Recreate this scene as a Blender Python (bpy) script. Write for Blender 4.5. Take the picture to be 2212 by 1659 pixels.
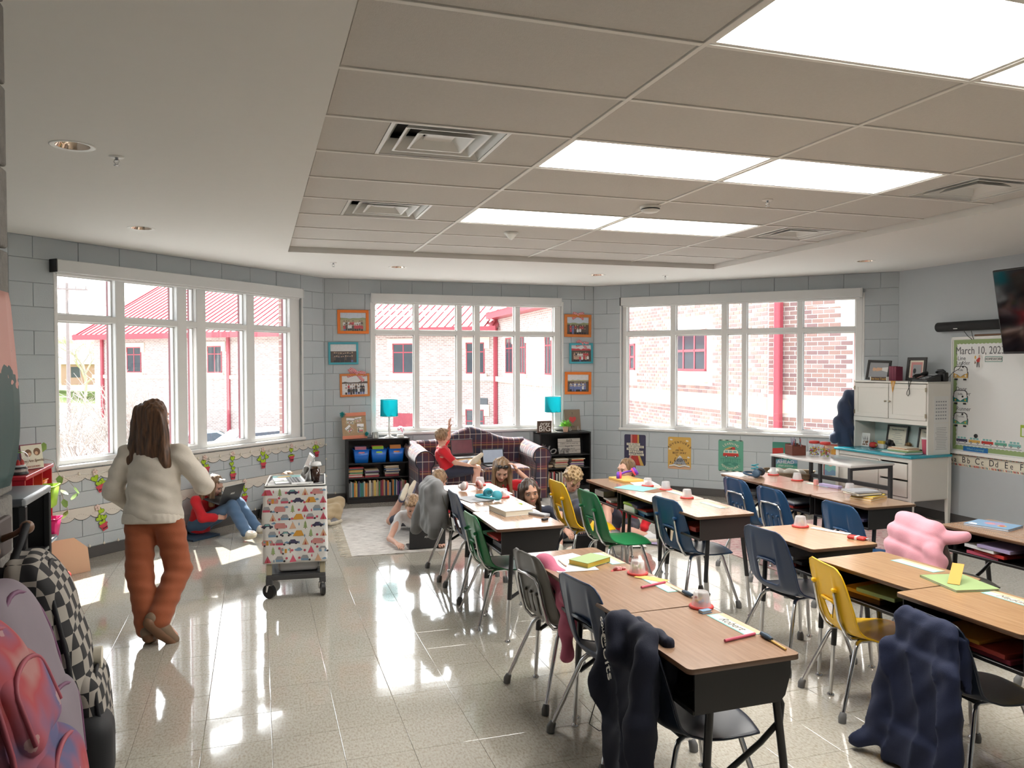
import bpy, bmesh, math, random
import numpy as np
from mathutils import Vector, Matrix, Euler
random.seed(7); RNG=np.random.default_rng(5)
R=math.radians; S2=2**-.5; PI=math.pi
sc=bpy.context.scene; COL=sc.collection
for o in list(bpy.data.objects): bpy.data.objects.remove(o)
# ------------------------------------------------------------------ camera
HC=1.745
CAM=bpy.data.cameras.new('camera'); CAMO=bpy.data.objects.new('camera',CAM); COL.objects.link(CAMO)
CAM.sensor_fit='HORIZONTAL'; CAM.sensor_width=36; CAM.lens=36*1693.8/2212; CAM.clip_start=.05; CAM.clip_end=600
_yaw,_pit,_rol=R(18.008),R(1.4672),R(-.1067)
_f=Vector((math.sin(_yaw)*math.cos(_pit),math.cos(_yaw)*math.cos(_pit),-math.sin(_pit)))
_r=Vector((math.cos(_yaw),-math.sin(_yaw),0)); _u=_r.cross(_f)
_r,_u=math.cos(_rol)*_r+math.sin(_rol)*_u,-math.sin(_rol)*_r+math.cos(_rol)*_u
CAMO.matrix_world=Matrix(((_r.x,_u.x,-_f.x,0),(_r.y,_u.y,-_f.y,0),(_r.z,_u.z,-_f.z,HC),(0,0,0,1)))
sc.camera=CAMO
# ------------------------------------------------------------------ world, sun, exposure
W=bpy.data.worlds.new('sky'); sc.world=W; W.use_nodes=True
nt=W.node_tree; nt.nodes.clear()
SUNV=Vector((.156,-1.259,-1.48)).normalized()
sk=nt.nodes.new('ShaderNodeTexSky'); sk.sky_type='NISHITA'; sk.sun_disc=False
sk.sun_elevation=math.asin(-SUNV.z); sk.sun_rotation=math.atan2(-SUNV.x,-SUNV.y)
sk.air_density=1.3; sk.dust_density=3.0; sk.ozone_density=1.0; sk.altitude=200
hs=nt.nodes.new('ShaderNodeHueSaturation'); hs.inputs['Saturation'].default_value=.35
bg=nt.nodes.new('ShaderNodeBackground'); bg.inputs['Strength'].default_value=.44
wo=nt.nodes.new('ShaderNodeOutputWorld')
nt.links.new(sk.outputs[0],hs.inputs['Color']); nt.links.new(hs.outputs[0],bg.inputs['Color']); nt.links.new(bg.outputs[0],wo.inputs['Surface'])
SL=bpy.data.lights.new('sun','SUN'); SL.energy=10; SL.angle=R(.53); SL.color=(1,.96,.9)
SO=bpy.data.objects.new('sun',SL); COL.objects.link(SO); SO.location=(0,20,20)
SO.rotation_euler=SUNV.to_track_quat('-Z','Y').to_euler()
PANEL_E=9.5
vs=sc.view_settings; sc.display_settings.display_device='sRGB'
vs.view_transform='Standard'; vs.look='None'; vs.gamma=1; vs.use_curve_mapping=False; vs.exposure=1.12
cy=sc.cycles; cy.use_denoising=True; cy.max_bounces=10; cy.diffuse_bounces=5; cy.glossy_bounces=4
cy.transmission_bounces=6; cy.transparent_max_bounces=12; cy.sample_clamp_indirect=6; cy.caustics_reflective=False; cy.caustics_refractive=False
# ------------------------------------------------------------------ materials
def lin(c): return c/12.92 if c<=.04045 else ((c+.055)/1.055)**2.4
def rgb(h):
    if isinstance(h,str): return tuple(lin(int(h[i:i+2],16)/255) for i in (0,2,4))
    return tuple(h)
MC={}
def mat(name,col,rough=.5,metal=0,var=.08,scale=12,bump=0,bscale=None,emit=0,alpha=1,spec=.5,coat=0,sheen=0,coord='Object',stretch=None,sss=0):
    if name in MC: return MC[name]
    m=bpy.data.materials.new(name); m.use_nodes=True; n=m.node_tree.nodes; l=m.node_tree.links
    b=n['Principled BSDF']; c=rgb(col)
    tc=n.new('ShaderNodeTexCoord'); mp=n.new('ShaderNodeMapping'); l.new(tc.outputs[coord],mp.inputs[0])
    if stretch: mp.inputs['Scale'].default_value=stretch
    nz=n.new('ShaderNodeTexNoise'); nz.inputs['Scale'].default_value=scale; nz.inputs['Detail'].default_value=4; l.new(mp.outputs[0],nz.inputs['Vector'])
    mx=n.new('ShaderNodeMix'); mx.data_type='RGBA'; l.new(nz.outputs[0],mx.inputs['Factor'])
    mx.inputs['A'].default_value=(*[x*(1-var) for x in c],1); mx.inputs['B'].default_value=(*[min(1,x*(1+var)) for x in c],1)
    l.new(mx.outputs['Result'],b.inputs['Base Color'])
    b.inputs['Roughness'].default_value=rough; b.inputs['Metallic'].default_value=metal; b.inputs['Specular IOR Level'].default_value=spec
    b.inputs['Coat Weight'].default_value=coat; b.inputs['Sheen Weight'].default_value=sheen; b.inputs['Alpha'].default_value=alpha
    if emit: l.new(mx.outputs['Result'],b.inputs['Emission Color']); b.inputs['Emission Strength'].default_value=emit
    if bump:
        bp=n.new('ShaderNodeBump'); bp.inputs['Strength'].default_value=bump; bp.inputs['Distance'].default_value=.01
        if bscale:
            n2=n.new('ShaderNodeTexNoise'); n2.inputs['Scale'].default_value=bscale; n2.inputs['Detail'].default_value=3; l.new(mp.outputs[0],n2.inputs['Vector']); l.new(n2.outputs[0],bp.inputs['Height'])
        else: l.new(nz.outputs[0],bp.inputs['Height'])
        l.new(bp.outputs[0],b.inputs['Normal'])
    MC[name]=m; m.diffuse_color=(*c,1); return m
def nodes(m): return m.node_tree.nodes,m.node_tree.links,m.node_tree.nodes['Principled BSDF']
def glass(name,tint=(1,1,1),rough=0.0,f=1.45,gl=1.0):
    if name in MC: return MC[name]
    m=bpy.data.materials.new(name); m.use_nodes=True; n=m.node_tree.nodes; l=m.node_tree.links; n.clear()
    t=n.new('ShaderNodeBsdfTransparent'); t.inputs[0].default_value=(*tint,1); g=n.new('ShaderNodeBsdfGlossy'); g.inputs['Roughness'].default_value=rough; g.inputs[0].default_value=(gl,gl,gl,1)
    fr=n.new('ShaderNodeFresnel'); ge=n.new('ShaderNodeNewGeometry'); io=math_node(n,l,'MULTIPLY_ADD',ge.outputs['Backfacing'],1/f-f,f); l.new(io,fr.inputs[0]); x=n.new('ShaderNodeMixShader'); o=n.new('ShaderNodeOutputMaterial')
    l.new(fr.outputs[0],x.inputs[0]); l.new(t.outputs[0],x.inputs[1]); l.new(g.outputs[0],x.inputs[2]); l.new(x.outputs[0],o.inputs[0]); MC[name]=m; return m
def math_node(n,l,op,a,b=None,c=None):
    x=n.new('ShaderNodeMath'); x.operation=op
    for i,v in enumerate((a,b,c)):
        if v is None: continue
        if isinstance(v,(int,float)): x.inputs[i].default_value=v
        else: l.new(v,x.inputs[i])
    return x.outputs[0]
def mixc(n,l,f,a,b):
    x=n.new('ShaderNodeMix'); x.data_type='RGBA'
    for k,v in (('Factor',f),('A',a),('B',b)):
        if isinstance(v,(int,float)): x.inputs[k].default_value=v
        elif isinstance(v,(tuple,str)): x.inputs[k].default_value=(*rgb(v),1)
        else: l.new(v,x.inputs[k])
    return x.outputs['Result']
# ------------------------------------------------------------------ mesh builder
class G:
    def __init__(s): s.v=[]; s.f=[]; s.m=[]; s.s=[]; s.cur=0; s.M=None; s.sm=True
    def mt(s,i): s.cur=i; return s
    def add(s,vs,fs,smooth=None):
        o=len(s.v)
        if s.M is not None: vs=[s.M@Vector(p) for p in vs]
        s.v+= [tuple(p) for p in vs]; s.f+=[tuple(i+o for i in f) for f in fs]
        s.m+=[s.cur]*len(fs); s.s+=[s.sm if smooth is None else smooth]*len(fs); return s
    def bm(s,b,smooth=None):
        b.verts.index_update(); s.add([v.co.copy() for v in b.verts],[[v.index for v in f.verts] for f in b.faces],smooth); b.free(); return s
    def box(s,c,d,b=0,rot=None,seg=1):
        x,y,z=[q/2 for q in d]
        Mx=Matrix.Translation(c)@(Euler(rot).to_matrix().to_4x4() if rot else Matrix())
        if not b:
            P=[(-x,-y,-z),(x,-y,-z),(x,y,-z),(-x,y,-z),(-x,-y,z),(x,-y,z),(x,y,z),(-x,y,z)]
            return s.add([Mx@Vector(p) for p in P],[(3,2,1,0),(4,5,6,7),(0,1,5,4),(1,2,6,5),(2,3,7,6),(3,0,4,7)],False)
        bb=bmesh.new(); bmesh.ops.create_cube(bb,size=1,matrix=Mx@Matrix.Diagonal((*d,1)))
        bmesh.ops.bevel(bb,geom=bb.edges[:],offset=min(b,min(d)*.49),segments=seg,affect='EDGES',profile=.5)
        return s.bm(bb,seg>1)
    def bx(s,x0,x1,y0,y1,z0,z1,b=0,seg=1): return s.box(((x0+x1)/2,(y0+y1)/2,(z0+z1)/2),(abs(x1-x0),abs(y1-y0),abs(z1-z0)),b,None,seg)
    def cyl(s,p0,p1,r0,r1=None,n=12,cap=True): return s.tube([p0,p1],[r0,r0 if r1 is None else r1],n,cap)
    def tube(s,P,r,n=8,cap=True,closed=False):
        P=[Vector(p) for p in P]; k=len(P); rr=r if isinstance(r,(list,tuple)) else [r]*k
        T=[]
        for i in range(k):
            if closed: t=P[(i+1)%k]-P[i-1]
            else: t=P[min(i+1,k-1)]-P[max(i-1,0)]
            T.append(t.normalized() if t.length>1e-9 else Vector((0,0,1)))
        a=T[0].orthogonal().normalized(); vs=[]
        for i in range(k):
            a=(a-T[i]*a.dot(T[i])); a=a.normalized() if a.length>1e-6 else T[i].orthogonal().normalized(); b=T[i].cross(a)
            for j in range(n):
                w=2*PI*j/n; vs.append(P[i]+(a*math.cos(w)+b*math.sin(w))*rr[i])
        fs=[]
        for i in range(k if closed else k-1):
            i2=(i+1)%k
            for j in range(n): j2=(j+1)%n; fs.append((i*n+j,i*n+j2,i2*n+j2,i2*n+j))
        s.add(vs,fs)
        if cap and not closed: s.add(vs[:n],[tuple(range(n-1,-1,-1))],False); s.add(vs[-n:],[tuple(range(n))],False)
        return s
    def lathe(s,prof,n=16,c=(0,0,0),cap=True):
        vs=[(c[0]+r*math.cos(2*PI*j/n),c[1]+r*math.sin(2*PI*j/n),c[2]+z) for r,z in prof for j in range(n)]
        fs=[(i*n+j,i*n+(j+1)%n,(i+1)*n+(j+1)%n,(i+1)*n+j) for i in range(len(prof)-1) for j in range(n)]
        s.add(vs,fs)
        if cap:
            if prof[0][0]>1e-4: s.add(vs[:n],[tuple(range(n-1,-1,-1))],False)
            if prof[-1][0]>1e-4: s.add(vs[-n:],[tuple(range(n))],False)
        return s
    def ell(s,c,r,n=12,m=8,rot=None):
        r=(r,r,r) if isinstance(r,(int,float)) else r; Mx=Euler(rot).to_matrix() if rot else Matrix.Identity(3)
        vs=[];fs=[]
        for i in range(m+1):
            t=PI*i/m
            for j in range(n):
                w=2*PI*j/n; vs.append(Vector(c)+Mx@Vector((r[0]*math.sin(t)*math.cos(w),r[1]*math.sin(t)*math.sin(w),-r[2]*math.cos(t))))
        for i in range(m):
            for j in range(n): fs.append((i*n+j,i*n+(j+1)%n,(i+1)*n+(j+1)%n,(i+1)*n+j))
        return s.add(vs,fs)
    def poly(s,P,t=0,axis='y',o=0):
        """flat polygon P=[(a,b)]; axis y: a->x b->z, front at y=o (towards -y), thickness t behind; axis z: a->x b->y top at z=o+t"""
        n=len(P); ar=sum(P[i][0]*P[(i+1)%n][1]-P[(i+1)%n][0]*P[i][1] for i in range(n))
        if ar<0: P=P[::-1]
        if axis=='y':
            A=[(a,o,b) for a,b in P]; B=[(a,o+t,b) for a,b in P]
        else:
            A=[(a,b,o+t) for a,b in P]; B=[(a,b,o) for a,b in P]
        if not t: return s.add(A,[tuple(range(n))],False)
        return s.add(A+B,[tuple(range(n)),tuple(range(2*n-1,n-1,-1))]+[(i,n+i,n+(i+1)%n,(i+1)%n) for i in range(n)],False)
    def grid(s,fn,nu,nv,closed_u=False,hole=None):
        vs=[fn(i/(nu if closed_u else nu-1),j/(nv-1)) for i in range(nu) for j in range(nv)]
        fs=[]
        for i in range(nu if closed_u else nu-1):
            for j in range(nv-1):
                if hole and hole(i,j): continue
                i2=(i+1)%nu; fs.append((i*nv+j,i2*nv+j,i2*nv+j+1,i*nv+j+1))
        return s.add(vs,fs)
    def sheet(s,fn,nu,nv,th,hole=None):
        """closed sheet of thickness th, with optional skipped cells"""
        P=[[Vector(fn(i/(nu-1),j/(nv-1))) for j in range(nv)] for i in range(nu)]
        N=[[None]*nv for _ in range(nu)]
        for i in range(nu):
            for j in range(nv):
                a=P[min(i+1,nu-1)][j]-P[max(i-1,0)][j]; b=P[i][min(j+1,nv-1)]-P[i][max(j-1,0)]; c=a.cross(b); N[i][j]=c.normalized() if c.length>1e-12 else Vector((0,0,1))
        vs=[P[i][j]+N[i][j]*th/2 for i in range(nu) for j in range(nv)]+[P[i][j]-N[i][j]*th/2 for i in range(nu) for j in range(nv)]
        o=nu*nv; I=lambda i,j:i*nv+j
        keep=lambda i,j: 0<=i<nu-1 and 0<=j<nv-1 and not (hole and hole(i,j))
        fs=[];ed=[]
        for i in range(nu-1):
            for j in range(nv-1):
                if not keep(i,j): continue
                a,b,c,d=I(i,j),I(i+1,j),I(i+1,j+1),I(i,j+1); fs.append((a,b,c,d)); fs.append((o+d,o+c,o+b,o+a))
                for (p,q,ii,jj) in ((a,b,i,j-1),(b,c,i+1,j),(c,d,i,j+1),(d,a,i-1,j)):
                    if not keep(ii,jj): ed.append((q,p,o+p,o+q))
        return s.add(vs,fs+ed)
    def mesh(s,name,mats):
        me=bpy.data.meshes.new(name); me.from_pydata(s.v,[],s.f); me.update()
        for m in (mats if isinstance(mats,(list,tuple)) else [mats]): me.materials.append(m)
        me.polygons.foreach_set('material_index',s.m); me.polygons.foreach_set('use_smooth',s.s); me.update(); return me
    def build(s,name,mats,par=None,label=None,loc=(0,0,0),rot=(0,0,0),kind=None):
        return ob(name,s.mesh(name,mats),par,label,loc,rot,kind)
def ob(name,me,par=None,label=None,loc=(0,0,0),rot=(0,0,0),kind=None):
    o=bpy.data.objects.new(name,me); COL.objects.link(o); o.location=loc; o.rotation_euler=rot
    if par: o.parent=par
    if label: o['label']=label
    if kind: o['kind']=kind
    return o
def thing(name,label,cat,loc=(0,0,0),rz=0,group=None,rot=None):
    o=bpy.data.objects.new(name,None); COL.objects.link(o); o.location=loc; o.rotation_euler=rot or (0,0,rz); o.empty_display_size=.1
    return tag(o,label,cat,group)
def tag(o,label,cat,group=None):
    o['label']=label; o['category']=cat
    if group: o['group']=group
    return o
def tree(o,par):
    c=o.copy(); COL.objects.link(c); c.parent=par
    for ch in o.children: tree(ch,c)
    return c
def dup(root,loc,rz=0,label=None,group=None,rot=None):
    r=root.copy(); COL.objects.link(r); r.location=loc; r.rotation_euler=rot or (0,0,rz)
    if label: r['label']=label
    if group: r['group']=group
    for ch in root.children: tree(ch,r)
    return r
def text(s,size,par,mt,loc,rot=(R(90),0,0),align='CENTER',ext=.0006,name='lettering',shear=0,sx=1,off=0):
    c=bpy.data.curves.new(name,'FONT'); c.body=s; c.size=size; c.align_x=align; c.align_y='CENTER'; c.extrude=ext; c.shear=shear; c.resolution_u=3; c.offset=off
    c.materials.append(mt); f=bpy.data.objects.new(name,c); me=bpy.data.meshes.new_from_object(f); bpy.data.objects.remove(f); bpy.data.curves.remove(c)
    if not me.materials: me.materials.append(mt)
    o=bpy.data.objects.new(name,me); COL.objects.link(o); o.location=loc; o.rotation_euler=rot; o.scale=(sx,1,1)
    if par: o.parent=par
    return o
def arc_text(s,size,par,mt,c,rad,a0,a1,y,name='lettering',flip=False):
    n=len(s)
    for i,ch in enumerate(s):
        if ch==' ': continue
        a=R(a0+(a1-a0)*i/(n-1)); text(ch,size,par,mt,(c[0]+rad*math.cos(a),y,c[1]+rad*math.sin(a)),(R(90),-(a-PI/2 if not flip else a+PI/2),0),name=name)
# ------------------------------------------------------------------ signed-distance mesher for cloth, bodies, soft things
def smin(a,b,k):
    if k<=0: return np.minimum(a,b)
    h=np.clip(.5+.5*(b-a)/k,0,1); return b*(1-h)+a*h-k*h*(1-h)
def sdf(prims,h,k=.02,disp=None,smooth=2,cut=None):
    lo=np.full(3,1e9); hi=-lo; bb=[]
    for p in prims:
        t=p[0].strip('-')
        if t=='c': a,b=np.array(p[1],float),np.array(p[2],float); r=max(p[3],p[4]); l,u=np.minimum(a,b)-r,np.maximum(a,b)+r
        elif t=='e': c=np.array(p[1],float); r=max(p[2]); l,u=c-r,c+r
        else: c=np.array(p[1],float); r=np.linalg.norm(p[2])+.001; l,u=c-r,c+r
        bb.append((l,u))
        if p[0][0]!='-': lo=np.minimum(lo,l); hi=np.maximum(hi,u)
    lo-=3*h+.01; hi+=3*h+.01; n=np.ceil((hi-lo)/h).astype(int)+1
    F=np.full(n,.5,np.float32); ax=[(lo[i]+h*np.arange(n[i])).astype(np.float32) for i in range(3)]
    for p,(l,u) in zip(prims,bb):
        t=p[0].strip('-'); kk=p[-1] if isinstance(p[-1],float) and len(p)=={'c':6,'e':5,'b':6}[t] else k
        mg=max(kk,0)+3*h; i0=np.maximum(0,np.floor((l-mg-lo)/h)).astype(int); i1=np.minimum(n,np.ceil((u+mg-lo)/h).astype(int)+1)
        if np.any(i1<=i0): continue
        sl=tuple(slice(i0[q],i1[q]) for q in range(3)); X=ax[0][sl[0]][:,None,None]; Y=ax[1][sl[1]][None,:,None]; Z=ax[2][sl[2]][None,None,:]
        if t=='c':
            a,b=np.array(p[1],float),np.array(p[2],float); d=b-a; L=max(d@d,1e-9)
            tt=np.clip(((X-a[0])*d[0]+(Y-a[1])*d[1]+(Z-a[2])*d[2])/L,0,1)
            D=np.sqrt((X-a[0]-tt*d[0])**2+(Y-a[1]-tt*d[1])**2+(Z-a[2]-tt*d[2])**2)-(p[3]+(p[4]-p[3])*tt)
        else:
            c=p[1]; P0,P1,P2=X-c[0],Y-c[1],Z-c[2]; rt=p[3] if len(p)>3 else None
            if rt is not None:
                m=np.array(Euler(rt).to_matrix()).T; Q=[m[i,0]*P0+m[i,1]*P1+m[i,2]*P2 for i in range(3)]
            else: Q=[P0+0*P1+0*P2,0*P0+P1+0*P2,0*P0+0*P1+P2]
            if t=='e':
                r=p[2]; k0=np.sqrt(sum((Q[i]/r[i])**2 for i in range(3))); k1=np.sqrt(sum((Q[i]/r[i]**2)**2 for i in range(3)))+1e-9; D=k0*(k0-1)/k1
            else:
                rd=p[4] if len(p)>4 else .01; q=[np.abs(Q[i])-(p[2][i]-rd) for i in range(3)]
                D=np.sqrt(sum(np.maximum(x,0)**2 for x in q))+np.minimum(np.maximum(q[0],np.maximum(q[1],q[2])),0)-rd
        if p[0][0]=='-': F[sl]=-smin(-F[sl],D,kk)
        else: F[sl]=smin(F[sl],D,kk)
    if disp is not None: F=F+disp(ax[0][:,None,None],ax[1][None,:,None],ax[2][None,None,:]).astype(np.float32)
    if cut is not None:
        for (pt,nn) in cut:
            F=np.maximum(F,((ax[0][:,None,None]-pt[0])*nn[0]+(ax[1][None,:,None]-pt[1])*nn[1]+(ax[2][None,None,:]-pt[2])*nn[2]).astype(np.float32))
    V,Q=surfnet(F,lo,h)
    for _ in range(smooth): V=relax(V,Q)
    return V,Q
def surfnet(F,lo,h):
    Sg=F<0; nx,ny,nz=F.shape
    cnt=np.zeros((nx-1,ny-1,nz-1),np.int8); acc=np.zeros((nx-1,ny-1,nz-1,3),np.float32)
    cr=lambda a,o:a[o[0]:nx-1+o[0],o[1]:ny-1+o[1],o[2]:nz-1+o[2]]
    E=[]
    for axn in range(3):
        o1,o2=[i for i in range(3) if i!=axn]
        for a in (0,1):
            for b in (0,1):
                s=[0,0,0]; s[o1]=a; s[o2]=b; e=list(s); e[axn]=1
                f0,f1=cr(F,s),cr(F,e); cx=(f0<0)!=(f1<0)
                idx=np.nonzero(cx); t=f0[idx]/(f0[idx]-f1[idx]); cnt[idx]+=1
                for q in range(3): acc[idx+(np.full(len(idx[0]),q),)]+= (t if q==axn else s[q])
    act=cnt>0; ids=np.full(act.shape,-1,np.int64); ii=np.nonzero(act); ids[ii]=np.arange(len(ii[0]))
    V=(np.stack(ii,1)+acc[ii]/cnt[ii][:,None])*h+lo
    quads=[]
    for axn in range(3):
        o1,o2=(axn+1)%3,(axn+2)%3
        s0=[slice(1,-1)]*3; s0[axn]=slice(0,-1); s1=[slice(1,-1)]*3; s1[axn]=slice(1,None)
        a,b=Sg[tuple(s0)],Sg[tuple(s1)]; w=np.nonzero(a!=b)
        base=[w[q]+(1 if q!=axn else 0) for q in range(3)]
        def cid(d1,d2):
            t=list(base); t[o1]=t[o1]-d1; t[o2]=t[o2]-d2; return ids[t[0],t[1],t[2]]
        q=np.stack([cid(1,1),cid(0,1),cid(0,0),cid(1,0)],1); fl=~a[w]; q[fl]=q[fl][:,::-1]; quads.append(q)
    return V,np.concatenate(quads)
def relax(V,Q):
    n=np.zeros((len(V),1)); s=np.zeros_like(V)
    for a in range(4):
        i,j=Q[:,a],Q[:,(a+1)%4]; np.add.at(s,i,V[j]); np.add.at(n,i,1); np.add.at(s,j,V[i]); np.add.at(n,j,1)
    return V*.5+.5*s/np.maximum(n,1)
def sob(name,prims,h,mats,par=None,label=None,k=.02,disp=None,mfn=None,loc=(0,0,0),rot=(0,0,0),smooth=2,cut=None,vfn=None):
    V,Q=sdf(prims,h,k,disp,smooth,cut)
    if vfn: V=vfn(V)
    me=bpy.data.meshes.new(name); me.vertices.add(len(V)); me.vertices.foreach_set('co',V.astype(np.float32).ravel())
    me.loops.add(4*len(Q)); me.loops.foreach_set('vertex_index',Q.astype(np.int32).ravel()); me.polygons.add(len(Q)); me.polygons.foreach_set('loop_start',np.arange(0,4*len(Q),4,dtype=np.int32))
    me.update(calc_edges=True); me.validate()
    for m in (mats if isinstance(mats,(list,tuple)) else [mats]): me.materials.append(m)
    me.polygons.foreach_set('use_smooth',np.ones(len(me.polygons),bool))
    if mfn is not None and len(me.polygons)==len(Q): me.polygons.foreach_set('material_index',mfn(V[Q].mean(1)).astype(np.int32))
    me.update(); return ob(name,me,par,label,loc,rot)
# wall frames: x to the right, y outward, z up
WF={1:((-6.600*S2,6.600*S2),R(45)),2:((0,10.149),0),3:((10.361*S2,10.361*S2),R(-45)),4:((7.229,0),R(-90)),5:((-1.93,0),R(90))}
def wp(i,x,y,z):
    (ox,oy),a=WF[i]; return (ox+x*math.cos(a)-y*math.sin(a),oy+x*math.sin(a)+y*math.cos(a),z)
def wthing(i,name,label,cat,x,y,z,group=None,tilt=0): return thing(name,label,cat,wp(i,x,y,z),0,group,rot=(0,tilt,WF[i][1]))
# ================================================================== ROOM
M_wall=mat('painted_block',(.47,.515,.545),.55,var=.03,scale=3,bump=.15,bscale=90)
M_ceil=mat('ceiling_paint',(.77,.76,.735),.8,var=.015)
M_tile=mat('ceiling_tile_board',(.60,.575,.545),.9,var=.05,scale=60,bump=.25,bscale=220)
M_bar=mat('grid_white_metal',(.78,.76,.72),.5)
M_base=mat('rubber_base',(.085,.08,.078),.5)
M_frame=mat('window_white_aluminium',(.74,.74,.73),.4,var=.02)
M_maroon=mat('maroon_metal',(.20,.035,.05),.4)
M_pane=glass('window_glass',(.97,.985,.98))
M_white=mat('white_paint',(.8,.79,.76),.45,var=.03)
M_black=mat('black_plastic',(.012,.012,.013),.4)
M_chrome=mat('chrome',(.62,.62,.63),.18,metal=1,var=.03)
M_concrete=mat('raw_block_concrete',(.20,.19,.175),.9,var=.25,scale=25,bump=.8,bscale=60)
def struct(o): o['kind']='structure'; return o
ZC=2.829
# floor: slab and vinyl tiles
fm=mat('vinyl_tile',(.56,.52,.44),.10,var=0)
n,l,b=nodes(fm)
tc=n.new('ShaderNodeTexCoord'); nz=n.new('ShaderNodeTexNoise'); nz.inputs['Scale'].default_value=105; nz.inputs['Detail'].default_value=3; nz.inputs['Roughness'].default_value=.6
ge=n.new('ShaderNodeNewGeometry'); mp=n.new('ShaderNodeMapping'); mp.inputs['Scale'].default_value=(1,.45,1); l.new(ge.outputs['Position'],mp.inputs[0]); l.new(mp.outputs[0],nz.inputs['Vector'])
rp=n.new('ShaderNodeValToRGB'); rp.color_ramp.elements[0].position=.36; rp.color_ramp.elements[0].color=(.36,.325,.265,1); rp.color_ramp.elements[1].position=.50; rp.color_ramp.elements[1].color=(.45,.42,.36,1)
e=rp.color_ramp.elements.new(.66); e.color=(.50,.47,.415,1); l.new(nz.outputs[0],rp.inputs[0]); l.new(rp.outputs[0],b.inputs['Base Color'])
n2=n.new('ShaderNodeTexNoise'); n2.inputs['Scale'].default_value=4.5; n2.inputs['Detail'].default_value=2; l.new(ge.outputs['Position'],n2.inputs['Vector'])
bp=n.new('ShaderNodeBump'); bp.inputs['Strength'].default_value=.055; bp.inputs['Distance'].default_value=.02; l.new(n2.outputs[0],bp.inputs['Height']); l.new(bp.outputs[0],b.inputs['Normal'])
l.new(math_node(n,l,'MULTIPLY_ADD',n2.outputs[0],.10,.035),b.inputs['Roughness']); b.inputs['Coat Weight'].default_value=.6; b.inputs['Coat Roughness'].default_value=.03; b.inputs['Specular IOR Level'].default_value=.6
M_gap=mat('tile_joint',(.26,.23,.18),.6)
OUT=[(-1.93,-2),(7.229,-2),(7.229,7.424),(4.504,10.149),(.815,10.149),(-1.93,7.40)]
g=G(); g.poly(OUT,.1,'z',-.106); floor=struct(g.build('floor',M_gap))
T=.3048; cells=[]
fr=(_r,_u,_f); C0=Vector((0,0,HC))
def pix(p):
    v=Vector(p)-C0; z=v.dot(_f); return (1106+1693.8*v.dot(_r)/z,829.5-1693.8*v.dot(_u)/z,z)
def inroom(x,y,m=0): return -1.93+m<x<7.229-m and -2+m<y<10.149-m and (-x+y)*S2<6.6-m and (x+y)*S2<10.361-m
for i in range(-8,26):
    for j in range(-8,35):
        x0,y0=i*T+.05,j*T+.12
        P=[(x0,y0),(x0+T,y0),(x0+T,y0+T),(x0,y0+T)]
        if any(inroom(*q) for q in P): cells.append((x0,y0,P))
def clip(P,a,b,c):
    o=[]
    for i in range(len(P)):
        p,q=P[i],P[(i+1)%len(P)]; dp,dq=a*p[0]+b*p[1]-c,a*q[0]+b*q[1]-c
        if dp<=0: o.append(p)
        if dp*dq<0: t=dp/(dp-dq); o.append((p[0]+t*(q[0]-p[0]),p[1]+t*(q[1]-p[1])))
    return o
def tilepoly(g,P,z1=0,th=.006,c=.0016):
    n=len(P); cx=sum(p[0] for p in P)/n; cy_=sum(p[1] for p in P)/n
    ins=lambda d:[(p[0]+(cx-p[0])*d/max(.01,math.hypot(cx-p[0],cy_-p[1]))*1.3,p[1]+(cy_-p[1])*d/max(.01,math.hypot(cx-p[0],cy_-p[1]))*1.3) for p in P]
    a,b,c_=ins(.0008),ins(.0008),ins(.0008+c)
    vs=[(*p,z1-th) for p in a]+[(*p,z1-.0007) for p in b]+[(*p,z1) for p in c_]
    fs=[(2*n+i if 0 else 2*n+i for i in range(n))]
    fs=[tuple(2*n+i for i in range(n))]+[(k*n+i,k*n+(i+1)%n,(k+1)*n+(i+1)%n,(k+1)*n+i) for k in range(2) for i in range(n)]
    g.add(vs,fs,False)
vis=[];rest=G(); full=None
for x0,y0,P in cells:
    c=(x0+T/2,y0+T/2,0); px=pix(c)
    isfull=all(inroom(*q,m=.005) for q in P)
    if px[2]>.5 and -80<px[0]<2290 and px[1]<1740 and isfull: vis.append((px[2],x0,y0))
    else:
        Q=P
        for pl in ((-S2,S2,6.6),(S2,S2,10.361),(0,1,10.149),(1,0,7.229),(-1,0,1.93),(0,-1,2)): Q=clip(Q,*pl)
        if len(Q)>2: tilepoly(rest,Q)
vis.sort()
g=G(); tilepoly(g,[(0,0),(T,0),(T,T),(0,T)]); tm=g.mesh('tile',fm)
for k,(d,x0,y0) in enumerate(vis):
    if k<300:
        o=ob('tile',tm,floor,loc=(x0,y0,0)); o.rotation_euler=(random.gauss(0,.0005),random.gauss(0,.0005),0)
    else: tilepoly(rest,[(x0,y0),(x0+T,y0),(x0+T,y0+T),(x0,y0+T)])
o=rest.build('tiles',fm,floor,kind='stuff')
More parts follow.
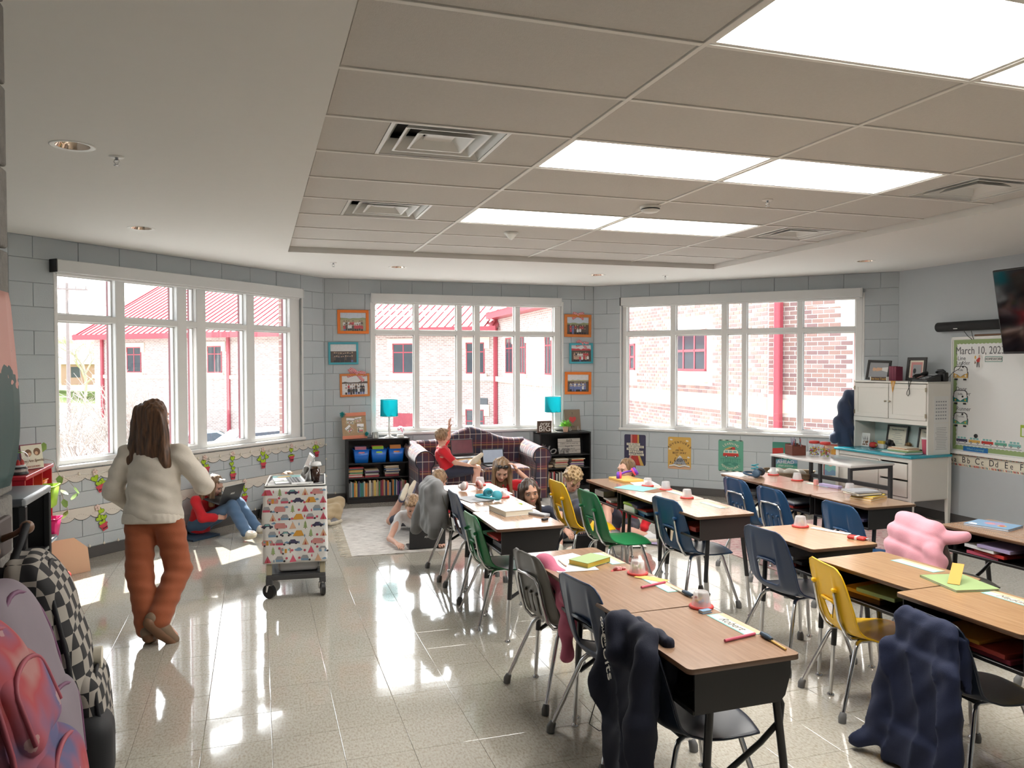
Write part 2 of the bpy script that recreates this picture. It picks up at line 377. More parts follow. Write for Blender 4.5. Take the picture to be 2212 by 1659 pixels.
# ------------------------------------------------------------------ walls of painted block
ZB=[.2032*k for k in range(14)]+[ZC]
def wall(name,i,x0,x1,win=None,blocks=True,th=.30,m=M_wall,shift=0):
    (ox,oy),a=WF[i]; g=G(); y0=.010
    if win:
        wx0,wx1,wz0,wz1=win
        e=.125; g.bx(x0-e,wx0,y0,th,0,ZC+.3); g.bx(wx1,x1+e,y0,th,0,ZC+.3); g.bx(wx0,wx1,y0,th,0,wz0); g.bx(wx0,wx1,y0,th,wz1,ZC+.3)
    else: g.bx(x0-.125,x1+.125,y0 if blocks else 0,th,0,ZC+.3)
    w=struct(g.build(name,m,loc=(ox,oy,0),rot=(0,0,a)))
    if blocks:
        cache={}
        for r in range(14):
            za,zb=ZB[r],ZB[r+1]; off=(.2032 if r%2 else 0)+shift; x=x0-.4064+((off)%.4064)
            while x<x1:
                xa,xb=max(x,x0),min(x+.4064,x1); x+=.4064
                segs=[(xa,xb,za,zb)]
                if win:
                    ns=[]
                    for (p,q,s,t) in segs:
                        if q<=wx0 or p>=wx1 or t<=wz0 or s>=wz1: ns.append((p,q,s,t)); continue
                        if p<wx0: ns.append((p,wx0,s,t))
                        if q>wx1: ns.append((wx1,q,s,t))
                        if p<wx1 and q>wx0:
                            if s<wz0: ns.append((max(p,wx0),min(q,wx1),s,wz0))
                            if t>wz1: ns.append((max(p,wx0),min(q,wx1),wz1,t))
                    segs=ns
                for (p,q,s,t) in segs:
                    dx,dz=round(q-p,3),round(t-s,3)
                    if dx<.02 or dz<.015: continue
                    if (dx,dz) not in cache:
                        g=G(); j=.0016; c=.0026; X0,X1,Z0,Z1=j,dx-j,j,dz-j
                        g.add([(X0,.012,Z0),(X1,.012,Z0),(X1,.012,Z1),(X0,.012,Z1),(X0,c,Z0),(X1,c,Z0),(X1,c,Z1),(X0,c,Z1),(X0+c,0,Z0+c),(X1-c,0,Z0+c),(X1-c,0,Z1-c),(X0+c,0,Z1-c)],
                              [(8,9,10,11)]+[(k,(k+1)%4,(k+1)%4+4,k+4) for k in range(4)]+[(k+4,(k+1)%4+4,(k+1)%4+8,k+8) for k in range(4)],False)
                        cache[(dx,dz)]=g.mesh('block',m)
                    ob('block',cache[(dx,dz)],w,loc=(p,random.uniform(0,.0012),s))
    return w
w1=wall('wall_back_left',1,3.87,7.753,(4.27,7.34,.83,2.60))
w2=wall('wall_back',2,.815,4.504,(1.41,4.03,.83,2.60),shift=.1)
w3=wall('wall_back_right',3,-3.99,-.138,(-3.58,-.53,.83,2.60),shift=.2)
w4=wall('wall_right',4,-7.424,2.0,None,False,m=mat('painted_drywall',(.455,.49,.515),.6,var=.02,bump=.08,bscale=150))
w5=wall('wall_left',5,-2,7.40,None,True)
g=G(); g.bx(-2.23,7.53,-2.3,-2,0,ZC+.3); struct(g.build('wall_front',M_wall))
# partition with the coat hooks, raw block
g=G(); g.bx(-.84,-.615,-2,2.27,0,ZC); wE=struct(g.build('wall_entry',M_concrete))
for r in range(14):
    za,zb=ZB[r],ZB[r+1]
    for k in range(3):
        ya=2.275-.4064*(k+1)+(.2032 if r%2 else 0); yb=min(ya+.4064,2.275)
        g=G(); g.box((-.606,(ya+yb)/2,(za+zb)/2),(.03,yb-ya-.008,zb-za-.008),.006,seg=2); g.build('block',M_concrete,wE)
# baseboards
def base(name,i,x0,x1):
    (ox,oy),a=WF[i]; g=G(); g.bx(x0,x1,-.008,.0,0,.098,.002); g.bx(x0,x1,-.014,-.006,0,.012,.003); struct(g.build(name,M_base,loc=(ox,oy,0),rot=(0,0,a)))
base('baseboard_back_left',1,3.88,7.745); base('baseboard_back',2,.825,4.495); base('baseboard_back_right',3,-3.98,-.145); base('baseboard_right',4,-7.41,1.9); base('baseboard_left',5,-2,7.38)
# ------------------------------------------------------------------ windows
def window(k,i,x0,x1,cols):
    (ox,oy),a=WF[i]; g=G(); ya,yb=.035,.15; z0,z1=.86,2.585; zt0,zt1=2.128,2.188; zp=.905
    vs_=[(x0,cols[0][0])]+[(cols[q][1],cols[q+1][0]) for q in range(len(cols)-1)]+[(cols[-1][1],x1)]
    b=.006
    for (p,q) in vs_: g.bx(p,q,ya,yb,z0,z1,b)
    g.bx(x0+.003,x1-.003,ya+.001,yb,z0,zp,b); g.bx(x0+.003,x1-.003,ya+.002,yb,zt0,zt1,b); g.bx(x0+.003,x1-.003,ya+.001,yb,z1-.05,z1,b)
    w=struct(g.build('window_%d'%k,M_frame,loc=(ox,oy,0),rot=(0,0,a)))
    g=G()
    for (p,q) in vs_: g.bx(p+.004,q-.004,yb,yb+.028,z0,z1)
    g.bx(x0,x1,yb,yb+.028,z0,zp-.006); g.bx(x0,x1,yb,yb+.028,zt0+.006,zt1-.006)
    g.build('outer_frame',M_maroon,w)
    for (p,q) in cols:
        for (s,t) in ((zp,zt0),(zt1,z1-.05)):
            gg=G(); gg.bx(p-.004,q+.004,.108,.114,s-.004,t+.004); gg.build('pane',M_pane,w)
            gg=G()
            for (A,B,Cc,D) in ((p,p+.012,s,t),(q-.012,q,s,t),(p,q,s,s+.012),(p,q,t-.012,t)): gg.bx(A,B,.090,.107,Cc,D)
            gg.build('glazing_bead',M_frame,w)
    gg=G(); gg.bx(x0-.03,x1+.03,-.028,.04,.828,.862,.006); gg.build('window_sill',M_frame,w)
    gg=G(); gg.bx(x0-.022,x0,-.004,.035,.86,2.60,.003); gg.bx(x1,x1+.022,-.004,.035,.86,2.60,.003); gg.build('reveal_trim',M_frame,w)
    # roller blind cassette, a thing of its own
window(1,1,4.27,7.34,[(4.31,4.865),(4.965,5.555),(5.675,5.795),(5.92,6.485),(6.605,7.175)])
window(2,2,1.41,4.03,[(1.455,1.965),(2.03,2.54),(2.61,2.785),(2.86,3.36),(3.43,3.935)])
window(3,3,-3.58,-.53,[(-3.515,-2.90),(-2.83,-2.22),(-2.15,-1.96),(-1.90,-1.28),(-1.215,-.61)])
M_blind=mat('blind_cassette_white',(.66,.67,.67),.5,var=.02)
def blind(i,x0,x1,lab):
    t=wthing(i,'roller_blind',lab,'blind',x0,-.005,2.54); L=x1-x0
    g=G(); g.bx(.012,L-.012,-.095,0,0,.108,.004); g.build('cassette',M_blind,t)
    g=G(); g.bx(0,.012,-.097,0,-.002,.11,.002); g.build('end_cap',M_black if i!=2 else M_blind,t); g=G(); g.bx(L-.012,L,-.097,0,-.002,.11,.002); g.build('end_cap',M_blind,t)
    g=G(); g.bx(.03,L-.03,-.055,-.035,-.02,.002,.004); g.build('bottom_rail',M_frame,t)
blind(1,4.21,7.27,'long white roller blind cassette over the left window with red-roofed building beyond')
blind(2,1.39,3.99,'white roller blind cassette over the middle window behind the plaid sofa')
blind(3,-3.57,-.53,'long white roller blind cassette over the right window facing close brick walls')
# ------------------------------------------------------------------ ceiling: painted border, recess with lay-in tiles
TX0,TX1,TY0,TY1=.295,5.0,-1.4,7.88; ZT=2.879
DL=[(-.858,4.393),(-.865,6.868),(1.506,8.758),(3.962,8.815),(6.145,6.785)]
bb=bmesh.new()
for L_ in [OUT,[(TX0,TY0),(TX1,TY0),(TX1,TY1),(TX0,TY1)]]+[[(x+.0795*math.cos(2*PI*k/28),y+.0795*math.sin(2*PI*k/28)) for k in range(28)] for x,y in DL]:
    vv=[bb.verts.new((x,y,ZC)) for x,y in L_]
    for k in range(len(vv)): bb.edges.new((vv[k],vv[(k+1)%len(vv)]))
bmesh.ops.triangle_fill(bb,edges=bb.edges[:],use_beauty=True)
kill=[f for f in bb.faces if any((f.calc_center_median().x-x)**2+(f.calc_center_median().y-y)**2<.006 for x,y in DL) or (TX0<f.calc_center_median().x<TX1 and TY0<f.calc_center_median().y<TY1)]
bmesh.ops.delete(bb,geom=kill,context='FACES_ONLY')
for f in bb.faces:
    if f.normal.z>0: f.normal_flip()
g=G(); g.bm(bb,False)
for (x0,x1,y0,y1) in ((TX0-.02,TX0,TY0,TY1),(TX1,TX1+.02,TY0,TY1),(TX0,TX1,TY1,TY1+.02),(TX0,TX1,TY0-.02,TY0)): g.bx(x0,x1,y0,y1,ZC+.0004,ZC+.09)
g.poly(OUT,.08,'z',ZC+.25)   # deck above
ceil=struct(g.build('ceiling',M_ceil))
xs=[TX0]+[.304+1.2192*k for k in (1,2,3)]+[TX1]; j0=3.075
ys=[TY0]+[j0+.6096*k for k in range(-7,8)]+[TY1]
LIGHT={(c,round(j0+.6096*k,3)) for c in (1,2) for k in (-2,1,4)}
VENT={(c,round(j0+.6096*k,3)) for c in (0,3) for k in (1,4)}
gb=.0115
for x in xs[1:-1]:
    g=G(); g.bx(x-gb,x+gb,TY0,TY1,ZT-.004,ZT+.03,.0015); g.build('main_tee',M_bar,ceil)
for c in range(4):
    for y in ys[1:-1]:
        g=G(); g.bx(xs[c]+(gb if c else 0),xs[c+1]-(gb if c<3 else 0),y-gb,y+gb,ZT-.004,ZT+.03,.0015); g.build('cross_tee',M_bar,ceil)
    for q in range(len(ys)-1):
        if (c,round(ys[q],3)) in LIGHT or (c,round(ys[q],3)) in VENT: continue
        x0,x1,y0,y1=xs[c]+.004,xs[c+1]-.004,ys[q]+.004,ys[q+1]-.004; g=G(); s=.014; z=ZT+.001; 
        P=[(x0,y0),(x1,y0),(x1,y1),(x0,y1)]; I=[(x0+s,y0+s),(x1-s,y0+s),(x1-s,y1-s),(x0+s,y1-s)]
        g.add([(*p,z+.006) for p in P]+[(*p,z+.006) for p in I]+[(*p,z) for p in I]+[(*p,z+.018) for p in P],
              [(8+3-k,) and (11,10,9,8)]+[((k+1)%4,k,k+4,(k+1)%4+4) for k in range(4)]+[((k+1)%4+4,k+4,k+8,(k+1)%4+8) for k in range(4)]+[(12,13,14,15)],False)
        o=g.build('ceiling_tile',M_tile,ceil,loc=(0,0,random.uniform(0,.0012)))
# ceiling lights
M_diff=mat('lit_diffuser',(1,.97,.92),.5,var=.005,emit=PANEL_E)
for (c,yy) in sorted(LIGHT):
    k=round((yy-j0)/.6096); side='left' if c==1 else 'right'
    lab={-2:'huge lit white %s troffer panel nearest in the ceiling at the upper right corner',1:'lit white %s troffer panel of the middle pair in the tiled ceiling',4:'lit white %s troffer panel of the farthest pair, towards the sofa window'}[k]%side
    x0,x1,y0,y1=xs[c]+.013,xs[c+1]-.013,yy+.013,yy+.6096-.013
    t=thing('ceiling_light',lab,'light',((x0+x1)/2,(y0+y1)/2,ZT),0,'recessed light panels'); a,b_=(x1-x0)/2,(y1-y0)/2
    g=G()
    for (p,q,r_,s) in ((-a,a,-b_,-b_+.016),(-a,a,b_-.016,b_),(-a,-a+.016,-b_+.016,b_-.016),(a-.016,a,-b_+.016,b_-.016)): g.bx(p,q,r_,s,0,.05)
    g.build('light_frame',M_bar,t)
    g=G(); g.bx(-a+.016,a-.016,-b_+.016,b_-.016,.014,.02); g.build('diffuser',M_diff,t)
    g=G(); g.bx(-a,a,-b_,b_,.05,.06); g.build('housing',M_bar,t)
# air diffusers
M_vent=mat('vent_white',(.72,.72,.70),.35,var=.03); M_duct=mat('duct_dark',(.02,.02,.02),.7)
for n_,(c,yy) in enumerate(sorted(VENT)):
    k=round((yy-j0)/.6096)
    lab={(0,1):'large square louvred air vent left in the ceiling, nearest the camera',(0,4):'square louvred air vent farther back on the left of the ceiling',(3,1):'square louvred air vent at the right edge of the ceiling above the television',(3,4):'square louvred air vent farther back on the right of the ceiling'}[(c,k)]
    cx=.91 if c==0 else 4.50; cy2=yy+.3048
    t=thing('air_vent',lab,'vent',(cx,cy2,ZT),0,'ceiling air vents')
    g=G(); h=.297
    for sx in (-1,1):   # filler boards beside the vent
        pass
    g.bx(-h,h,-h,-h+.02,0,.01); g.bx(-h,h,h-.02,h,0,.01); g.bx(-h,-h+.02,-h+.02,h-.02,0,.01); g.bx(h-.02,h,-h+.02,h-.02,0,.01); g.build('vent_frame',M_vent,t)
    for (r0,r1,za,zb) in ((.275,.225,.006,.075),(.205,.150,.004,.070),(.135,.075,.002,.055)):
        g=G(); A=[(-r0,-r0,za),(r0,-r0,za),(r0,r0,za),(-r0,r0,za)]; B=[(-r1,-r1,zb),(r1,-r1,zb),(r1,r1,zb),(-r1,r1,zb)]; e=.006
        A2=[(x*(1+e/r0*2),y*(1+e/r0*2),z) for x,y,z in A]; B2=[(x*(1+e/r1),y*(1+e/r1),z+.004) for x,y,z in B]
        g.add(A+B+A2+B2,[((q+1)%4,q,q+4,(q+1)%4+4) for q in range(4)]+[(q+8,(q+1)%4+8,(q+1)%4+12,q+12) for q in range(4)]+[(q,(q+1)%4,(q+1)%4+8,q+8) for q in range(4)],False)
        g.build('louver',M_vent,t)
    g=G(); g.box((0,0,.04),(.15,.15,.012),.004); g.build('center_plate',M_vent,t)
    g=G(); g.bx(-h,h,-h,h,.11,.115); g.lathe([(.16,.085),(.16,.11)],20); g.build('duct_throat',M_duct,t)
    for s in (-1,1):   # lay-in filler tiles either side
        xa,xb=(xs[c]+gb,cx-h) if s<0 else (cx+h,xs[c+1]-gb)
        if xb-xa>.03: g=G(); g.bx(xa+.003,xb-.003,yy+.014,yy+.6096-.014,ZT+.002,ZT+.016); g.build('ceiling_tile',M_tile,ceil)
# recessed downlights
M_cone=mat('copper_reflector',(.78,.62,.50),.12,metal=1,var=.05)
for n_,(x,y,lab) in enumerate([(-.858,4.393,'recessed downlight with white trim ring nearest, upper left ceiling'),(-.865,6.868,'recessed downlight above the left end of the left window'),(1.506,8.758,'recessed downlight in front of the sofa window, left one'),(3.962,8.815,'recessed downlight in front of the sofa window, right one'),(6.145,6.785,'recessed downlight above the white hutch corner')]):
    t=thing('downlight',lab,'light',(x,y,ZC),0,'recessed downlights')
    g=G(); g.lathe([(.078,-.001),(.098,-.004),(.104,-.002),(.104,.002)],28,cap=False); g.build('trim_ring',M_white,t)
    g=G(); g.lathe([(.08,-.001),(.07,.015),(.05,.045),(0,.052)],28,cap=False); g.build('reflector_cone',M_cone,t)
for (x,y,z,lab) in [(-.685,4.548,ZC,'chrome sprinkler head beside the nearest downlight'),(.784,8.562,ZC,'small sprinkler head in the painted border near the left corner'),(4.784,8.615,ZC,'small sprinkler head in the painted border near the right window'),(3.378,4.652,ZT,'sprinkler head on a ceiling tile beyond the middle light panels')]:
    t=thing('sprinkler_head',lab,'sprinkler',(x,y,z),0,'ceiling sprinkler heads')
    g=G(); g.lathe([(.0,-.006),(.036,-.005),(.038,0)],18); g.build('escutcheon',M_white,t)
    g=G(); g.cyl((0,0,-.005),(0,0,-.022),.009,.006,8); g.tube([(-.008,0,-.015),(-.014,0,-.028),(0,0,-.045)],.0025,5); g.tube([(.008,0,-.015),(.014,0,-.028),(0,0,-.045)],.0025,5); g.lathe([(0,-.048),(.015,-.047),(.015,-.045)],12); g.build('sprinkler_frame',M_chrome,t)
M_plast=mat('white_plastic',(.72,.71,.68),.4,var=.02)
t=thing('smoke_detector','round white smoke detector on the ceiling grid between light panel pairs','detector',(2.709,5.098,ZT),0)
g=G(); g.lathe([(0,-.045),(.05,-.042),(.066,-.03),(.07,-.012),(.075,-.01),(.075,0)],24); g.build('detector_body',M_plast,t); g=G(); g.lathe([(.067,-.027),(.069,-.019)],24,cap=False); g.build('vent_slot',M_black,t)
t=thing('motion_sensor','small cone-shaped white sensor on a tile between far light panels','sensor',(2.095,6.463,ZT),0)
g=G(); g.lathe([(0,-.062),(.018,-.058),(.05,-.02),(.052,-.014),(.062,-.012),(.062,0)],24); g.build('sensor_body',M_plast,t); g=G(); g.lathe([(0,-.066),(.012,-.062),(.014,-.058)],12); g.build('lens',M_frame,t)
# ================================================================== OUTSIDE
def campt(px,d,z=None):
    v=_f*d+_r*((px-1106)/1693.8*d); p=C0+v; return Vector((p.x,p.y,p.z if z is None else z))
def brickmat(name,c1,c2,mo,w,h,j):
    m=mat(name,c1,.85,var=0); n,l,b=nodes(m); tc=n.new('ShaderNodeTexCoord'); sx=n.new('ShaderNodeSeparateXYZ'); l.new(tc.outputs['Object'],sx.inputs[0])
    cb=n.new('ShaderNodeCombineXYZ'); l.new(sx.outputs[0],cb.inputs[0]); l.new(sx.outputs[2],cb.inputs[1])
    br=n.new('ShaderNodeTexBrick'); l.new(cb.outputs[0],br.inputs['Vector']); br.inputs['Scale'].default_value=1; br.inputs['Brick Width'].default_value=w; br.inputs['Row Height'].default_value=h; br.inputs['Mortar Size'].default_value=j; br.inputs['Mortar Smooth'].default_value=.1
    br.inputs['Color1'].default_value=(*rgb(c1),1); br.inputs['Color2'].default_value=(*rgb(c2),1); br.inputs['Mortar'].default_value=(*rgb(mo),1); l.new(br.outputs[0],b.inputs['Base Color']); return m
M_bfar=brickmat('far_brick',(.42,.30,.27),(.58,.46,.42),(.75,.70,.66),.26,.092,.014)
M_mortar=mat('mortar',(.72,.66,.60),.9,var=.1,scale=40)
M_bnear=[mat('near_brick_%d'%k,c,.8,var=.15,scale=30) for k,c in enumerate([(.30,.185,.165),(.37,.25,.225),(.26,.155,.15),(.33,.20,.17)])]
M_stone=mat('cream_stone',(.78,.69,.56),.8,var=.06)
M_redm=mat('red_metal',(.42,.06,.085),.4,var=.05)
M_roof=mat('red_seam_roof',(.52,.16,.18),.34,var=.03,spec=1.0,coat=1.0); nodes(M_roof)[2].inputs['Coat Roughness'].default_value=.36
M_wdark=mat('dark_window_glass',(.05,.06,.075),.08,spec=.8,var=.3,scale=3)
def facade(name,lab,P,Q,z0,z1,mt_,th=.4):
    """vertical wall from P to Q (seen with P on the left); local x along, front -y"""
    P,Q=Vector((P.x,P.y,0)),Vector((Q.x,Q.y,0)); d=Q-P; a=math.atan2(d.y,d.x); t=thing(name,lab,'building',(P.x,P.y,0),a)
    g=G(); g.bx(0,d.length,0,th,z0,z1); g.build('wall',mt_,t); return t,d.length
def xat(P,Q,px):
    P,Q=Vector((P.x,P.y)),Vector((Q.x,Q.y)); v=_f*1+_r*((px-1106)/1693.8); v=Vector((v.x,v.y)); d=Q-P
    # P+s d = t v
    det=d.x*(-v.y)+d.y*v.x; s=((-P.x)*(-v.y)-(-v.x)*(-P.y))/det; return s*d.length
def bwin(t,x0,x1,z0,z1,header=True,sill=True,nm=2,rows=(.3,)):
    f=G(); e=.06
    for (a,b,c,d) in ((x0,x1,z0,z0+e),(x0,x1,z1-e,z1),(x0,x0+e,z0,z1),(x1-e,x1,z0,z1)): f.bx(a,b,-.03,.05,c,d)
    for k in range(1,nm): xm=x0+(x1-x0)*k/nm; f.bx(xm-e/2,xm+e/2,-.025,.05,z0,z1)
    for r_ in rows: zm=z1-(z1-z0)*r_; f.bx(x0,x1,-.025,.05,zm-e/2,zm+e/2)
    w=f.build('window',M_redm,t)
    g=G(); g.bx(x0,x1,.0,.02,z0,z1); g.build('pane',M_wdark,w,loc=(0,-.012,0))
    if header:
        g=G(); g.bx(x0-.30,x1+.30,-.07,.02,z1,z1+.26); g.bx(x0-.30,x0-.0,-.07,.02,z1-.32,z1); g.bx(x1+.0,x1+.30,-.07,.02,z1-.32,z1); g.build('stone_header',M_stone,w)
    if sill: g=G(); g.bx(x0-.15,x1+.15,-.1,.02,z0-.26,z0); g.build('stone_sill',M_stone,w)
GZ=-2.6
A,Lp,Bp,Ep=campt(1073,40),campt(205,50.7),campt(1660,16.8),campt(2140,13.6)
t,LL=facade('school_wing','long brick school wing with red seamed metal roof across the yard',Lp,A,GZ,3.8,M_bfar)
xa=lambda px:xat(Lp,A,px)
g=G(); g.bx(-.1,LL,-.12,.02,.88,1.10); g.build('stone_band',M_stone,t)
for (p0,p1,z0,z1) in ((275,306,1.25,2.85),(449,480,1.25,2.85),(849,895,1.25,2.85),(1007,1047,1.25,2.85),(1006,1046,-1.95,-.6)): bwin(t,xa(p0),xa(p1),z0,z1,rows=(.3,) if z0>0 else (.45,))
g=G(); g.bx(xa(850),xa(897),-.05,.02,-2.55,-.9); g.build('red_door_panel',M_redm,t)
g=G(); g.bx(LL-1.1,LL-.5,-.06,.02,-1.15+.75,-.75+.75); g.build('wall_vent',M_wdark,t)
for px in (224,496): g=G(); xx=xa(px); g.bx(xx-.09,xx+.09,-.18,-.02,GZ,3.6,.02); g.build('downspout',M_redm,t)
# roof with standing seams: eave, slope, ribs
ez=3.62; run=14; sl=.55; g=G(); g.add([(-.9,-.7,ez),(LL+.3,-.7,ez),(LL+.3,run,ez+(run+.7)*sl),(-.9,run,ez+(run+.7)*sl),(-.9,-.7,ez-.12),(LL+.3,-.7,ez-.12),(LL+.3,run,ez+(run+.7)*sl-.12),(-.9,run,ez+(run+.7)*sl-.12)],[(0,1,2,3),(7,6,5,4),(0,4,5,1),(0,3,7,4),(1,5,6,2),(2,6,7,3)],False); rf=g.build('roof',M_roof,t)
x=-.9; k=0; seam=None
while x<LL+.3:
    if seam is None:
        g=G(); g.add([(-.03,-.7,ez),(.03,-.7,ez),(.03,run,ez+(run+.7)*sl),(-.03,run,ez+(run+.7)*sl)]+[(-.02,-.7,ez+.07),(.02,-.7,ez+.07),(.02,run,ez+(run+.7)*sl+.07),(-.02,run,ez+(run+.7)*sl+.07)],[(4,5,6,7),(0,4,7,3),(1,2,6,5),(0,1,5,4)],False); seam=g.mesh('seam',M_redm)
    ob('seam',seam,rf,loc=(x,0,0)); x+=.45
g=G(); g.bx(-.95,LL+.3,-.86,-.68,ez-.30,ez+.03); g.build('gutter',M_redm,t)
g=G(); g.add([(-.95,-.75,ez-.32),(-.95,run,ez-.32+(run+.7)*sl),(-.95,run,ez+.08+(run+.7)*sl),(-.95,-.75,ez+.06),(-.75,-.75,ez-.32),(-.75,run,ez-.32+(run+.7)*sl),(-.75,run,ez+.08+(run+.7)*sl),(-.75,-.75,ez+.06)],[(0,1,2,3),(7,6,5,4),(0,3,7,4),(3,2,6,7),(0,4,5,1)],False); g.build('rake_trim',M_redm,t)
# return wing from the corner towards the room
t,LW=facade('return_wing','brick return wing meeting the far wing at a red downspout corner',A,Bp,GZ,9,M_mortar)
xb=lambda px:xat(A,Bp,px)
for c in list(t.children): bpy.data.objects.remove(c)
zw=4.05; g=G(); g.bx(0,xb(1300),0,.4,GZ,zw); g.build('wall',M_bfar,t); g=G(); g.bx(xb(1300),LW,0,.4,GZ,zw+3); g.build('wall',M_mortar,t,label='pale mortar backing wall of the near end')
g=G(); g.bx(0,xb(1300),-.14,.02,.86,1.12); g.build('stone_band',M_stone,t)
for (p0,p1) in ((1093,1108),(1124,1136),(1178,1192)): bwin(t,xb(p0),xb(p1),1.3,3.0,rows=(.3,))
g=G(); g.bx(xb(1090),xb(1110),-.08,.02,-1.6,-.75); g.build('stone_header',M_stone,t)
g=G(); g.bx(-.1,xb(1300)+.1,-.55,.05,zw-.05,zw+.28); g.add([(-.1,-.6,zw+.28),(xb(1300),-.6,zw+.28),(xb(1300),5,zw+3.4),(-.1,5,zw+3.4)],[(0,1,2,3)],False); g.build('roof',M_redm,t)
g=G(); g.bx(.05,.27,-.2,-.02,GZ,zw,.02); g.build('downspout',M_redm,t)
bricks=[]  # near bricks, real pieces
def lay(t,x0,x1,z0,z1,holes,bw=.245,bh=.0925,j=.016):
    r=0; z=z0
    while z<z1:
        x=x0-(bw/2 if r%2 else 0)
        while x<x1:
            p,q=max(x,x0),min(x+bw-j,x1); x+=bw
            if q-p<.05: continue
            if any(q>h[0] and p<h[1] and z+bh>h[2] and z<h[3] for h in holes): continue
            bricks.append((t,p,q,z,z+bh-j))
        z+=bh; r+=1
wx0,wx1=xb(1455),xb(1526); hb=[(xb(1300),LW,.72,1.0),(wx0-.25,wx1+.25,1.25,2.95),(xb(1352)-.1,xb(1372)+.1,1.2,2.45)]
bwin(t,wx0,wx1,1.55,2.6,header=False,nm=3,rows=(.5,)); g=G(); g.bx(wx0-.05,wx1+.05,-.07,.02,2.6,2.86); g.build('stone_header',M_stone,t); g=G(); g.bx(wx0-.05,wx1+.05,-.1,.02,1.25,1.55); g.build('stone_sill',M_stone,t)
bwin(t,xb(1352),xb(1372),1.55,2.35,header=False,nm=2,rows=(.5,))
g=G(); g.bx(xb(1300),LW,-.05,.02,.74,1.0); g.build('stone_band',M_stone,t)
lay(t,xb(1338),LW-.05,.0,3.3,hb)
t2,LE=facade('near_wing','nearest brick wall with red downspout filling the right window',Bp,Ep,GZ,7,M_mortar)
xe=lambda px:xat(Bp,Ep,px)
g=G(); g.bx(.0,LE,-.05,.02,.70,.98); g.build('stone_band',M_stone,t2)
g=G(); g.bx(.22,.36,-.20,-.03,GZ,6,.02); g.build('downspout',M_redm,t2)
wxa=xe(1846); g=G(); g.bx(xe(1822),wxa+.8,-.08,.02,2.35,3.4); g.build('stone_header',M_stone,t2); bwin(t2,wxa,wxa+.9,.5,2.35,header=False,nm=2,rows=(.3,))
lay(t2,.0,xe(1905),.35,3.3,[(0,LE,.68,1.0),(xe(1820),9,2.33,3.4),(wxa-.02,9,.4,2.4)])
sel=[]
for (tt,p,q,z,zz) in bricks:
    c=tt.matrix_basis@Vector(((p+q)/2,0,(z+zz)/2)); d=pix(c); sel.append((d[2],tt,p,q,z,zz))
sel.sort(key=lambda s:s[0]); cache={}; rest={}
def brickgeo(g,dx,dz,o=(0,0,0)):
    X,Y,Z=o; c=.006; P=[(0,0),(dx,0),(dx,dz),(0,dz)]; I=[(c,c),(dx-c,c),(dx-c,dz-c),(c,dz-c)]
    g.add([(X+a,Y+.012,Z+b) for a,b in P]+[(X+a,Y-.003,Z+b) for a,b in P]+[(X+a,Y-.009,Z+b) for a,b in I],[(8,9,10,11)]+[(k,(k+1)%4,(k+1)%4+4,k+4) for k in range(4)]+[(k+4,(k+1)%4+4,(k+1)%4+8,k+8) for k in range(4)],False)
cnt={}
for (d,tt,p,q,z,zz) in sel:
    dx,dz=round(q-p,3),round(zz-z,3); k=cnt.get(tt,0); mi=random.randrange(4)
    if k<(300 if tt is t2 else 240):
        if (dx,dz,mi) not in cache: g=G(); brickgeo(g,dx,dz); cache[(dx,dz,mi)]=g.mesh('brick',M_bnear[mi])
        ob('brick',cache[(dx,dz,mi)],tt,loc=(p,random.uniform(-.003,.002),z)); cnt[tt]=k+1
    else: g=rest.setdefault(tt,G()); g.mt(mi); brickgeo(g,dx,dz,(p,0,z))
for tt,g in rest.items(): g.build('bricks',M_bnear,tt,kind='stuff')
# brick pilaster on the outer corner beside the left window, and the eaves of this building
pil=thing('brick_pilaster','narrow red brick pier just outside the right end of the left window','pier',wp(1,7.72,.34,0),WF[1][1])
g=G(); g.bx(.01,.6,.01,.40,GZ,3); g.build('mortar_core',M_mortar,pil)
z=.55;r=0
while z<2.8:
    for face in (0,1):
        x=-.12*(r%2)
        while x<(.40 if face==0 else .6):
            p,q=max(x,0),min(x+.225,.40 if face==0 else .6); x+=.24
            if q-p<.03: continue
            g=G(); brickgeo(g,q-p,.066); o=g.build('brick',M_bnear[random.choice((0,1,3))],pil)
            if face==0: o.rotation_euler=(0,0,R(-90)); o.location=(.008,.40-p,z)   # left face, looking to -x
            else: o.location=(p,.008,z)
    z+=.080; r+=1
for i,x0,x1 in ((1,3.7,7.9),(2,.7,4.6),(3,-4.1,0)):
    (ox,oy),a=WF[i]; g=G(); g.bx(x0,x1,.28,.60,2.84,3.05); struct(g.build('trim_%d'%i,M_redm,loc=(ox,oy,0),rot=(0,0,a)))
# ground, hill, houses, trees, poles, cars
M_ground=mat('asphalt_and_grass',(.34,.34,.33),.9,var=.2,scale=.2)
g=G(); g.add([(-300,-60,GZ),(300,-60,GZ),(300,400,GZ),(-300,400,GZ)],[(0,1,2,3)],False); go=tag(g.build('yard_ground',M_ground),'pale paved yard and ground outside the windows','ground'); go['kind']='structure'
M_grass=mat('grass',(.30,.40,.12),.9,var=.25,scale=.6)
hp=campt(150,75); g=G(); g.M=Matrix.Translation((hp.x,hp.y,0))@Matrix.Rotation(R(10),4,'Z')
g.grid(lambda u,v:(-30+60*u,-14+60*v,GZ-.05+max(0,(v*60-4))*.045+.25*math.sin(u*20)),24,16); o=tag(g.build('grass_slope',M_grass),'sloping green lawn seen at the far left of the left window','lawn'); o['kind']='structure'
M_house=mat('house_siding',(.70,.70,.72),.8); M_hroof=mat('house_shingle',(.38,.36,.37),.9,var=.15,scale=5)
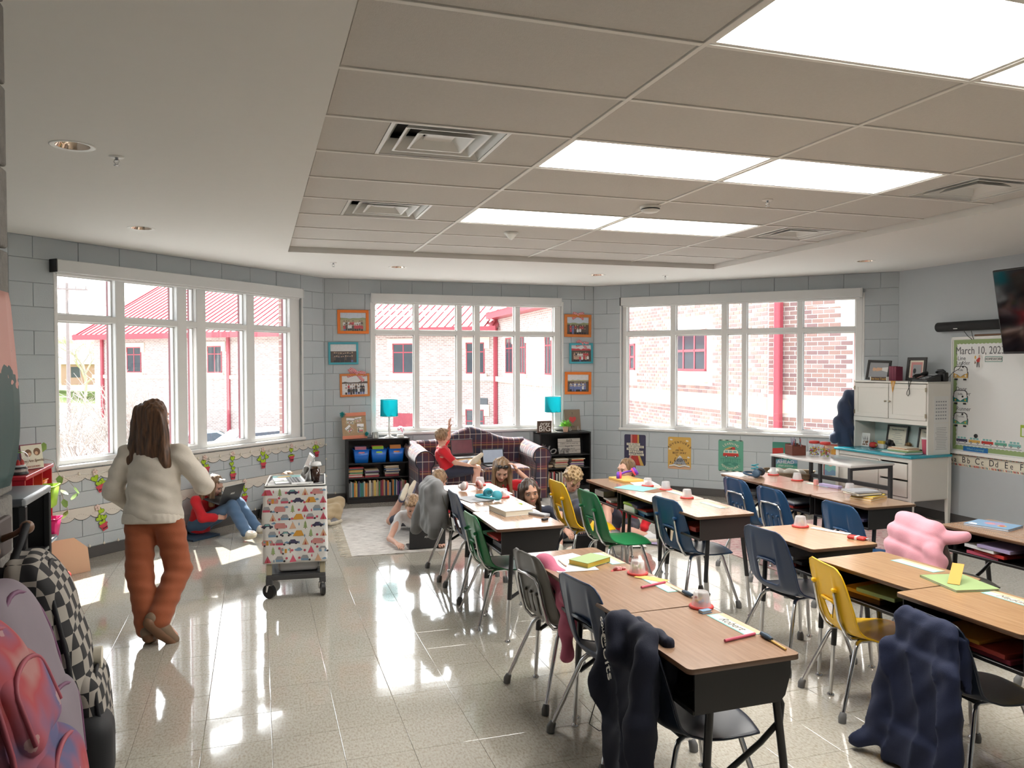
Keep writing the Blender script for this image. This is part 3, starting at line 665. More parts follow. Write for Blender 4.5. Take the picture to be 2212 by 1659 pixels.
def house(px,d,w,h,lab,col):
    c=campt(px,d,-.4); t=thing('house',lab,'house',c,R(8)); g=G(); g.bx(-w/2,w/2,-3,3,0,h); g.build('wall',col,t)
    g=G(); g.add([(-w/2-.4,-3.5,h),(w/2+.4,-3.5,h),(w/2+.4,3.5,h),(-w/2-.4,3.5,h),(-w/2-.4,0,h+2),(w/2+.4,0,h+2)],[(0,1,5,4),(2,3,4,5),(0,4,3),(1,2,5),(3,2,1,0)],False); g.build('roof',M_hroof,t)
    g=G(); g.bx(-w*.35,-w*.2,-3.05,-2.95,.8,1.9); g.bx(w*.1,w*.3,-3.05,-2.95,.2,1.9); g.build('window',M_wdark,t)
house(160,92,9,2.6,'pale one-storey house with gray roof far beyond the lawn',M_house); house(205,86,6,2.2,'small reddish house beside the pale house beyond the lawn',mat('red_siding',(.42,.25,.22),.8))
def pole(px,d,top,lab):
    c=campt(px,d,GZ); t=thing('utility_pole',lab,'pole',c,R(12)); g=G(); m=mat('weathered_pole',(.30,.25,.24),.8); g.cyl((0,0,0),(0,0,top-GZ),.16,.11,8); g.build('post',m,t)
    g=G(); g.box((0,-.1,top-GZ-.5),(2.9,.12,.14)); g.build('crossarm',m,t)
    g=G(); [g.cyl((x,-.1,top-GZ-.43),(x,-.1,top-GZ-.2),.05,.04,6) for x in (-1.3,-.6,.6,1.3)]; g.build('insulators',m,t)
    g=G(); g.cyl((.3,-.2,top-GZ-2.3),(.3,-.2,top-GZ-1.4),.24,.24,10); g.build('transformer',M_house,t)
pole(148,62,8.2,'tall utility pole with crossarm seen in the far left pane'); pole(357,70,8.6,'utility pole rising above the far roofline')
g=G()
for dz in (0,-.9): 
    a,b=campt(20,62,7.6+dz),campt(420,70,8.0+dz); P=[a.lerp(b,q/12)-Vector((0,0,1.1*4*(q/12)*(1-q/12))) for q in range(13)]; g.tube(P,.025,4)
tag(g.build('power_lines',M_black),'thin sagging power lines between the two utility poles','cable')
def car(px,d,lab,colr,rz,z):
    c=campt(px,d,z); t=thing('car',lab,'car',c,rz); m=mat('car_'+colr[0],colr[1],.25,coat=.5,var=.02)
    pr=[(-2.2,.3),(-2.25,.75),(-1.9,.95),(-1.2,1.0),(-.6,1.45),(.7,1.5),(1.5,1.05),(2.15,.85),(2.25,.5),(2.2,.3)]
    g=G(); g.M=Matrix.Rotation(0,4,'Z'); n=len(pr)
    ws=[.82 if zz<1.1 else .62 for _,zz in pr]
    vs=[(x,-w,zz) for (x,zz),w in zip(pr,ws)]+[(x,w,zz) for (x,zz),w in zip(pr,ws)]
    g.add(vs,[tuple(range(n)),tuple(range(2*n-1,n-1,-1))]+[(i,i+n,(i+1)%n+n,(i+1)%n) for i in range(n)],False); g.build('body',m,t)
    g=G(); g.add([(-1.12,-.80,1.02),(-.55,-.64,1.40),(.62,-.64,1.44),(1.3,-.80,1.05)],[(0,3,2,1)],False); g.add([(-1.15,.6,1.05),(-.65,.55,1.42),(-.65,-.55,1.42),(-1.15,-.6,1.05)],[(0,1,2,3)],False); g.add([(1.46,-.6,1.1),(.78,-.55,1.48),(.78,.55,1.48),(1.46,.6,1.1)],[(0,1,2,3)],False); g.build('windows',M_wdark,t,loc=(0,-.012,.012))
    for x in (-1.4,1.4):
        for s in (-1,1): g=G(); g.cyl((x,s*.70,.33),(x,s*.9,.33),.33,.33,14); g.build('wheel',M_black,t)
car(553,24,'white car parked just below the right panes of the left window',('white',(.75,.77,.8)),R(20),-1.72); car(412,27,'pale blue car parked behind the teacher outside the left window',('blue',(.45,.55,.62)),R(25),-2.05)
M_bark=mat('pale_bark',(.42,.36,.33),.8,var=.2)
def bare_tree(base,h,seed,lab,levels=5,spread=.55,lean=(0,0)):
    rg=random.Random(seed); t=thing('bare_tree',lab,'tree',base); tr=G(); br=G()
    def grow(p,d,L,r,lv):
        q=p+d*L; m_=p.lerp(q,.5)+Vector((rg.uniform(-1,1),rg.uniform(-1,1),rg.uniform(-1,1)))*L*.05
        (tr if lv==0 else br).tube([p,m_,q],[r,r*.86,r*.7],5 if lv<2 else 3,cap=False)
        if lv==levels: return
        for k in range(rg.choice((2,3,3,4)) if lv else 5):
            nd=(d+Vector((rg.uniform(-1,1),rg.uniform(-1,1),rg.uniform(-.5,.75)))*spread*1.25).normalized(); grow(q if k<2 else p.lerp(q,rg.uniform(.5,.95)),nd,L*rg.uniform(.62,.9),r*.62,lv+1)
    grow(Vector((0,0,0)),Vector((lean[0],lean[1],1)).normalized(),h*.26,h*.02,0)
    tr.build('trunk',M_bark,t); br.build('branches',M_bark,t,kind='stuff')
bare_tree(campt(255,15,GZ),4.6,3,'leafless pale tree with dense twigs filling the left panes',6,.62)
bare_tree(campt(160,19,GZ),4.4,11,'leafless pale shrub-like tree behind the nearest twiggy tree',6,.6)
bare_tree(campt(185,80,-1.5),9,5,'bare tree far beyond the lawn near the houses',5,.6); bare_tree(campt(245,74,-1.5),8,6,'bare tree far away just left of the red gable end',5,.6)
M_hedge=mat('faded_foliage',(.36,.38,.20),.9,var=.3,scale=1.5)
for k,(px,d,w,lab) in enumerate([(118,120,8,'hazy tree clump on the horizon at the far left'),(185,130,9,'hazy yellow green tree clump on the horizon behind the houses')]):
    c=campt(px,d,1.0); o=sob('distant_trees',[('e',(random.uniform(-w/2,w/2),random.uniform(-2,2),random.uniform(0,3)),(2.2,2,2.2)) for _ in range(9)],.5,M_hedge,k=.8,loc=c,disp=lambda x,y,z:.35*np.sin(x*3)*np.sin(y*3+1)*np.sin(z*3.3)); tag(o,lab,'trees')
# ================================================================== DESKS AND CHAIRS
def woodmat(name,c1,c2,rough=.20,scale=3,stretch=(26,1.6,26)):
    m=mat(name,c1,rough,var=0,coat=.15); n,l,b=nodes(m); tc=n.new('ShaderNodeTexCoord'); mp=n.new('ShaderNodeMapping'); mp.inputs['Scale'].default_value=stretch; l.new(tc.outputs['Object'],mp.inputs[0])
    nz=n.new('ShaderNodeTexNoise'); nz.inputs['Scale'].default_value=scale; nz.inputs['Detail'].default_value=6; nz.inputs['Distortion'].default_value=.6; l.new(mp.outputs[0],nz.inputs['Vector'])
    rp=n.new('ShaderNodeValToRGB'); rp.color_ramp.elements[0].position=.32; rp.color_ramp.elements[0].color=(*rgb(c1),1); rp.color_ramp.elements[1].position=.68; rp.color_ramp.elements[1].color=(*rgb(c2),1)
    l.new(nz.outputs[0],rp.inputs[0]); l.new(rp.outputs[0],b.inputs['Base Color']); return m
M_woodA=woodmat('walnut_laminate',(.26,.155,.095),(.34,.21,.135)); M_woodB=woodmat('oak_laminate',(.33,.19,.095),(.42,.255,.135))
M_edge=mat('dark_edge_band',(.15,.075,.04),.4); M_bbox=mat('black_steel',(.012,.011,.011),.35,var=.1); M_bboxb=mat('brown_steel',(.028,.022,.02),.4)
M_boot=mat('grey_rubber_boot',(.13,.13,.13),.7); M_leg=mat('black_leg_enamel',(.014,.014,.015),.3)
def rrect(x0,x1,y0,y1,r,n=4):
    P=[]
    for (cx,cy_,a0) in ((x1-r,y1-r,0),(x0+r,y1-r,90),(x0+r,y0+r,180),(x1-r,y0+r,270)):
        for k in range(n+1): a=R(a0+90*k/n); P.append((cx+r*math.cos(a),cy_+r*math.sin(a)))
    return P
def make_desk(wood,brace,brown=False,h=.72,name='school_desk'):
    t=thing(name,'x','desk'); W_,D=.226,.300; bx_=M_bboxb if brown else M_bbox
    g=G(); P=rrect(-W_,W_,-D,D,.022); g.poly(P,.017,'z',h-.017); g.build('desktop',wood,t)
    g=G(); n=len(P); Q=[(x*1.004,y*1.003) for x,y in P]
    g.add([(x,y,h-.002) for x,y in Q]+[(x,y,h-.018) for x,y in Q]+[(x*.97,y*.98,h-.0185) for x,y in Q],[(i,(i+1)%n,(i+1)%n+n,i+n)[::-1] for i in range(n)]+[(i+n,(i+1)%n+n,(i+1)%n+2*n,i+2*n)[::-1] for i in range(n)]); g.build('edge_band',M_edge,t)
    zt,zb=h-.019,h-.165; g=G(); b=.003
    side=[(-.195,zt),(.195,zt),(.195,zt-.05),(.172,zb+.02),(.15,zb),(-.195,zb)]
    for s in (-1,1):
        y=s*.283; g.add([(x,y-.003,z) for x,z in side]+[(x,y+.003,z) for x,z in side],[tuple(range(6)),tuple(range(11,5,-1))]+[(i,i+6,(i+1)%6+6,(i+1)%6) for i in range(6)],False)
    g.bx(-.195,.15,-.283,.283,zb,zb+.005,.001); g.bx(.188,.194,-.283,.283,zb+.09,zt,.001); g.add([(.194,-.283,zt-.05),(.194,.283,zt-.05),(.15,.283,zb),(.15,-.283,zb)],[(0,1,2,3),(3,2,1,0)],False)
    g.bx(-.20,-.19,-.285,.285,zb-.002,zb+.014,.002)
    g.build('book_box',bx_,t)
    for s in (-1,1):
        y=s*.262
        for k,(top,mid,foot) in enumerate((((-.12,y,zb+.03),(-.135,y,.30),(-.15,y*1.02,.012)),((.145,y,zb+.05),(.185,y,.32),(.215,y*1.02,.012)))):
            g=G(); T0,M0,F0=map(Vector,(top,mid,foot)); mid2=T0.lerp(M0,.25); g.tube([T0,mid2,M0.lerp(F0,-.02),M0.lerp(F0,.12)],[.0145]*4,10); lg=g.build('leg',M_leg,t)
            g=G(); g.tube([M0.lerp(F0,.08),M0.lerp(F0,.75),F0],[.0115,.0115,.009],10); lg2=g.build('leg_insert',M_chrome,lg)
            g=G(); g.lathe([(.018,.0),(.019,.006),(.010,.014),(.008,.02)],10,(foot[0],foot[1],0)); g.build('glide',M_chrome,lg)
        if brace:
            g=G(); g.tube([(.165,y*.93,zb+.02),(.19,y*.93,zb-.03),(.185,y*.93,zb-.09),(.10,y*.94,.40),(-.13,y*.97,.27)],.011,8); g.build('brace',M_leg,t)
    return t
def place(o,x,y,rz,label,group=None,z=0):
    o.location=(x,y,z); o.rotation_euler=(0,0,R(rz)); o['label']=label
    if group: o['group']=group
    return o
used=set()
def inst(proto,x,y,rz,label,group):
    if proto.name not in used: used.add(proto.name); return place(proto,x,y,rz,label,group)
    return dup(proto,(x,y,0),R(rz),label,group)
DK={'a':make_desk(M_woodA,True),'b':make_desk(M_woodA,False,True),'o':make_desk(M_woodB,False),'low':make_desk(M_woodA,True,h=.69)}
GD='student desks in rows'
DESK={}
for key,kind,x,y,rz,lab in [
 ('A1','a',1.68,6.15,1.5,'far desk of the white-glaring left row with the pale headphones on it'),
 ('A2','a',1.655,5.535,1,'middle desk of the left row carrying the teal headphones'),
 ('A3','a',1.63,4.918,0,'near desk of the left row with a thick closed book on it'),
 ('B1','b',2.985,6.085,0,'farthest desk of the middle row under the purple pink headphones'),
 ('B2','b',2.995,5.48,0,'middle desk of the middle row with the turquoise folder and green box inside'),
 ('B3','b',3.01,4.87,0,'nearest desk of the middle row with brown box side, behind the blue chair'),
 ('C1','low',1.62,3.815,2,'low desk behind the gray chair with worksheet papers on it'),
 ('C2','a',1.60,3.20,2,'wood-grain desk between the paper-covered desk and the hoodie chair desk'),
 ('C3','a',1.585,2.59,1,'closest front desk with the navy hoodie chair and red pen'),
 ('D1','a',4.31,6.005,0,'farthest desk of the right row with dark blue headphones'),
 ('D2','a',4.32,5.40,0,'middle desk of the right row behind the second chrome-looped blue chair'),
 ('D3','a',4.33,4.79,0,'nearest desk of the right row topped by stacked books'),
 ('E1','o',3.125,3.87,0,'light wood desk with one cup, in front of the tall navy chair'),
 ('E2','o',3.02,3.11,3,'golden oak desk in front of the yellow chair with dirty seat'),
 ('E3','o',2.945,2.495,2,'desk at lower right behind the long hanging navy sweatshirt'),
 ('F1','a',4.36,3.60,3,'desk at the right edge with a picture book on top'),
 ('F2','a',4.33,2.98,2,'desk beyond the right edge beside the cut-off yellow chair')]:
    DESK[key]=inst(DK[kind],x,y,rz,lab,GD)
# ---- chairs
M_sh={'green':mat('green_shell',(.012,.17,.055),.30,var=.04),'yellow':mat('yellow_shell',(.85,.50,.012),.32,var=.05,scale=5),'navy':mat('navy_shell',(.016,.035,.085),.32,var=.08,scale=5),'blue':mat('blue_shell',(.012,.055,.14),.30,var=.05,scale=5),'gray':mat('gray_shell',(.105,.098,.085),.35,var=.05),'dark':mat('dark_navy_shell',(.014,.022,.042),.35,var=.08)}
PROF=[(.222,.392),(.214,.410),(.19,.420),(.12,.413),(.0,.402),(-.09,.402),(-.15,.412),(-.185,.438),(-.205,.49),(-.22,.56),(-.236,.64),(-.252,.72),(-.262,.785)]
_d=[0]
for a,b in zip(PROF,PROF[1:]): _d.append(_d[-1]+math.hypot(b[0]-a[0],b[1]-a[1]))
PL=_d[-1]
def prof(s):
    s=max(0,min(PL,s)); i=min(len(PROF)-2,max(k for k in range(len(_d)) if _d[k]<=s) if s<PL else len(PROF)-2); t=(s-_d[i])/(_d[i+1]-_d[i])
    P=[Vector(PROF[max(0,min(len(PROF)-1,i+k))]) for k in (-1,0,1,2)]
    return .5*(2*P[1]+(P[2]-P[0])*t+(2*P[0]-5*P[1]+4*P[2]-P[3])*t*t+(3*P[1]-P[0]-3*P[2]+P[3])*t**3)
def s_at_z(z):
    return min((abs(prof(PL*k/400)[1]-z),PL*k/400) for k in range(200,401))[1]
def hw(s):
    f=s/PL; w=np.interp(f,[0,.06,.25,.45,.55,.7,.85,.93,.97,1],[.165,.19,.203,.20,.198,.200,.190,.178,.160,.118]); return float(w)
def hole_sd(kind):
    zs=s_at_z
    def rr(y,s,cy_,cs,hy,hs,r): qx,qy=abs(y-cy_)-hy+r,abs(s-cs)-hs+r; return math.hypot(max(qx,0),max(qy,0))+min(max(qx,qy),0)-r
    if kind=='hole': c,h=(zs(.465)+zs(.605))/2,(zs(.605)-zs(.465))/2; return lambda y,s: rr(y,s,0,c,.085,h,.035)
    if kind=='tri':
        a,b=zs(.475),zs(.585)
        def f(y,s):
            t=(s-a)/(b-a); return max((abs(y)-(.012+.055*t))*.85,(s-b)*1.0,(a-s))
        return f
    if kind=='slot': a,b=zs(.46),zs(.565); return lambda y,s: min(rr(y,s,cy_,(a+b)/2,.008,(b-a)/2,.008) for cy_ in (-.06,-.0,.06))
    return lambda y,s:1
def make_chair(colr,kind,boots=True):
    m=M_sh[colr]; t=thing('school_chair','x','chair'); f=hole_sd(kind); NU,NV=64,36
    def phys(u,v): s=PL*u; return (v*2-1)*hw(s),s
    def snap(i,j):
        u,v=i/(NU-1),j/(NV-1); y,s=phys(u,v); d=f(y,s)
        if abs(d)<.0075:
            e=1e-4; gx,gy=(f(y+e,s)-d)/e,(f(y,s+e)-d)/e; n2=gx*gx+gy*gy or 1; y-=d*gx/n2; s-=d*gy/n2
        return y,s
    def fn(u,v):
        i,j=round(u*(NU-1)),round(v*(NV-1)); y,s=snap(i,j); p=prof(s); q=prof(s+.004)-prof(s-.004); q=q.normalized() if q.length else Vector((0,1)); nx,nz=q[1],-q[0]
        k=min(1,abs(y)/hw(s)); fr=s/PL; c=float(np.interp(fr,[0,.12,.35,.52,.7,.9,1],[-.030,-.022,.004,.040,.030,.016,.004]))*k**2.6
        rib=0
        if kind in('tri','hole') and fr>.55: rib=-.010*math.exp(-((abs(y)-.105+.03*(fr-.6))/.012)**2)*math.sin(PI*min(1,(fr-.55)/.42))
        if kind=='slot' and fr>.5: rib=-.006*math.exp(-((k-.62)/.12)**2)
        off=-(c+rib)
        return (p[0]-nx*off*-1*-1 if 0 else p[0]+nx*(-off)*1.0, y, p[1]+nz*(-off))
    def hole(i,j):
        c=[snap(i+a,j+b) for a in (0,1) for b in (0,1)]; return f(sum(p[0] for p in c)/4,sum(p[1] for p in c)/4)<0
    g=G(); g.sheet(fn,NU,NV,.0055,hole); g.build('seat_shell',m,t)
    # rolled lip round the shell edge
    L=[]
    for k in range(NU): L.append(fn(k/(NU-1),0))
    for k in range(1,NV): L.append(fn(1,k/(NV-1)))
    for k in range(NU-2,-1,-1): L.append(fn(k/(NU-1),1))
    for k in range(NV-2,0,-1): L.append(fn(0,k/(NV-1)))
    g=G(); g.tube(L[::2],.0052,6,closed=True); g.build('shell_rim',m,t)
    if kind in('tri','hole'):  # handle lip
        zt=s_at_z(.605 if kind=='hole' else .585); hwid=.075 if kind=='hole' else .062; p=prof(zt); g=G(); g.tube([(p[0]+.004,-hwid,p[1]-.012),(p[0]-.010,-hwid*.8,p[1]+.002),(p[0]-.014,0,p[1]+.004),(p[0]-.010,hwid*.8,p[1]+.002),(p[0]+.004,hwid,p[1]-.012)],.008,8); g.build('handle_lip',m,t)
    if kind=='tri':   # chrome uprights held by pegs on the back
        for s in (-1,1):
            pts=[(-.06,s*.09,.385),(-.15,s*.098,.392)]
            for z in (.42,.50,.58,.645): q=prof(s_at_z(z)); pts.append((q[0]-.016,s*.108,z))
            g=G(); g.tube(pts,.0085,8); g.build('back_rail',M_chrome,t)
            q=prof(s_at_z(.65)); g=G(); g.box((q[0]-.014,s*.108,.66),(.03,.026,.022),.006,rot=(0,.2,0)); g.build('peg_clip',m,t)
    if kind=='slot':
        pts=[(-.06,-.11,.385),(-.16,-.125,.395)]
        for z in (.44,.54,.63): q=prof(s_at_z(z)); pts.append((q[0]-.014,-.128+.02*(z-.44),z))
        q=prof(s_at_z(.67)); pts+=[(q[0]-.013,-.10,.668),(q[0]-.013,0,.674),(q[0]-.013,.10,.668)]
        pts+=[(a,-b,c) for a,b,c in pts[:5][::-1]]
        g=G(); g.tube(pts,.0085,8); g.build('back_loop',M_chrome,t)
        g=G()
        for y in (-.06,0,.06): 
            q=prof(s_at_z(.575)); g.box((q[0]-.006,y,.575),(.022,.018,.016),.005)
        g.build('slot_hoods',m,t)
    for s in (-1,1):
        g=G(); g.tube([(-.10,s*.115,.382),(.06,s*.115,.386),(.12,s*.115,.392)],.010,8); g.build('seat_rail',M_chrome,t)
        for foot,top,b1,b2 in (((-.262,s*.225,.03),(-.10,s*.115,.382),(-.125,s*.125,.378),(-.145,s*.14,.35)),((.225,s*.215,.03),(.10,s*.115,.389),(.125,s*.122,.386),(.142,s*.135,.36))):
            g=G(); g.tube([top,b1,b2,tuple(Vector(b2).lerp(Vector(foot),.5)),foot],[.011,.011,.011,.0108,.0092],10); lg=g.build('leg',M_chrome,t)
            d=(Vector(foot)-Vector(b2)).normalized(); e=Vector(foot); g=G()
            if boots: g.tube([e-d*.022,e-d*.02,e+d*.004,e+Vector((d.x*.3,d.y*.3,0))*.03-Vector((0,0,.030))],[.013,.0165,.021,.0195],12); g.build('boot',M_boot,lg)
            else: g.lathe([(.014,0),(.0145,.006),(.008,.012),(.008,.034)],10,(foot[0]+d.x*.01,foot[1]+d.y*.01,0)); g.build('glide',M_chrome,lg)
    g=G(); g.box((-.085,0,.380),(.05,.235,.008),.003); g.build('rear_bracket',M_bbox if colr!='gray' else M_chrome,t); g=G(); g.box((.085,0,.388),(.04,.235,.008),.003); g.build('front_bracket',M_bbox,t)
    return t
CH={}
def chair(col_,kind,x,y,rz,lab,boots=True,sc_=1):
    k=(col_,kind,boots)
    if k not in CH: CH[k]=make_chair(*k)
    o=inst(CH[k],x,y,rz,lab,'student chairs'); o.scale=(sc_,)*3; return o
chair('gray','slot',1.635,6.34,0,'chair hidden under the gray draped jacket, left row far end')
chair('navy','hole',1.645,5.72,0,'navy chair of the left row holding a white paper in its handle hole')
chair('green','tri',1.60,5.13,3,'green chair of the left row, at the desk with the thick book',False,.93)
chair('yellow','tri',2.575,5.98,2,'yellow chair in front of the curly-haired boy')
chair('green','tri',2.61,5.44,3,'green chair pulled out beside the middle row, behind the yellow chair',True)
chair('blue','tri',3.01,4.98,6,'blue chair with a triangular handle hole at the middle row near end')
chair('gray','slot',1.57,3.87,8,'taupe gray chair with a chrome back loop and pink jacket behind it',True,.97)
chair('navy','hole',1.60,3.25,8,'navy chair between the gray chair and the hoodie chair')
chair('dark','hole',1.575,2.63,0,'dark chair in the foreground under the navy hoodie',True,.96)
chair('blue','slot',4.03,5.62,0,'farther of two blue chairs with chrome back loops, right row')
chair('blue','slot',4.0,5.11,0,'nearer of two blue chairs with chrome back loops, right row')
chair('blue','hole',4.035,4.40,0,'blue chair with a large handle hole at the book-stacked right row desk')
chair('navy','hole',3.04,3.88,4,'tall navy chair with a large rounded opening beside the oak desk')
chair('yellow','tri',2.97,3.24,-12,'yellow chair with a scuffed dirty seat in the foreground',True,.93)
chair('dark','hole',2.93,2.56,-4,'chair under the long navy sweatshirt at the lower right',True,.86)
chair('gray','slot',4.05,3.74,0,'chair under the pink puffer coat')
chair('yellow','tri',4.17,2.93,0,'yellow chair cut off by the right edge of the view')
for k,o in list(DK.items()): pass
# ================================================================== BACK WALL: SOFA, SHELVES, FRAMES
def plaidmat():
    m=mat('plaid_upholstery',(.05,.045,.08),.9,var=0,sheen=.2); n,l,b=nodes(m)
    tc=n.new('ShaderNodeTexCoord'); sx=n.new('ShaderNodeSeparateXYZ'); l.new(tc.outputs['Object'],sx.inputs[0]); sn=n.new('ShaderNodeSeparateXYZ'); l.new(tc.outputs['Normal'],sn.inputs[0])
    ax=math_node(n,l,'GREATER_THAN',math_node(n,l,'ABSOLUTE',sn.outputs[0]),.72); az=math_node(n,l,'GREATER_THAN',math_node(n,l,'ABSOLUTE',sn.outputs[2]),.72)
    def fm(f,a,b_):
        x=n.new('ShaderNodeMix'); x.data_type='FLOAT'; l.new(f,x.inputs[0]); l.new(a,x.inputs[2]); l.new(b_,x.inputs[3]); return x.outputs[0]
    u=fm(ax,sx.outputs[0],sx.outputs[1]); v=fm(az,sx.outputs[2],sx.outputs[1])
    def band(c,per,lo,hi):
        t=math_node(n,l,'FRACT',math_node(n,l,'MULTIPLY_ADD',c,1/per,10)); return math_node(n,l,'MULTIPLY',math_node(n,l,'GREATER_THAN',t,lo),math_node(n,l,'LESS_THAN',t,hi))
    def mixf(col,f,c,k): return mixc(n,l,math_node(n,l,'MULTIPLY',f,k),col,c)
    c=mixc(n,l,.0,(.034,.030,.055),(.03,.03,.05))
    c=mixf(c,band(u,.30,.45,.95),(.085,.022,.035),.5); c=mixf(c,band(v,.26,.50,.92),(.085,.022,.035),.6)
    c=mixf(c,band(v,.26,.62,.70),(.25,.12,.06),.8); c=mixf(c,band(u,.15,.30,.36),(.34,.16,.07),.55)
    c=mixf(c,band(u,.15,.80,.845),(.52,.46,.40),.8); c=mixf(c,band(v,.26,.20,.228),(.52,.48,.46),.75); c=mixf(c,band(v,.26,.76,.785),(.40,.10,.10),.7)
    l.new(c,b.inputs['Base Color']); return m
M_plaid=plaidmat(); M_pip=mat('dark_piping',(.02,.018,.03),.8)
sofa=thing('loveseat','plaid camelback loveseat with rolled arms under the middle window','sofa',(2.645,9.62,0))
g=G(); g.bx(-.80,.80,-.36,.38,.04,.30,.03,3); g.build('base',M_plaid,sofa)
for s in (-1,1):
    g=G(); g.box((s*.305,-.06,.375),(.605,.72,.17),.05,seg=4); g.build('seat_cushion',M_plaid,sofa)
    # rolled arm: keyhole section swept front to back
    sec=[];  R0=.118
    for k in range(13): a=R(-50+ (280)*k/12); sec.append((R0*math.cos(a),R0*math.sin(a)))
    prof_=[(.085,-.52)]+[(x,y) for x,y in sec]+[(-.085,-.52)]
    g=G(); NY=7; vs=[];fs=[]
    for q in range(NY):
        y=-.41+.82*q/(NY-1); zc=.585+.055*(q/(NY-1))**1.5
        for (x,z) in prof_: vs.append((s*(.725+.0)+x+ (s*.02 if z>-.2 else 0),y,max(.03,zc+z)))
    k=len(prof_)
    for q in range(NY-1):
        for i in range(k-1): fs.append((q*k+i,(q+1)*k+i,(q+1)*k+i+1,q*k+i+1))
    g.add(vs,fs); g.add(vs[:k],[tuple(range(k))],False); g.add(vs[-k:],[tuple(range(k-1,-1,-1))],False)
    ar=g.build('arm',M_plaid,sofa)
    g=G(); g.tube([(s*.725+x+(s*.02 if z>-.2 else 0),-.413,max(.035,.585+z)) for x,z in prof_],.007,6); g.build('piping',M_pip,ar)
g=G()
def camel(u): 
    x=-.72+1.44*u; return x,.76+.155*math.exp(-((x)/.36)**2)+.01*math.cos(x*8)
NB=33; vs=[];fs=[]; ring=[(-.02,.0),(-.045,.6),(-.06,.88),(-.03,.97),(.03,1.0),(.10,.97),(.13,.88),(.14,.4),(.14,0)]
for q in range(NB):
    x,zt=camel(q/(NB-1)); e=min(1,min(q,NB-1-q)/2.0+.55)
    for (yy,f) in ring: vs.append((x,.20+yy*e+(.05 if f<.6 else .05),.32+(zt-.32)*f))
k=len(ring)
for q in range(NB-1):
    for i in range(k-1): fs.append((q*k+i,(q+1)*k+i,(q+1)*k+i+1,q*k+i+1))
g.add(vs,[f[::1] for f in fs]); g.add(vs[:k],[tuple(range(k))],False); g.add(vs[-k:],[tuple(range(k-1,-1,-1))],False); bk=g.build('back',M_plaid,sofa)
for sx_ in (-1,1):
    for sy_ in (-.33,.34): g=G(); g.cyl((sx_*.74,sy_,0),(sx_*.74,sy_,.05),.025,.03,10); g.build('foot',M_black,sofa)
# ---- bookcases
M_bc=mat('black_oak_laminate',(.012,.012,.013),.35,var=.3,stretch=(4,4,.5),scale=20)
def bookcase(lab,x0,x1,yf,zt,shelves):
    w=x1-x0; d=10.13-yf; t=thing('bookcase',lab,'bookcase',((x0+x1)/2,yf+d/2,0)); h=w/2; q=.018
    for s in (-1,1): g=G(); g.bx(s*h-(q if s>0 else 0),s*h+(0 if s>0 else q),-d/2,d/2,0,zt,.002); g.build('side_panel',M_bc,t)
    g=G(); g.bx(-h,h,-d/2-.004,d/2,zt-.02,zt,.003); g.build('top_panel',M_bc,t)
    g=G(); g.bx(-h+q,h-q,d/2-.006,d/2,.06,zt-.02); g.build('back_panel',M_bc,t)
    g=G(); g.bx(-h+q,h-q,-d/2+.008,-d/2+.02,0,.06); g.build('kick_board',M_bc,t)
    for z in shelves: g=G(); g.bx(-h+q,h-q,-d/2+.006,d/2-.006,z-.018,z,.002); g.build('shelf',M_bc,t)
    return t
SL_=[.08,.325,.505]; bookcase('low black bookcase with blue bins, left of the plaid sofa',1.055,1.84,9.875,.81,SL_)
SR_=[.08,.335,.515]; bookcase('low black bookcase with the love sign, right of the plaid sofa',3.60,4.345,9.865,.815,SR_)
BC={n_:mat('book_'+n_,c,.6,var=.12,scale=20) for n_,c in {'cream':(.62,.55,.42),'tan':(.42,.31,.19),'gray':(.33,.34,.35),'teal':(.05,.22,.26),'blue':(.06,.13,.32),'navy':(.03,.045,.11),'red':(.42,.05,.05),'maroon':(.19,.03,.06),'orange':(.70,.26,.06),'yellow':(.70,.52,.12),'green':(.06,.23,.10),'black':(.02,.02,.025),'white':(.70,.69,.66),'purple':(.17,.07,.25),'pink':(.62,.22,.30),'brown':(.17,.09,.05)}.items()}
M_page=mat('page_edges',(.68,.64,.54),.9,stretch=(1,1,60),scale=30,var=.15)
ORD=['first','second','third','fourth','fifth','sixth','seventh','eighth','ninth','tenth']
def ordn(k): return ORD[k] if k<10 else '%d%s'%(k+1,'th' if k+1 in(11,12,13) else {1:'st',2:'nd',3:'rd'}.get((k+1)%10,'th'))
def bookmesh(w,d,h,col):
    """upright closed book: thickness w (x), depth d (y, spine at -y), height h"""
    g=G(); g.mt(0); c=.0018; g.bx(-w/2,-w/2+c,0,d,0,h); g.bx(w/2-c,w/2,0,d,0,h); g.bx(-w/2,w/2,-.002,c,0,h,.001); g.mt(1); g.bx(-w/2+c,w/2-c,c,d-.004,.003,h-.003); return g.mesh('book',[BC[col],M_page])
def row_books(x0,x1,y,z,hmin,hmax,d,seq,group,labf,lean=None,tall=None):
    x=x0; k=0
    while True:
        w=random.uniform(.009,.024); 
        if x+w>x1: break
        colr=seq[k%len(seq)] if k<len(seq) else random.choice(list(BC)); h=random.uniform(hmin,hmax)
        a=random.choice((0,0,0,1,2,-1))*.6 if lean is None else lean
        o=ob('book',bookmesh(w,d*random.uniform(.85,1),h,colr),loc=(x+w/2,y+random.uniform(0,.015),z),rot=(0,R(a*.4),0)); tag(o,labf(colr,k),'book',group); x+=w+.0013; k+=1
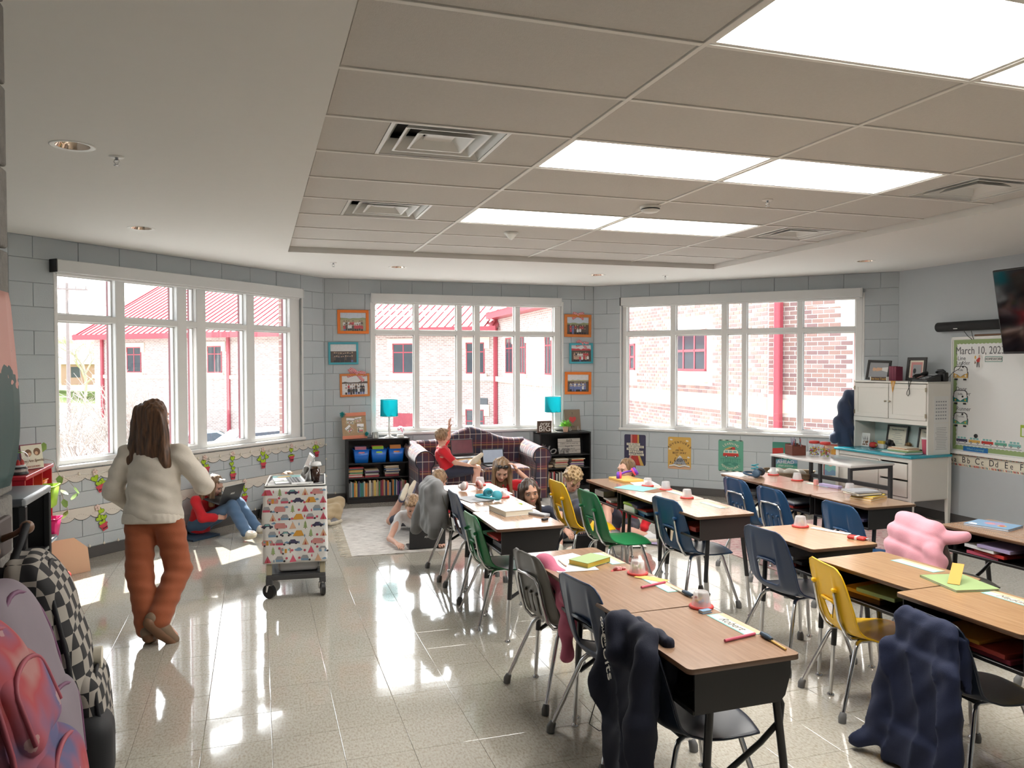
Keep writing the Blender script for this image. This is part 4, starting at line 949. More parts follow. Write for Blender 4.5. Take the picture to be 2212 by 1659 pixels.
def stack_books(x,y,z,w,d,cols,group,labf,rz=0,th=(.008,.02)):
    zz=z
    for k,colr in enumerate(cols):
        t=random.uniform(*th); ww=w*random.uniform(.86,1); dd=d*random.uniform(.9,1)
        g=G(); g.mt(0); c=.0015; g.bx(-ww/2,ww/2,-dd/2,dd/2,0,c); g.bx(-ww/2,ww/2,-dd/2,dd/2,t-c,t); g.bx(-ww/2,ww/2,-dd/2-.001,-dd/2+c,0,t); g.mt(1); g.bx(-ww/2+.003,ww/2-.003,-dd/2+c,dd/2-.004,c,t-c)
        o=g.build('book',[BC[colr],M_page],loc=(x+random.uniform(-.008,.008),y+random.uniform(-.006,.006),zz),rot=(0,0,R(rz+random.uniform(-4,4)))); tag(o,labf(colr,k),'book',group); zz+=t+.0008
    return zz
seqL=['gray','gray','teal','orange','yellow','tan','navy','purple','teal','green','teal','cream','orange','tan','brown','cream','gray','tan','yellow','cream','tan','green','maroon','red','tan','navy','orange','gray','black','orange','teal','navy','white','purple','navy','pink','cream','tan','red','green','gray','navy','maroon','red','white']
row_books(1.078,1.815,9.895,.081,.165,.205,.16,seqL,'books on the bottom shelf left of the sofa',lambda c,k:'%s spined book, %s from the left on the bottom shelf of the blue-bin bookcase'%(c,ordn(k)))
for (x,cols,nm_) in ((1.165,['red','white','red','cream','green','tan','yellow','brown','teal','red'],'left'),(1.36,['red','maroon','cream','gray','black','purple','gray','tan'],'middle'),(1.62,['red','maroon','tan','gray','navy','cream','blue','gray','tan','cream'],'right')):
    stack_books(x,9.985,SL_[1]+.001,.19,.18,cols,'stacked books on the middle shelf left of the sofa',lambda c,k,nm_=nm_:'%s book, %s from the bottom of the %s stack in the blue-bin bookcase'%(c,ordn(k),nm_),th=(.009,.0145))
seqR=['gray','cream','white','tan','cream','yellow','cream','tan','maroon','black','white','red','black','white','black','cream','white','brown','gray','cream','red','white','tan','black','cream']
row_books(3.622,4.05,9.885,.081,.17,.215,.16,seqR,'books on the bottom shelf right of the sofa',lambda c,k:'%s book, %s from the left on the bottom shelf of the love sign bookcase'%(c,ordn(k)))
for (x,cols,nm_) in ((3.70,['brown','tan','cream','brown'],'left'),(3.92,['tan','cream','gray','tan','cream','red','cream','tan','white','cream'],'middle'),(4.16,['tan','navy','cream','purple','gray','cream','black','red','orange','cream'],'right')):
    stack_books(x,9.985,SR_[1]+.001,.20,.18,cols,'stacked books on the middle shelf right of the sofa',lambda c,k,nm_=nm_:'%s book, %s from the bottom of the %s stack in the love sign bookcase'%(c,ordn(k),nm_),th=(.008,.014))
# blue bins
M_bin=mat('blue_plastic_bin',(.005,.13,.55),.3,var=.03)
for k,(x,nm_,fc) in enumerate([(1.235,'left',(BC['navy'],BC['pink'])),(1.455,'middle',(BC['red'],mat('lime_folder',(.35,.62,.03),.6))),(1.675,'right',(BC['orange'],BC['orange']))]):
    t=thing('storage_bin','blue plastic bin, the %s one on the top shelf left of the sofa'%nm_,'bin',(x,9.99,SL_[2]+.001),0,'blue bins on the top shelf')
    g=G(); n=24
    def rr_(w,d,z): return [(px_,py_,z) for px_,py_ in rrect(-w,w,-d,d,.012,2)]
    A,B,Cc,D=rr_(.083,.085,0),rr_(.096,.098,.165),rr_(.093,.095,.165),rr_(.080,.082,.003); n=len(A)
    g.add(A+B+Cc+D,[(i,(i+1)%n,(i+1)%n+n,i+n) for i in range(n)]+[(i+n,(i+1)%n+n,(i+1)%n+2*n,i+2*n) for i in range(n)]+[(i+2*n,(i+1)%n+2*n,(i+1)%n+3*n,i+3*n) for i in range(n)]+[tuple(range(n-1,-1,-1)),tuple(range(3*n,4*n))]); g.build('bin_body',M_bin,t)
    g=G(); g.tube([(a*1.03,b*1.03,.165) for a,b,_ in B],.0045,6,closed=True); g.build('rim',M_bin,t)
    g=G(); g.box((0,-.0945,.135),(.075,.003,.026),.001); g.build('label_slot',fc[1],t)
    zf=SL_[2]+.001+.006
    for q,(cc,nmq) in enumerate(((fc[0],'rear'),(fc[1],'front'))):
        o=G().box((0,0,.10),(.142,.006,.185+.012*(1-q)),.001).build('folder',cc,loc=(x+random.uniform(-.006,.006),9.99+.028-.05*q,zf),rot=(R(-5),0,R(2))); tag(o,'%s folder standing in the %s blue bin'%(nmq,nm_),'folder')
# lamps
def transl(name,col,w=.5):
    m=mat(name,col,.8,var=.03); n,l,b=nodes(m); t=n.new('ShaderNodeBsdfTranslucent'); t.inputs[0].default_value=(*rgb(col),1); x=n.new('ShaderNodeMixShader'); x.inputs[0].default_value=w; o=n['Material Output']; l.new(b.outputs[0],x.inputs[1]); l.new(t.outputs[0],x.inputs[2]); l.new(x.outputs[0],o.inputs[0]); return m
M_teal=transl('teal_lampshade',(.02,.50,.56),.6)
def lamp(x,y,z,lab,hs=.27):
    t=thing('table_lamp',lab,'lamp',(x,y,z)); g=G(); g.lathe([(.062,0),(.062,.008),(.03,.018),(.012,.05),(.018,.10),(.011,.16),(.010,hs+.02)],20); g.build('lamp_base',M_white,t)
    g=G(); g.lathe([(.112,hs),(.108,hs+.215)],32,cap=False); g.lathe([(.106,hs+.215),(.110,hs)],32,cap=False); g.build('lamp_shade',M_teal,t); g=G(); g.tube([(.1122*math.cos(a),.1122*math.sin(a),hs) for a in [2*PI*k/32 for k in range(32)]],.0025,5,closed=True); g.tube([(.1082*math.cos(a),.1082*math.sin(a),hs+.215) for a in [2*PI*k/32 for k in range(32)]],.0025,5,closed=True); g.build('shade_rim',M_white,t)
    g=G(); g.cyl((0,0,hs-.01),(0,0,hs+.05),.017,.017,12); g.ell((0,0,hs+.09),(.028,.028,.045)); g.build('bulb',M_plast,t)
    g=G(); [g.cyl((0,0,hs+.2),(.107*math.cos(a),.107*math.sin(a),hs+.2),.002,.002,5) for a in (0,2.1,4.2)]; g.build('spider',M_chrome,t)
lamp(1.597,9.985,.811,'teal drum shade lamp on the left bookcase'); lamp(3.83,9.985,.816,'teal drum shade lamp on the right bookcase')
# globe ornament, gray boxes, photo board
t=thing('glass_globe','clear round glass globe ornament beside the left lamp','ornament',(1.737,9.97,.811)); g=G(); g.lathe([(.045,0),(.047,.02),(.035,.035)],20); g.build('globe_base',M_white,t); g=G(); g.ell((0,0,.085),.058,20,14); g.build('globe',glass('clear_glass',(.96,.97,.98)),t); g=G(); [g.ell((random.uniform(-.035,.035),random.uniform(-.03,.03),.085+random.uniform(-.02,.03)),.009,6,5) for _ in range(14)]; g.build('filling',BC['pink'],t,kind='stuff')
M_tin=mat('gray_tin',(.34,.35,.33),.35,metal=.6)
o=G().lathe([(.042,0),(.042,.075),(.039,.076),(.039,.01),(0,.009)],20).build('tin_can',M_tin,loc=(1.412,9.93,.811)); tag(o,'small gray metal tin standing at the foot of the photo board','tin')
def wood_board(col): return mat('coral_board',col,.7,stretch=(2,20,20),scale=8,var=.2)
M_coral=wood_board((.66,.24,.15)); M_kraft=mat('kraft_cork',(.40,.28,.17),.9,var=.15,scale=40)
MP=[mat('photo_%d'%k,c,.35,var=.2,scale=60) for k,c in enumerate([(.55,.62,.72),(.42,.38,.24),(.12,.09,.08),(.55,.07,.09),(.50,.34,.26),(.70,.70,.72),(.05,.05,.06),(.16,.20,.42),(.30,.34,.20)])]
def group_photo(par,w,h,bg,people,seed,z0=0,x0=0,y=-.001,rows=2):
    """flat printed picture: sky, ground, rows of small figures"""
    rg=random.Random(seed); g=G(); g.mt(bg[0]); g.poly([(x0-w/2,z0-h/2),(x0+w/2,z0-h/2),(x0+w/2,z0+h/2),(x0-w/2,z0+h/2)],0,'y',y); g.mt(bg[1]); hz=rg.uniform(.05,.18)*h; g.poly([(x0-w/2,z0-h/2),(x0+w/2,z0-h/2),(x0+w/2,z0+hz),(x0-w/2,z0+hz)],0,'y',y-.0003)
    g.mt(bg[2]); g.poly([(x0-w/2,z0+hz),(x0+w/2,z0+hz),(x0+w/2,z0+hz+.05*h)]+[(x0+w/2-w*k/8,z0+hz+h*rg.uniform(.05,.13)) for k in range(9)],0,'y',y-.0005)
    n=people
    for r_ in range(rows):
        for k in range(n):
            x=x0-w*.38+w*.76*(k+.5)/n+rg.uniform(-.01,.01)*w; zb=z0-h*(.12+.17*r_)+rg.uniform(-.02,.02)*h; s=h*.16; c=bg[3+rg.randrange(len(bg)-3)]; yy=y-.0007-.0003*r_-.00002*k
            g.mt(c); g.poly([(x-s*.36,zb-s*.5),(x+s*.36,zb-s*.5),(x+s*.42,zb+s*.35),(x+s*.2,zb+s*.62),(x-s*.2,zb+s*.62),(x-s*.42,zb+s*.35)],0,'y',yy)
            g.mt(6 if rg.random()<.6 else 7); g.poly([(x-s*.3,zb-s*1.2),(x+s*.3,zb-s*1.2),(x+s*.32,zb-s*.45),(x-s*.32,zb-s*.45)],0,'y',yy+.00001)
            g.mt(4); g.poly([(x+s*.24*math.cos(2*PI*q/8),zb+s*.86+s*.26*math.sin(2*PI*q/8)) for q in range(8)],0,'y',yy-.0001); g.mt(rg.choice((2,1,6))); g.poly([(x+s*.27*math.cos(PI*q/5),zb+s*.92+s*.24*math.sin(PI*q/5)) for q in range(6)],0,'y',yy-.00015)
    return g.build('photograph',MP,par)
t=thing('photo_board','cork photo board with coral bands and teal pompoms on the left bookcase','board',(1.16,9.93,.811),0,rot=(R(-10),R(-2),R(2))); w,h=.30,.33
g=G(); g.bx(-w/2,w/2,0,.012,0,h,.002); g.build('cork_panel',M_kraft,t); g=G(); g.bx(-w/2-.004,w/2+.004,-.006,.014,0,.042,.002); g.build('board_band',M_coral,t); g=G(); g.bx(-w/2-.004,w/2+.004,-.006,.014,h-.045,h,.002); g.build('board_band',M_coral,t)
for (x,z,pw,ph,a,sd) in ((-.045,.225,.10,.075,6,1),(.055,.235,.085,.065,-5,2),(-.065,.125,.075,.085,-38,3),(.075,.13,.085,.11,3,4)):
    o=group_photo(t,pw,ph,(5,1,2,6,3,5),4,sd); o.location=(x,-.001,z); o.rotation_euler=(0,R(a),0)
M_tl=mat('teal_tulle',(.01,.30,.30),.8)
for (x,z,r_) in ((-w/2+.01,h-.02,.045),(w/2-.005,.05,.032)):
    g=G(); rg=random.Random(3); 
    for k in range(60):
        d=Vector((rg.gauss(0,1),rg.gauss(0,1),rg.gauss(0,1))).normalized(); g.tube([(x,-.03,z),tuple(Vector((x,-.03,z))+d*r_*rg.uniform(.6,1))],[.003,.004],3)
    g.build('pompom',M_tl,t)
# wall frames with bows
M_orf=mat('orange_frame',(.80,.20,.025),.5,var=.08); M_tef=mat('teal_frame',(.06,.36,.44),.5,var=.1); M_orw=mat('burnt_orange_frame',(.62,.20,.045),.5,var=.2)
def checkmat(name,c1,c2,s):
    m=mat(name,c1,.7,var=0); n,l,b=nodes(m); tc=n.new('ShaderNodeTexCoord'); mp=n.new('ShaderNodeMapping'); mp.inputs['Rotation'].default_value=(0,.6,0); l.new(tc.outputs['Object'],mp.inputs[0]); ck=n.new('ShaderNodeTexChecker'); ck.inputs['Scale'].default_value=s; ck.inputs[1].default_value=(*rgb(c1),1); ck.inputs[2].default_value=(*rgb(c2),1); l.new(mp.outputs[0],ck.inputs[0]); l.new(ck.outputs[0],b.inputs['Base Color']); return m
M_ging=checkmat('red_gingham_ribbon',(.62,.03,.06),(.80,.62,.62),95)
def bow(par,x,z,s=1,rot=0):
    g=G()
    def rib(P,w):
        vs=[];n=len(P)
        for k,(a,b,c) in enumerate(P):
            a2,b2,c2=P[min(k+1,n-1)]; a1,b1,c1=P[max(k-1,0)]; d=Vector((a2-a1,0,c2-c1)).normalized(); q=Vector((-d.z,0,d.x))*w/2
            vs+=[(a+q.x,b,c+q.z),(a-q.x,b,c-q.z),(a+q.x,b+.0015,c+q.z),(a-q.x,b+.0015,c-q.z)]
        fs=[]
        for k in range(n-1): o=4*k; fs+=[(o,o+1,o+5,o+4),(o+2,o+6,o+7,o+3),(o,o+4,o+6,o+2),(o+1,o+3,o+7,o+5)]
        g.add(vs,fs)
    for sx in (-1,1):
        rib([(0,-.006,0),(sx*.03*s,-.025,.018*s),(sx*.062*s,-.03,.022*s),(sx*.075*s,-.02,.008*s),(sx*.05*s,-.008,-.004*s),(0,-.005,0)],.03*s); rib([(0,-.008,0),(sx*.035*s,-.014,-.025*s),(sx*.075*s,-.010,-.05*s)],.028*s)
    g.ell((0,-.016,0),(.014*s,.012,.014*s),8,6); return g.build('gingham_bow',M_ging,par,loc=(x,0,z),rot=(0,R(rot),0))
def frame(i,x0,x1,z0,z1,m,bw,lab,photo,y=-.002,tilt=0,bowp=None,group='framed class photos'):
    w,h=x1-x0,z1-z0; t=wthing(i,'wall_picture',lab,'picture',(x0+x1)/2,y,(z0+z1)/2,group,tilt=R(tilt)); d=.022
    g=G()
    g.bx(-w/2,w/2,-d,0,-h/2,-h/2+bw,.003); g.bx(-w/2,w/2,-d,0,h/2-bw,h/2,.003); g.bx(-w/2,-w/2+bw,-d,0,-h/2+bw-.002,h/2-bw+.002,.003); g.bx(w/2-bw,w/2,-d,0,-h/2+bw-.002,h/2-bw+.002,.003); g.build('frame_border',m,t)
    o=group_photo(t,w-2*bw+.004,h-2*bw+.004,*photo); o.location=(0,-.008,0)
    g=G(); g.bx(-w/2+.01,w/2-.01,-.006,0,-h/2+.01,h/2-.01); g.build('backing',M_kraft,t)
    if bowp: bow(t,bowp[0],bowp[1],bowp[2],bowp[3])
    return t
frame(2,.972,1.366,2.133,2.436,M_orf,.036,'orange framed class photo with blue sky, top left of the sofa window',((0,1,8,5,3,5,2),9,11),tilt=-.5)
frame(2,.858,1.232,1.742,2.025,M_tef,.026,'teal framed dark class photo left of the sofa window',((5,2,5,6,6,2,6),9,12),tilt=-.5)
frame(2,.998,1.372,1.332,1.624,M_orw,.026,'burnt orange framed class photo with gingham bow, lower left of the sofa window',((5,5,2,3,6,5,2),8,13),tilt=-1,bowp=(.03,.150,1.45,18))
frame(2,4.062,4.464,2.118,2.432,M_orw,.038,'orange framed photo with gingham bow, top right of the sofa window',((0,2,8,3,7,5,2),7,14),tilt=.5,bowp=(0,.150,1.15,0))
frame(2,4.136,4.490,1.748,2.033,M_tef,.028,'teal framed classroom photo with a bow right of the sofa window',((5,2,3,3,6,4,5),8,15),tilt=-.5,bowp=(.02,.135,1.15,14))
frame(2,4.068,4.464,1.318,1.632,M_orf,.038,'orange framed photo without bow, lower right of the sofa window',((5,2,1,7,7,5,3),8,16),tilt=.6)
# signs and plant on right bookcase
M_dwood=mat('dark_wood_sign',(.085,.05,.035),.6,stretch=(3,20,30),scale=6,var=.3); M_ltxt=mat('white_lettering',(.80,.78,.72),.6); M_dtxt=mat('black_lettering',(.03,.03,.03),.7); M_burlap=mat('burlap',(.24,.18,.13),.9,scale=150,var=.3,bump=.4); M_redp=mat('red_print',(.55,.06,.06),.8,var=.25,scale=60)
t=thing('wooden_sign','small dark wood pray BIG sign on the right bookcase','sign',(3.68,9.90,.816),0); g=G(); g.bx(-.101,.101,0,.03,0,.16,.003); g.build('sign_block',M_dwood,t); text('pray',.078,t,M_ltxt,(.0,-.001,.122),shear=.25); text('BIG',.105,t,M_ltxt,(0,-.001,.052),sx=1.08)
t=thing('heart_sign','brown burlap plaque with a red heart leaning on the right bookcase','sign',(4.165,10.07,.822),0,rot=(R(-9),0,0)); g=G(); g.bx(-.118,.118,0,.016,0,.29,.003); g.build('plaque',M_burlap,t)
hp_=[(.052*16*math.sin(a)**3/16,.0033*(13*math.cos(a)-5*math.cos(2*a)-2*math.cos(3*a)-math.cos(4*a))) for a in [2*PI*k/40 for k in range(40)]]; g=G(); g.poly([(x,z+.15) for x,z in hp_],.001,'y',-.0012); g.build('heart',M_redp,t); text('I',.05,t,M_dtxt,(0,-.001,.235)); text('YOU',.03,t,M_dtxt,(0,-.001,.05))
g=G(); 
for x in (-.06,.06): g.tube([(x,.03,.0),(x,-.02,.004),(x,-.024,.03)],.003,6); g.tube([(x,.03,0),(x,.02,.06)],.003,6)
t=thing('easel_stand','small white wire easel holding the burlap heart plaque','stand',(4.165,10.02,.820)); g.build('wire_easel',M_white,t)
t=thing('potted_plant','leafy bright green plant in a small blush pot on the right bookcase','plant',(3.995,9.93,.816)); g=G(); g.lathe([(.030,0),(.040,.07),(.042,.075),(.038,.075),(.036,.06),(0,.06)],20); g.build('pot',mat('blush_pot',(.62,.38,.28),.6),t)
M_leaf=transl('bright_leaf',(.22,.55,.06),.35)
def leaf_geo(g,c,d,L,w,up=Vector((0,0,1))):
    d=d.normalized(); s=d.cross(up); s=s.normalized() if s.length>.01 else Vector((1,0,0)); n=s.cross(d); P=[c,c+d*L*.35+s*w*.5,c+d*L*.8+s*w*.35,c+d*L,c+d*L*.8-s*w*.35,c+d*L*.35-s*w*.5,c+d*L*.45-n*w*.12]; g.add(P,[(0,6,1),(1,6,2),(2,6,3),(3,6,4),(4,6,5),(5,6,0)])
g=G(); rg=random.Random(5)
for k in range(130):
    d=Vector((rg.gauss(0,1),rg.gauss(0,1),abs(rg.gauss(0,.8)))).normalized(); leaf_geo(g,Vector((0,0,.075))+d*rg.uniform(.03,.072),Vector((d.x,d.y,d.z*.4+rg.uniform(-.4,.6))),.034,.026)
g.build('foliage',M_leaf,t,kind='stuff')
t=thing('faith_sign','whitewashed plank sign reading faith on the top shelf right of the sofa','sign',(4.065,9.955,SR_[2]+.001),0,rot=(R(-7),0,0)); g=G(); M_ww=mat('whitewashed_plank',(.52,.48,.44),.7,stretch=(3,20,40),scale=5,var=.2)
for k in range(4): gg=G(); gg.bx(-.165,.165,0,.014,.002+.052*k,.0505+.052*k,.002); gg.build('plank',M_ww,t)
for s_,sz,z_ in (('faith',.052,.178),('IS BEING SURE OF WHAT WE',.020,.135),('hope for',.036,.102),('AND CERTAIN OF',.020,.066),('WHAT WE DO NOT SEE',.020,.032)): text(s_,sz,t,M_dtxt,(0,-.001,z_),shear=.2 if s_ in('faith','hope for') else 0)
o=text('love',.165,None,mat('gray_wood_letters',(.23,.22,.22),.6),(3.86,9.90,SR_[2]+.058),ext=.008,name='love_word_sign',shear=.3,sx=1.25); tag(o,'cut-out gray script word love standing on the top shelf right of the sofa','sign')
t=thing('cheer_pompom','small maroon and white streamer pompom on the right bookcase top shelf','pompom',(3.665,9.95,SR_[2]+.001)); g=G(); rg=random.Random(8); g.cyl((0,0,0),(0,0,.07),.006,.006,6)
g.build('pompom_stick',M_black,t)
for nm_,mm in (('maroon',BC['maroon']),('white',BC['white'])):
    g=G()
    for k in range(36): d=Vector((rg.gauss(0,1),rg.gauss(0,1),rg.gauss(0,1))).normalized()*rg.uniform(.04,.065); g.tube([(0,0,.10),tuple(Vector((0,0,.10))+d*.6),tuple(Vector((0,0,.095))+d)],.0022,3)
    g.build('streamers',mm,t,kind='stuff')
o=G().box((0,0,.045),(.07,.004,.09),.002).build('name_card',BC['white'],loc=(3.648,9.905,SR_[2]+.001),rot=(R(-8),0,0)); tag(o,'small white card standing before the maroon pompom','card')
# pillow-like cloth behind laptop on the sofa
# ---- rugs
def ragmat(name,base_,cols,sc_):
    m=mat(name,base_,.95,var=0); n,l,b=nodes(m); tc=n.new('ShaderNodeTexCoord'); mp=n.new('ShaderNodeMapping'); mp.inputs['Scale'].default_value=sc_; l.new(tc.outputs['Object'],mp.inputs[0]); nz=n.new('ShaderNodeTexNoise'); nz.inputs['Scale'].default_value=1; nz.inputs['Detail'].default_value=5; nz.inputs['Roughness'].default_value=.7; l.new(mp.outputs[0],nz.inputs['Vector']); rp=n.new('ShaderNodeValToRGB'); rp.color_ramp.interpolation='LINEAR'
    for k,(p,c) in enumerate(cols):
        e=rp.color_ramp.elements[k] if k<2 else rp.color_ramp.elements.new(p); e.position=p; e.color=(*c,1)
    l.new(nz.outputs[0],rp.inputs[0]); l.new(rp.outputs[0],b.inputs['Base Color']); bp=n.new('ShaderNodeBump'); bp.inputs['Strength'].default_value=.7; bp.inputs['Distance'].default_value=.01; l.new(nz.outputs[0],bp.inputs['Height']); l.new(bp.outputs[0],b.inputs['Normal']); return m
M_rag=ragmat('chindi_rug',(.6,.58,.55),[(.30,(.05,.05,.06)),(.42,(.44,.41,.38)),(.54,(.62,.59,.55)),(.70,(.70,.67,.63))],(9,60,1))
rug=thing('rag_rug','large pale flecked rag rug with fringed end in front of the plaid sofa','rug',(2.32,8.30,0),R(-2))
g=G(); g.grid(lambda u,v:(-1.48+2.96*u,-1.20+2.40*v,.009+.0025*math.sin(u*61)*math.sin(v*23)+.002*math.sin(v*97)),60,40); g.bx(-1.48,1.48,-1.20,1.20,.0005,.008); g.build('rug_body',M_rag,rug)
g=G(); rg=random.Random(4)
for k in range(150):
    y=-1.2+2.4*k/149; x=-1.478; L=rg.uniform(.05,.11); dy=rg.uniform(-.03,.03); g.tube([(x,y,.006),(x-L*.5,y+dy*.4,.006),(x-L,y+dy,.003)],.0028,4)
g.build('fringe',mat('cotton_fringe',(.60,.55,.46),.9),rug,kind='stuff')
M_pinkrug=ragmat('faded_pink_rug',(.5,.3,.3),[(.30,(.35,.13,.15)),(.45,(.55,.33,.32)),(.58,(.62,.48,.45)),(.72,(.30,.22,.25))],(16,16,1))
t=thing('patterned_rug','faded pink patterned rug under the right row of desks','rug',(5.35,6.35,0),R(3)); g=G(); g.bx(-1.25,1.25,-.85,.85,.0005,.009,.004); g.build('rug_body',M_pinkrug,t)
# ================================================================== RIGHT SIDE: POSTERS, HUTCH, TABLE, BOARD, TELEVISION
def flat(name,col,rough=.6): return mat(name,col,rough,var=.02)
PM={k:flat('print_'+k,tuple(v*(.86 if k in('white','cream','black','navy','gray') else .70) for v in c)) for k,c in {'navy':(.05,.045,.10),'red':(.70,.05,.04),'brick':(.55,.07,.05),'orange':(.85,.42,.06),'amber':(.90,.55,.13),'peach':(.90,.55,.35),'mint':(.16,.50,.36),'dmint':(.07,.33,.25),'teal':(.03,.30,.30),'aqua':(.28,.62,.60),'cream':(.85,.80,.66),'white':(.82,.82,.80),'black':(.03,.03,.035),'pink':(.80,.35,.33),'sky':(.25,.42,.62),'gray':(.35,.36,.38),'blue':(.02,.20,.55),'yellow':(.85,.62,.08),'lime':(.42,.62,.05),'rose':(.75,.12,.2),'lilac':(.45,.38,.62),'brown':(.25,.12,.06),'lgreen':(.38,.52,.22)}.items()}
PK=list(PM); PI_={k:i for i,k in enumerate(PK)}; PL_=[PM[k] for k in PK]
class Pr(G):   # flat printed shapes
    def __init__(s): super().__init__(); s.q=0
    def c(s,k): s.cur=PI_[k]; return s
    def p(s,P,step=.00012): s.q+=step; return s.poly(P,0,'y',-.0012-s.q)
    def r(s,x0,x1,z0,z1): return s.p([(x0,z0),(x1,z0),(x1,z1),(x0,z1)])
    def o(s,x,z,a,b=None,n=14): b=b or a; return s.p([(x+a*math.cos(2*PI*k/n),z+b*math.sin(2*PI*k/n)) for k in range(n)])
def poster(s0,z0,w,h,lab,colk,i=3):
    t=wthing(i,'wall_poster',lab,'poster',s0+w/2,-.002,z0,'posters under the right window'); r_=.02
    g=G(); P=[(x,z) for x,z in rrect(-w/2,w/2,0,h,r_,3)]; g.poly(P,.001,'y',-.001); g.build('poster_sheet',PM[colk],t); return t
def van(pr,x,z,s,body,top='white',roofbag=False):
    """small round-nosed camper van seen from its side, s = length"""
    h=s*.5; pr.c(top).p([(x-s*.47,z+h*.5),(x-s*.44,z+h*.85),(x-s*.36,z+h),(x+s*.38,z+h),(x+s*.45,z+h*.85),(x+s*.5,z+h*.5)])
    pr.c(body).p([(x-s*.48,z+h*.14),(x+s*.49,z+h*.14),(x+s*.51,z+h*.3),(x+s*.5,z+h*.56),(x-s*.48,z+h*.56),(x-s*.5,z+h*.3)])
    for k in range(3): pr.c('aqua').r(x-s*.38+s*.27*k,x-s*.38+s*.27*k+s*.21,z+h*.62,z+h*.9)
    for k in (-.28,.3): pr.c('black').o(x+s*k,z+h*.13,s*.085); pr.c('white').o(x+s*k,z+h*.13,s*.045)
    pr.c('yellow').o(x+s*.49,z+h*.42,s*.018)
    if roofbag:
        pr.c('brown').p([(x-s*.34,z+h*1.02),(x+s*.34,z+h*1.02),(x+s*.30,z+h*1.07),(x-s*.30,z+h*1.07)]); pr.c('black').r(x-s*.14,x+s*.08,z+h*1.07,z+h*1.3); pr.c('red').r(x+s*.08,x+s*.28,z+h*1.07,z+h*1.36); pr.c('amber').p([(x-s*.44,z+h*1.06),(x-s*.2,z+h*1.22),(x+s*.1,z+h*1.42),(x+.02*s,z+h*1.2),(x-s*.2,z+h*1.08)])
W_T=PM['white']; B_T=PM['black']
# poster 1
t=poster(-3.532,.345,.305,.425,'navy poster with red road stripes under the right window','navy'); pr=Pr()
for (k,a,b) in (('pink',-.062,-.04),('brick',-.04,-.012),('red',-.012,.012),('brick',.012,.036),('amber',.036,.058)): pr.c(k).r(a,b,.30,.424)
for (k,a,b,c_,d) in (('pink',-.07,-.045,-.125,-.085),('red',-.045,-.012,-.085,-.02),('brick',-.012,.012,-.02,.025),('red',.012,.04,.025,.08),('amber',.04,.07,.08,.128)): pr.c(k).p([(c_,.002),(d,.002),(b,.14),(a,.14)])
for (x0,x1,z) in ((-.118,.072,.292),(-.09,.128,.258),(-.118,.06,.224),(-.085,.118,.19),(-.085,.128,.152)): pr.c('cream').r(x0,x1,z-.016,z+.016)
pr.build('poster_print',PL_,t)
for s_,sz,x,z in (('THE SECRET',.030,-.025,.292),('OF GETTING',.034,.018,.258),('AHEAD IS',.034,-.03,.224),('GETTING',.042,.018,.19),('STARTED.',.042,.02,.152)): text(s_,sz,t,B_T,(x,-.0042,z),ext=.0003)
# poster 2
t=poster(-2.916,.331,.313,.43,'orange poster about adventures and learning under the right window','amber'); pr=Pr(); pr.c('orange').o(0,.28,.018); pr.c('peach').r(-.155,.155,.002,.03)
pr.c('gray').p([(-.09,.06),(-.02,.16),(.005,.185),(.03,.165),(.10,.06)]); pr.c('white').p([(-.03,.145),(.005,.185),(.035,.158),(.02,.15),(.005,.158),(-.01,.145)])
pr.c('white').p([(-.14,.05),(-.07,.062),(0,.045),(.07,.062),(.14,.05),(.14,.03),(.07,.042),(0,.026),(-.07,.042),(-.14,.03)]); pr.c('brown').p([(-.14,.03),(-.07,.042),(0,.026),(.07,.042),(.14,.03),(.14,.025),(.07,.036),(0,.018),(-.07,.036),(-.14,.025)])
for x,z,s in ((-.12,.09,.014),(-.095,.08,.01),(.12,.09,.016),(.095,.08,.01),(.03,.075,.009),(-.03,.073,.009)): pr.c('black').p([(x-s*.5,z-s),(x+s*.5,z-s),(x,z+s*1.4)])
for x,z in ((-.11,.39),(.105,.38),(-.13,.265),(.125,.16)): pr.c('cream').o(x,z,.02,.009); pr.o(x-.006,z+.007,.010,.008)
pr.build('poster_print',PL_,t)
arc_text('ADVENTURES',.042,t,B_T,(0,.17),.19,140,40,-.0042); 
for s_,sz,x,z,sh_ in (('ARE THE',.028,0,.252,0),('BEST WAY',.040,0,.215,0),('TO',.024,-.035,.183,0),('Learn',.078,.01,.125,.35)): text(s_,sz,t,B_T,(x,-.0042,z),ext=.0003,shear=sh_)
# poster 3
t=poster(-2.243,.338,.318,.414,'mint green poster with a red camper van under the right window','mint'); pr=Pr()
for zz in (.402,.004):
    for k in range(7): pr.c('cream' if k%2 else 'black').r(-.145+.043*k,-.118+.043*k,zz,zz+.009); pr.c('pink').r(-.118+.043*k,-.108+.043*k,zz,zz+.006)
van(pr,.0,.185,.20,'red','cream',True)
pr.c('dmint').r(-.13,.13,.165,.171); 
for k in range(9): pr.c('dmint').r(-.125+.03*k,-.120+.03*k,.125,.165)
pr.c('dmint').o(.0,.10,.10,.028,20); pr.c('mint').p([(-.01,.13),(.02,.12),(-.04,.1),(.03,.072),(.06,.076),(.0,.102),(.04,.12),(.0,.132)])
pr.build('poster_print',PL_,t); arc_text('LEARNING',.042,t,PM['cream'],(0,.22),.145,128,52,-.0045); text('IS AN',.022,t,PM['cream'],(0,-.0045,.318)); arc_text('ADVENTURE!',.040,t,PM['cream'],(0,.17),.135,218,322,-.0045,flip=True)
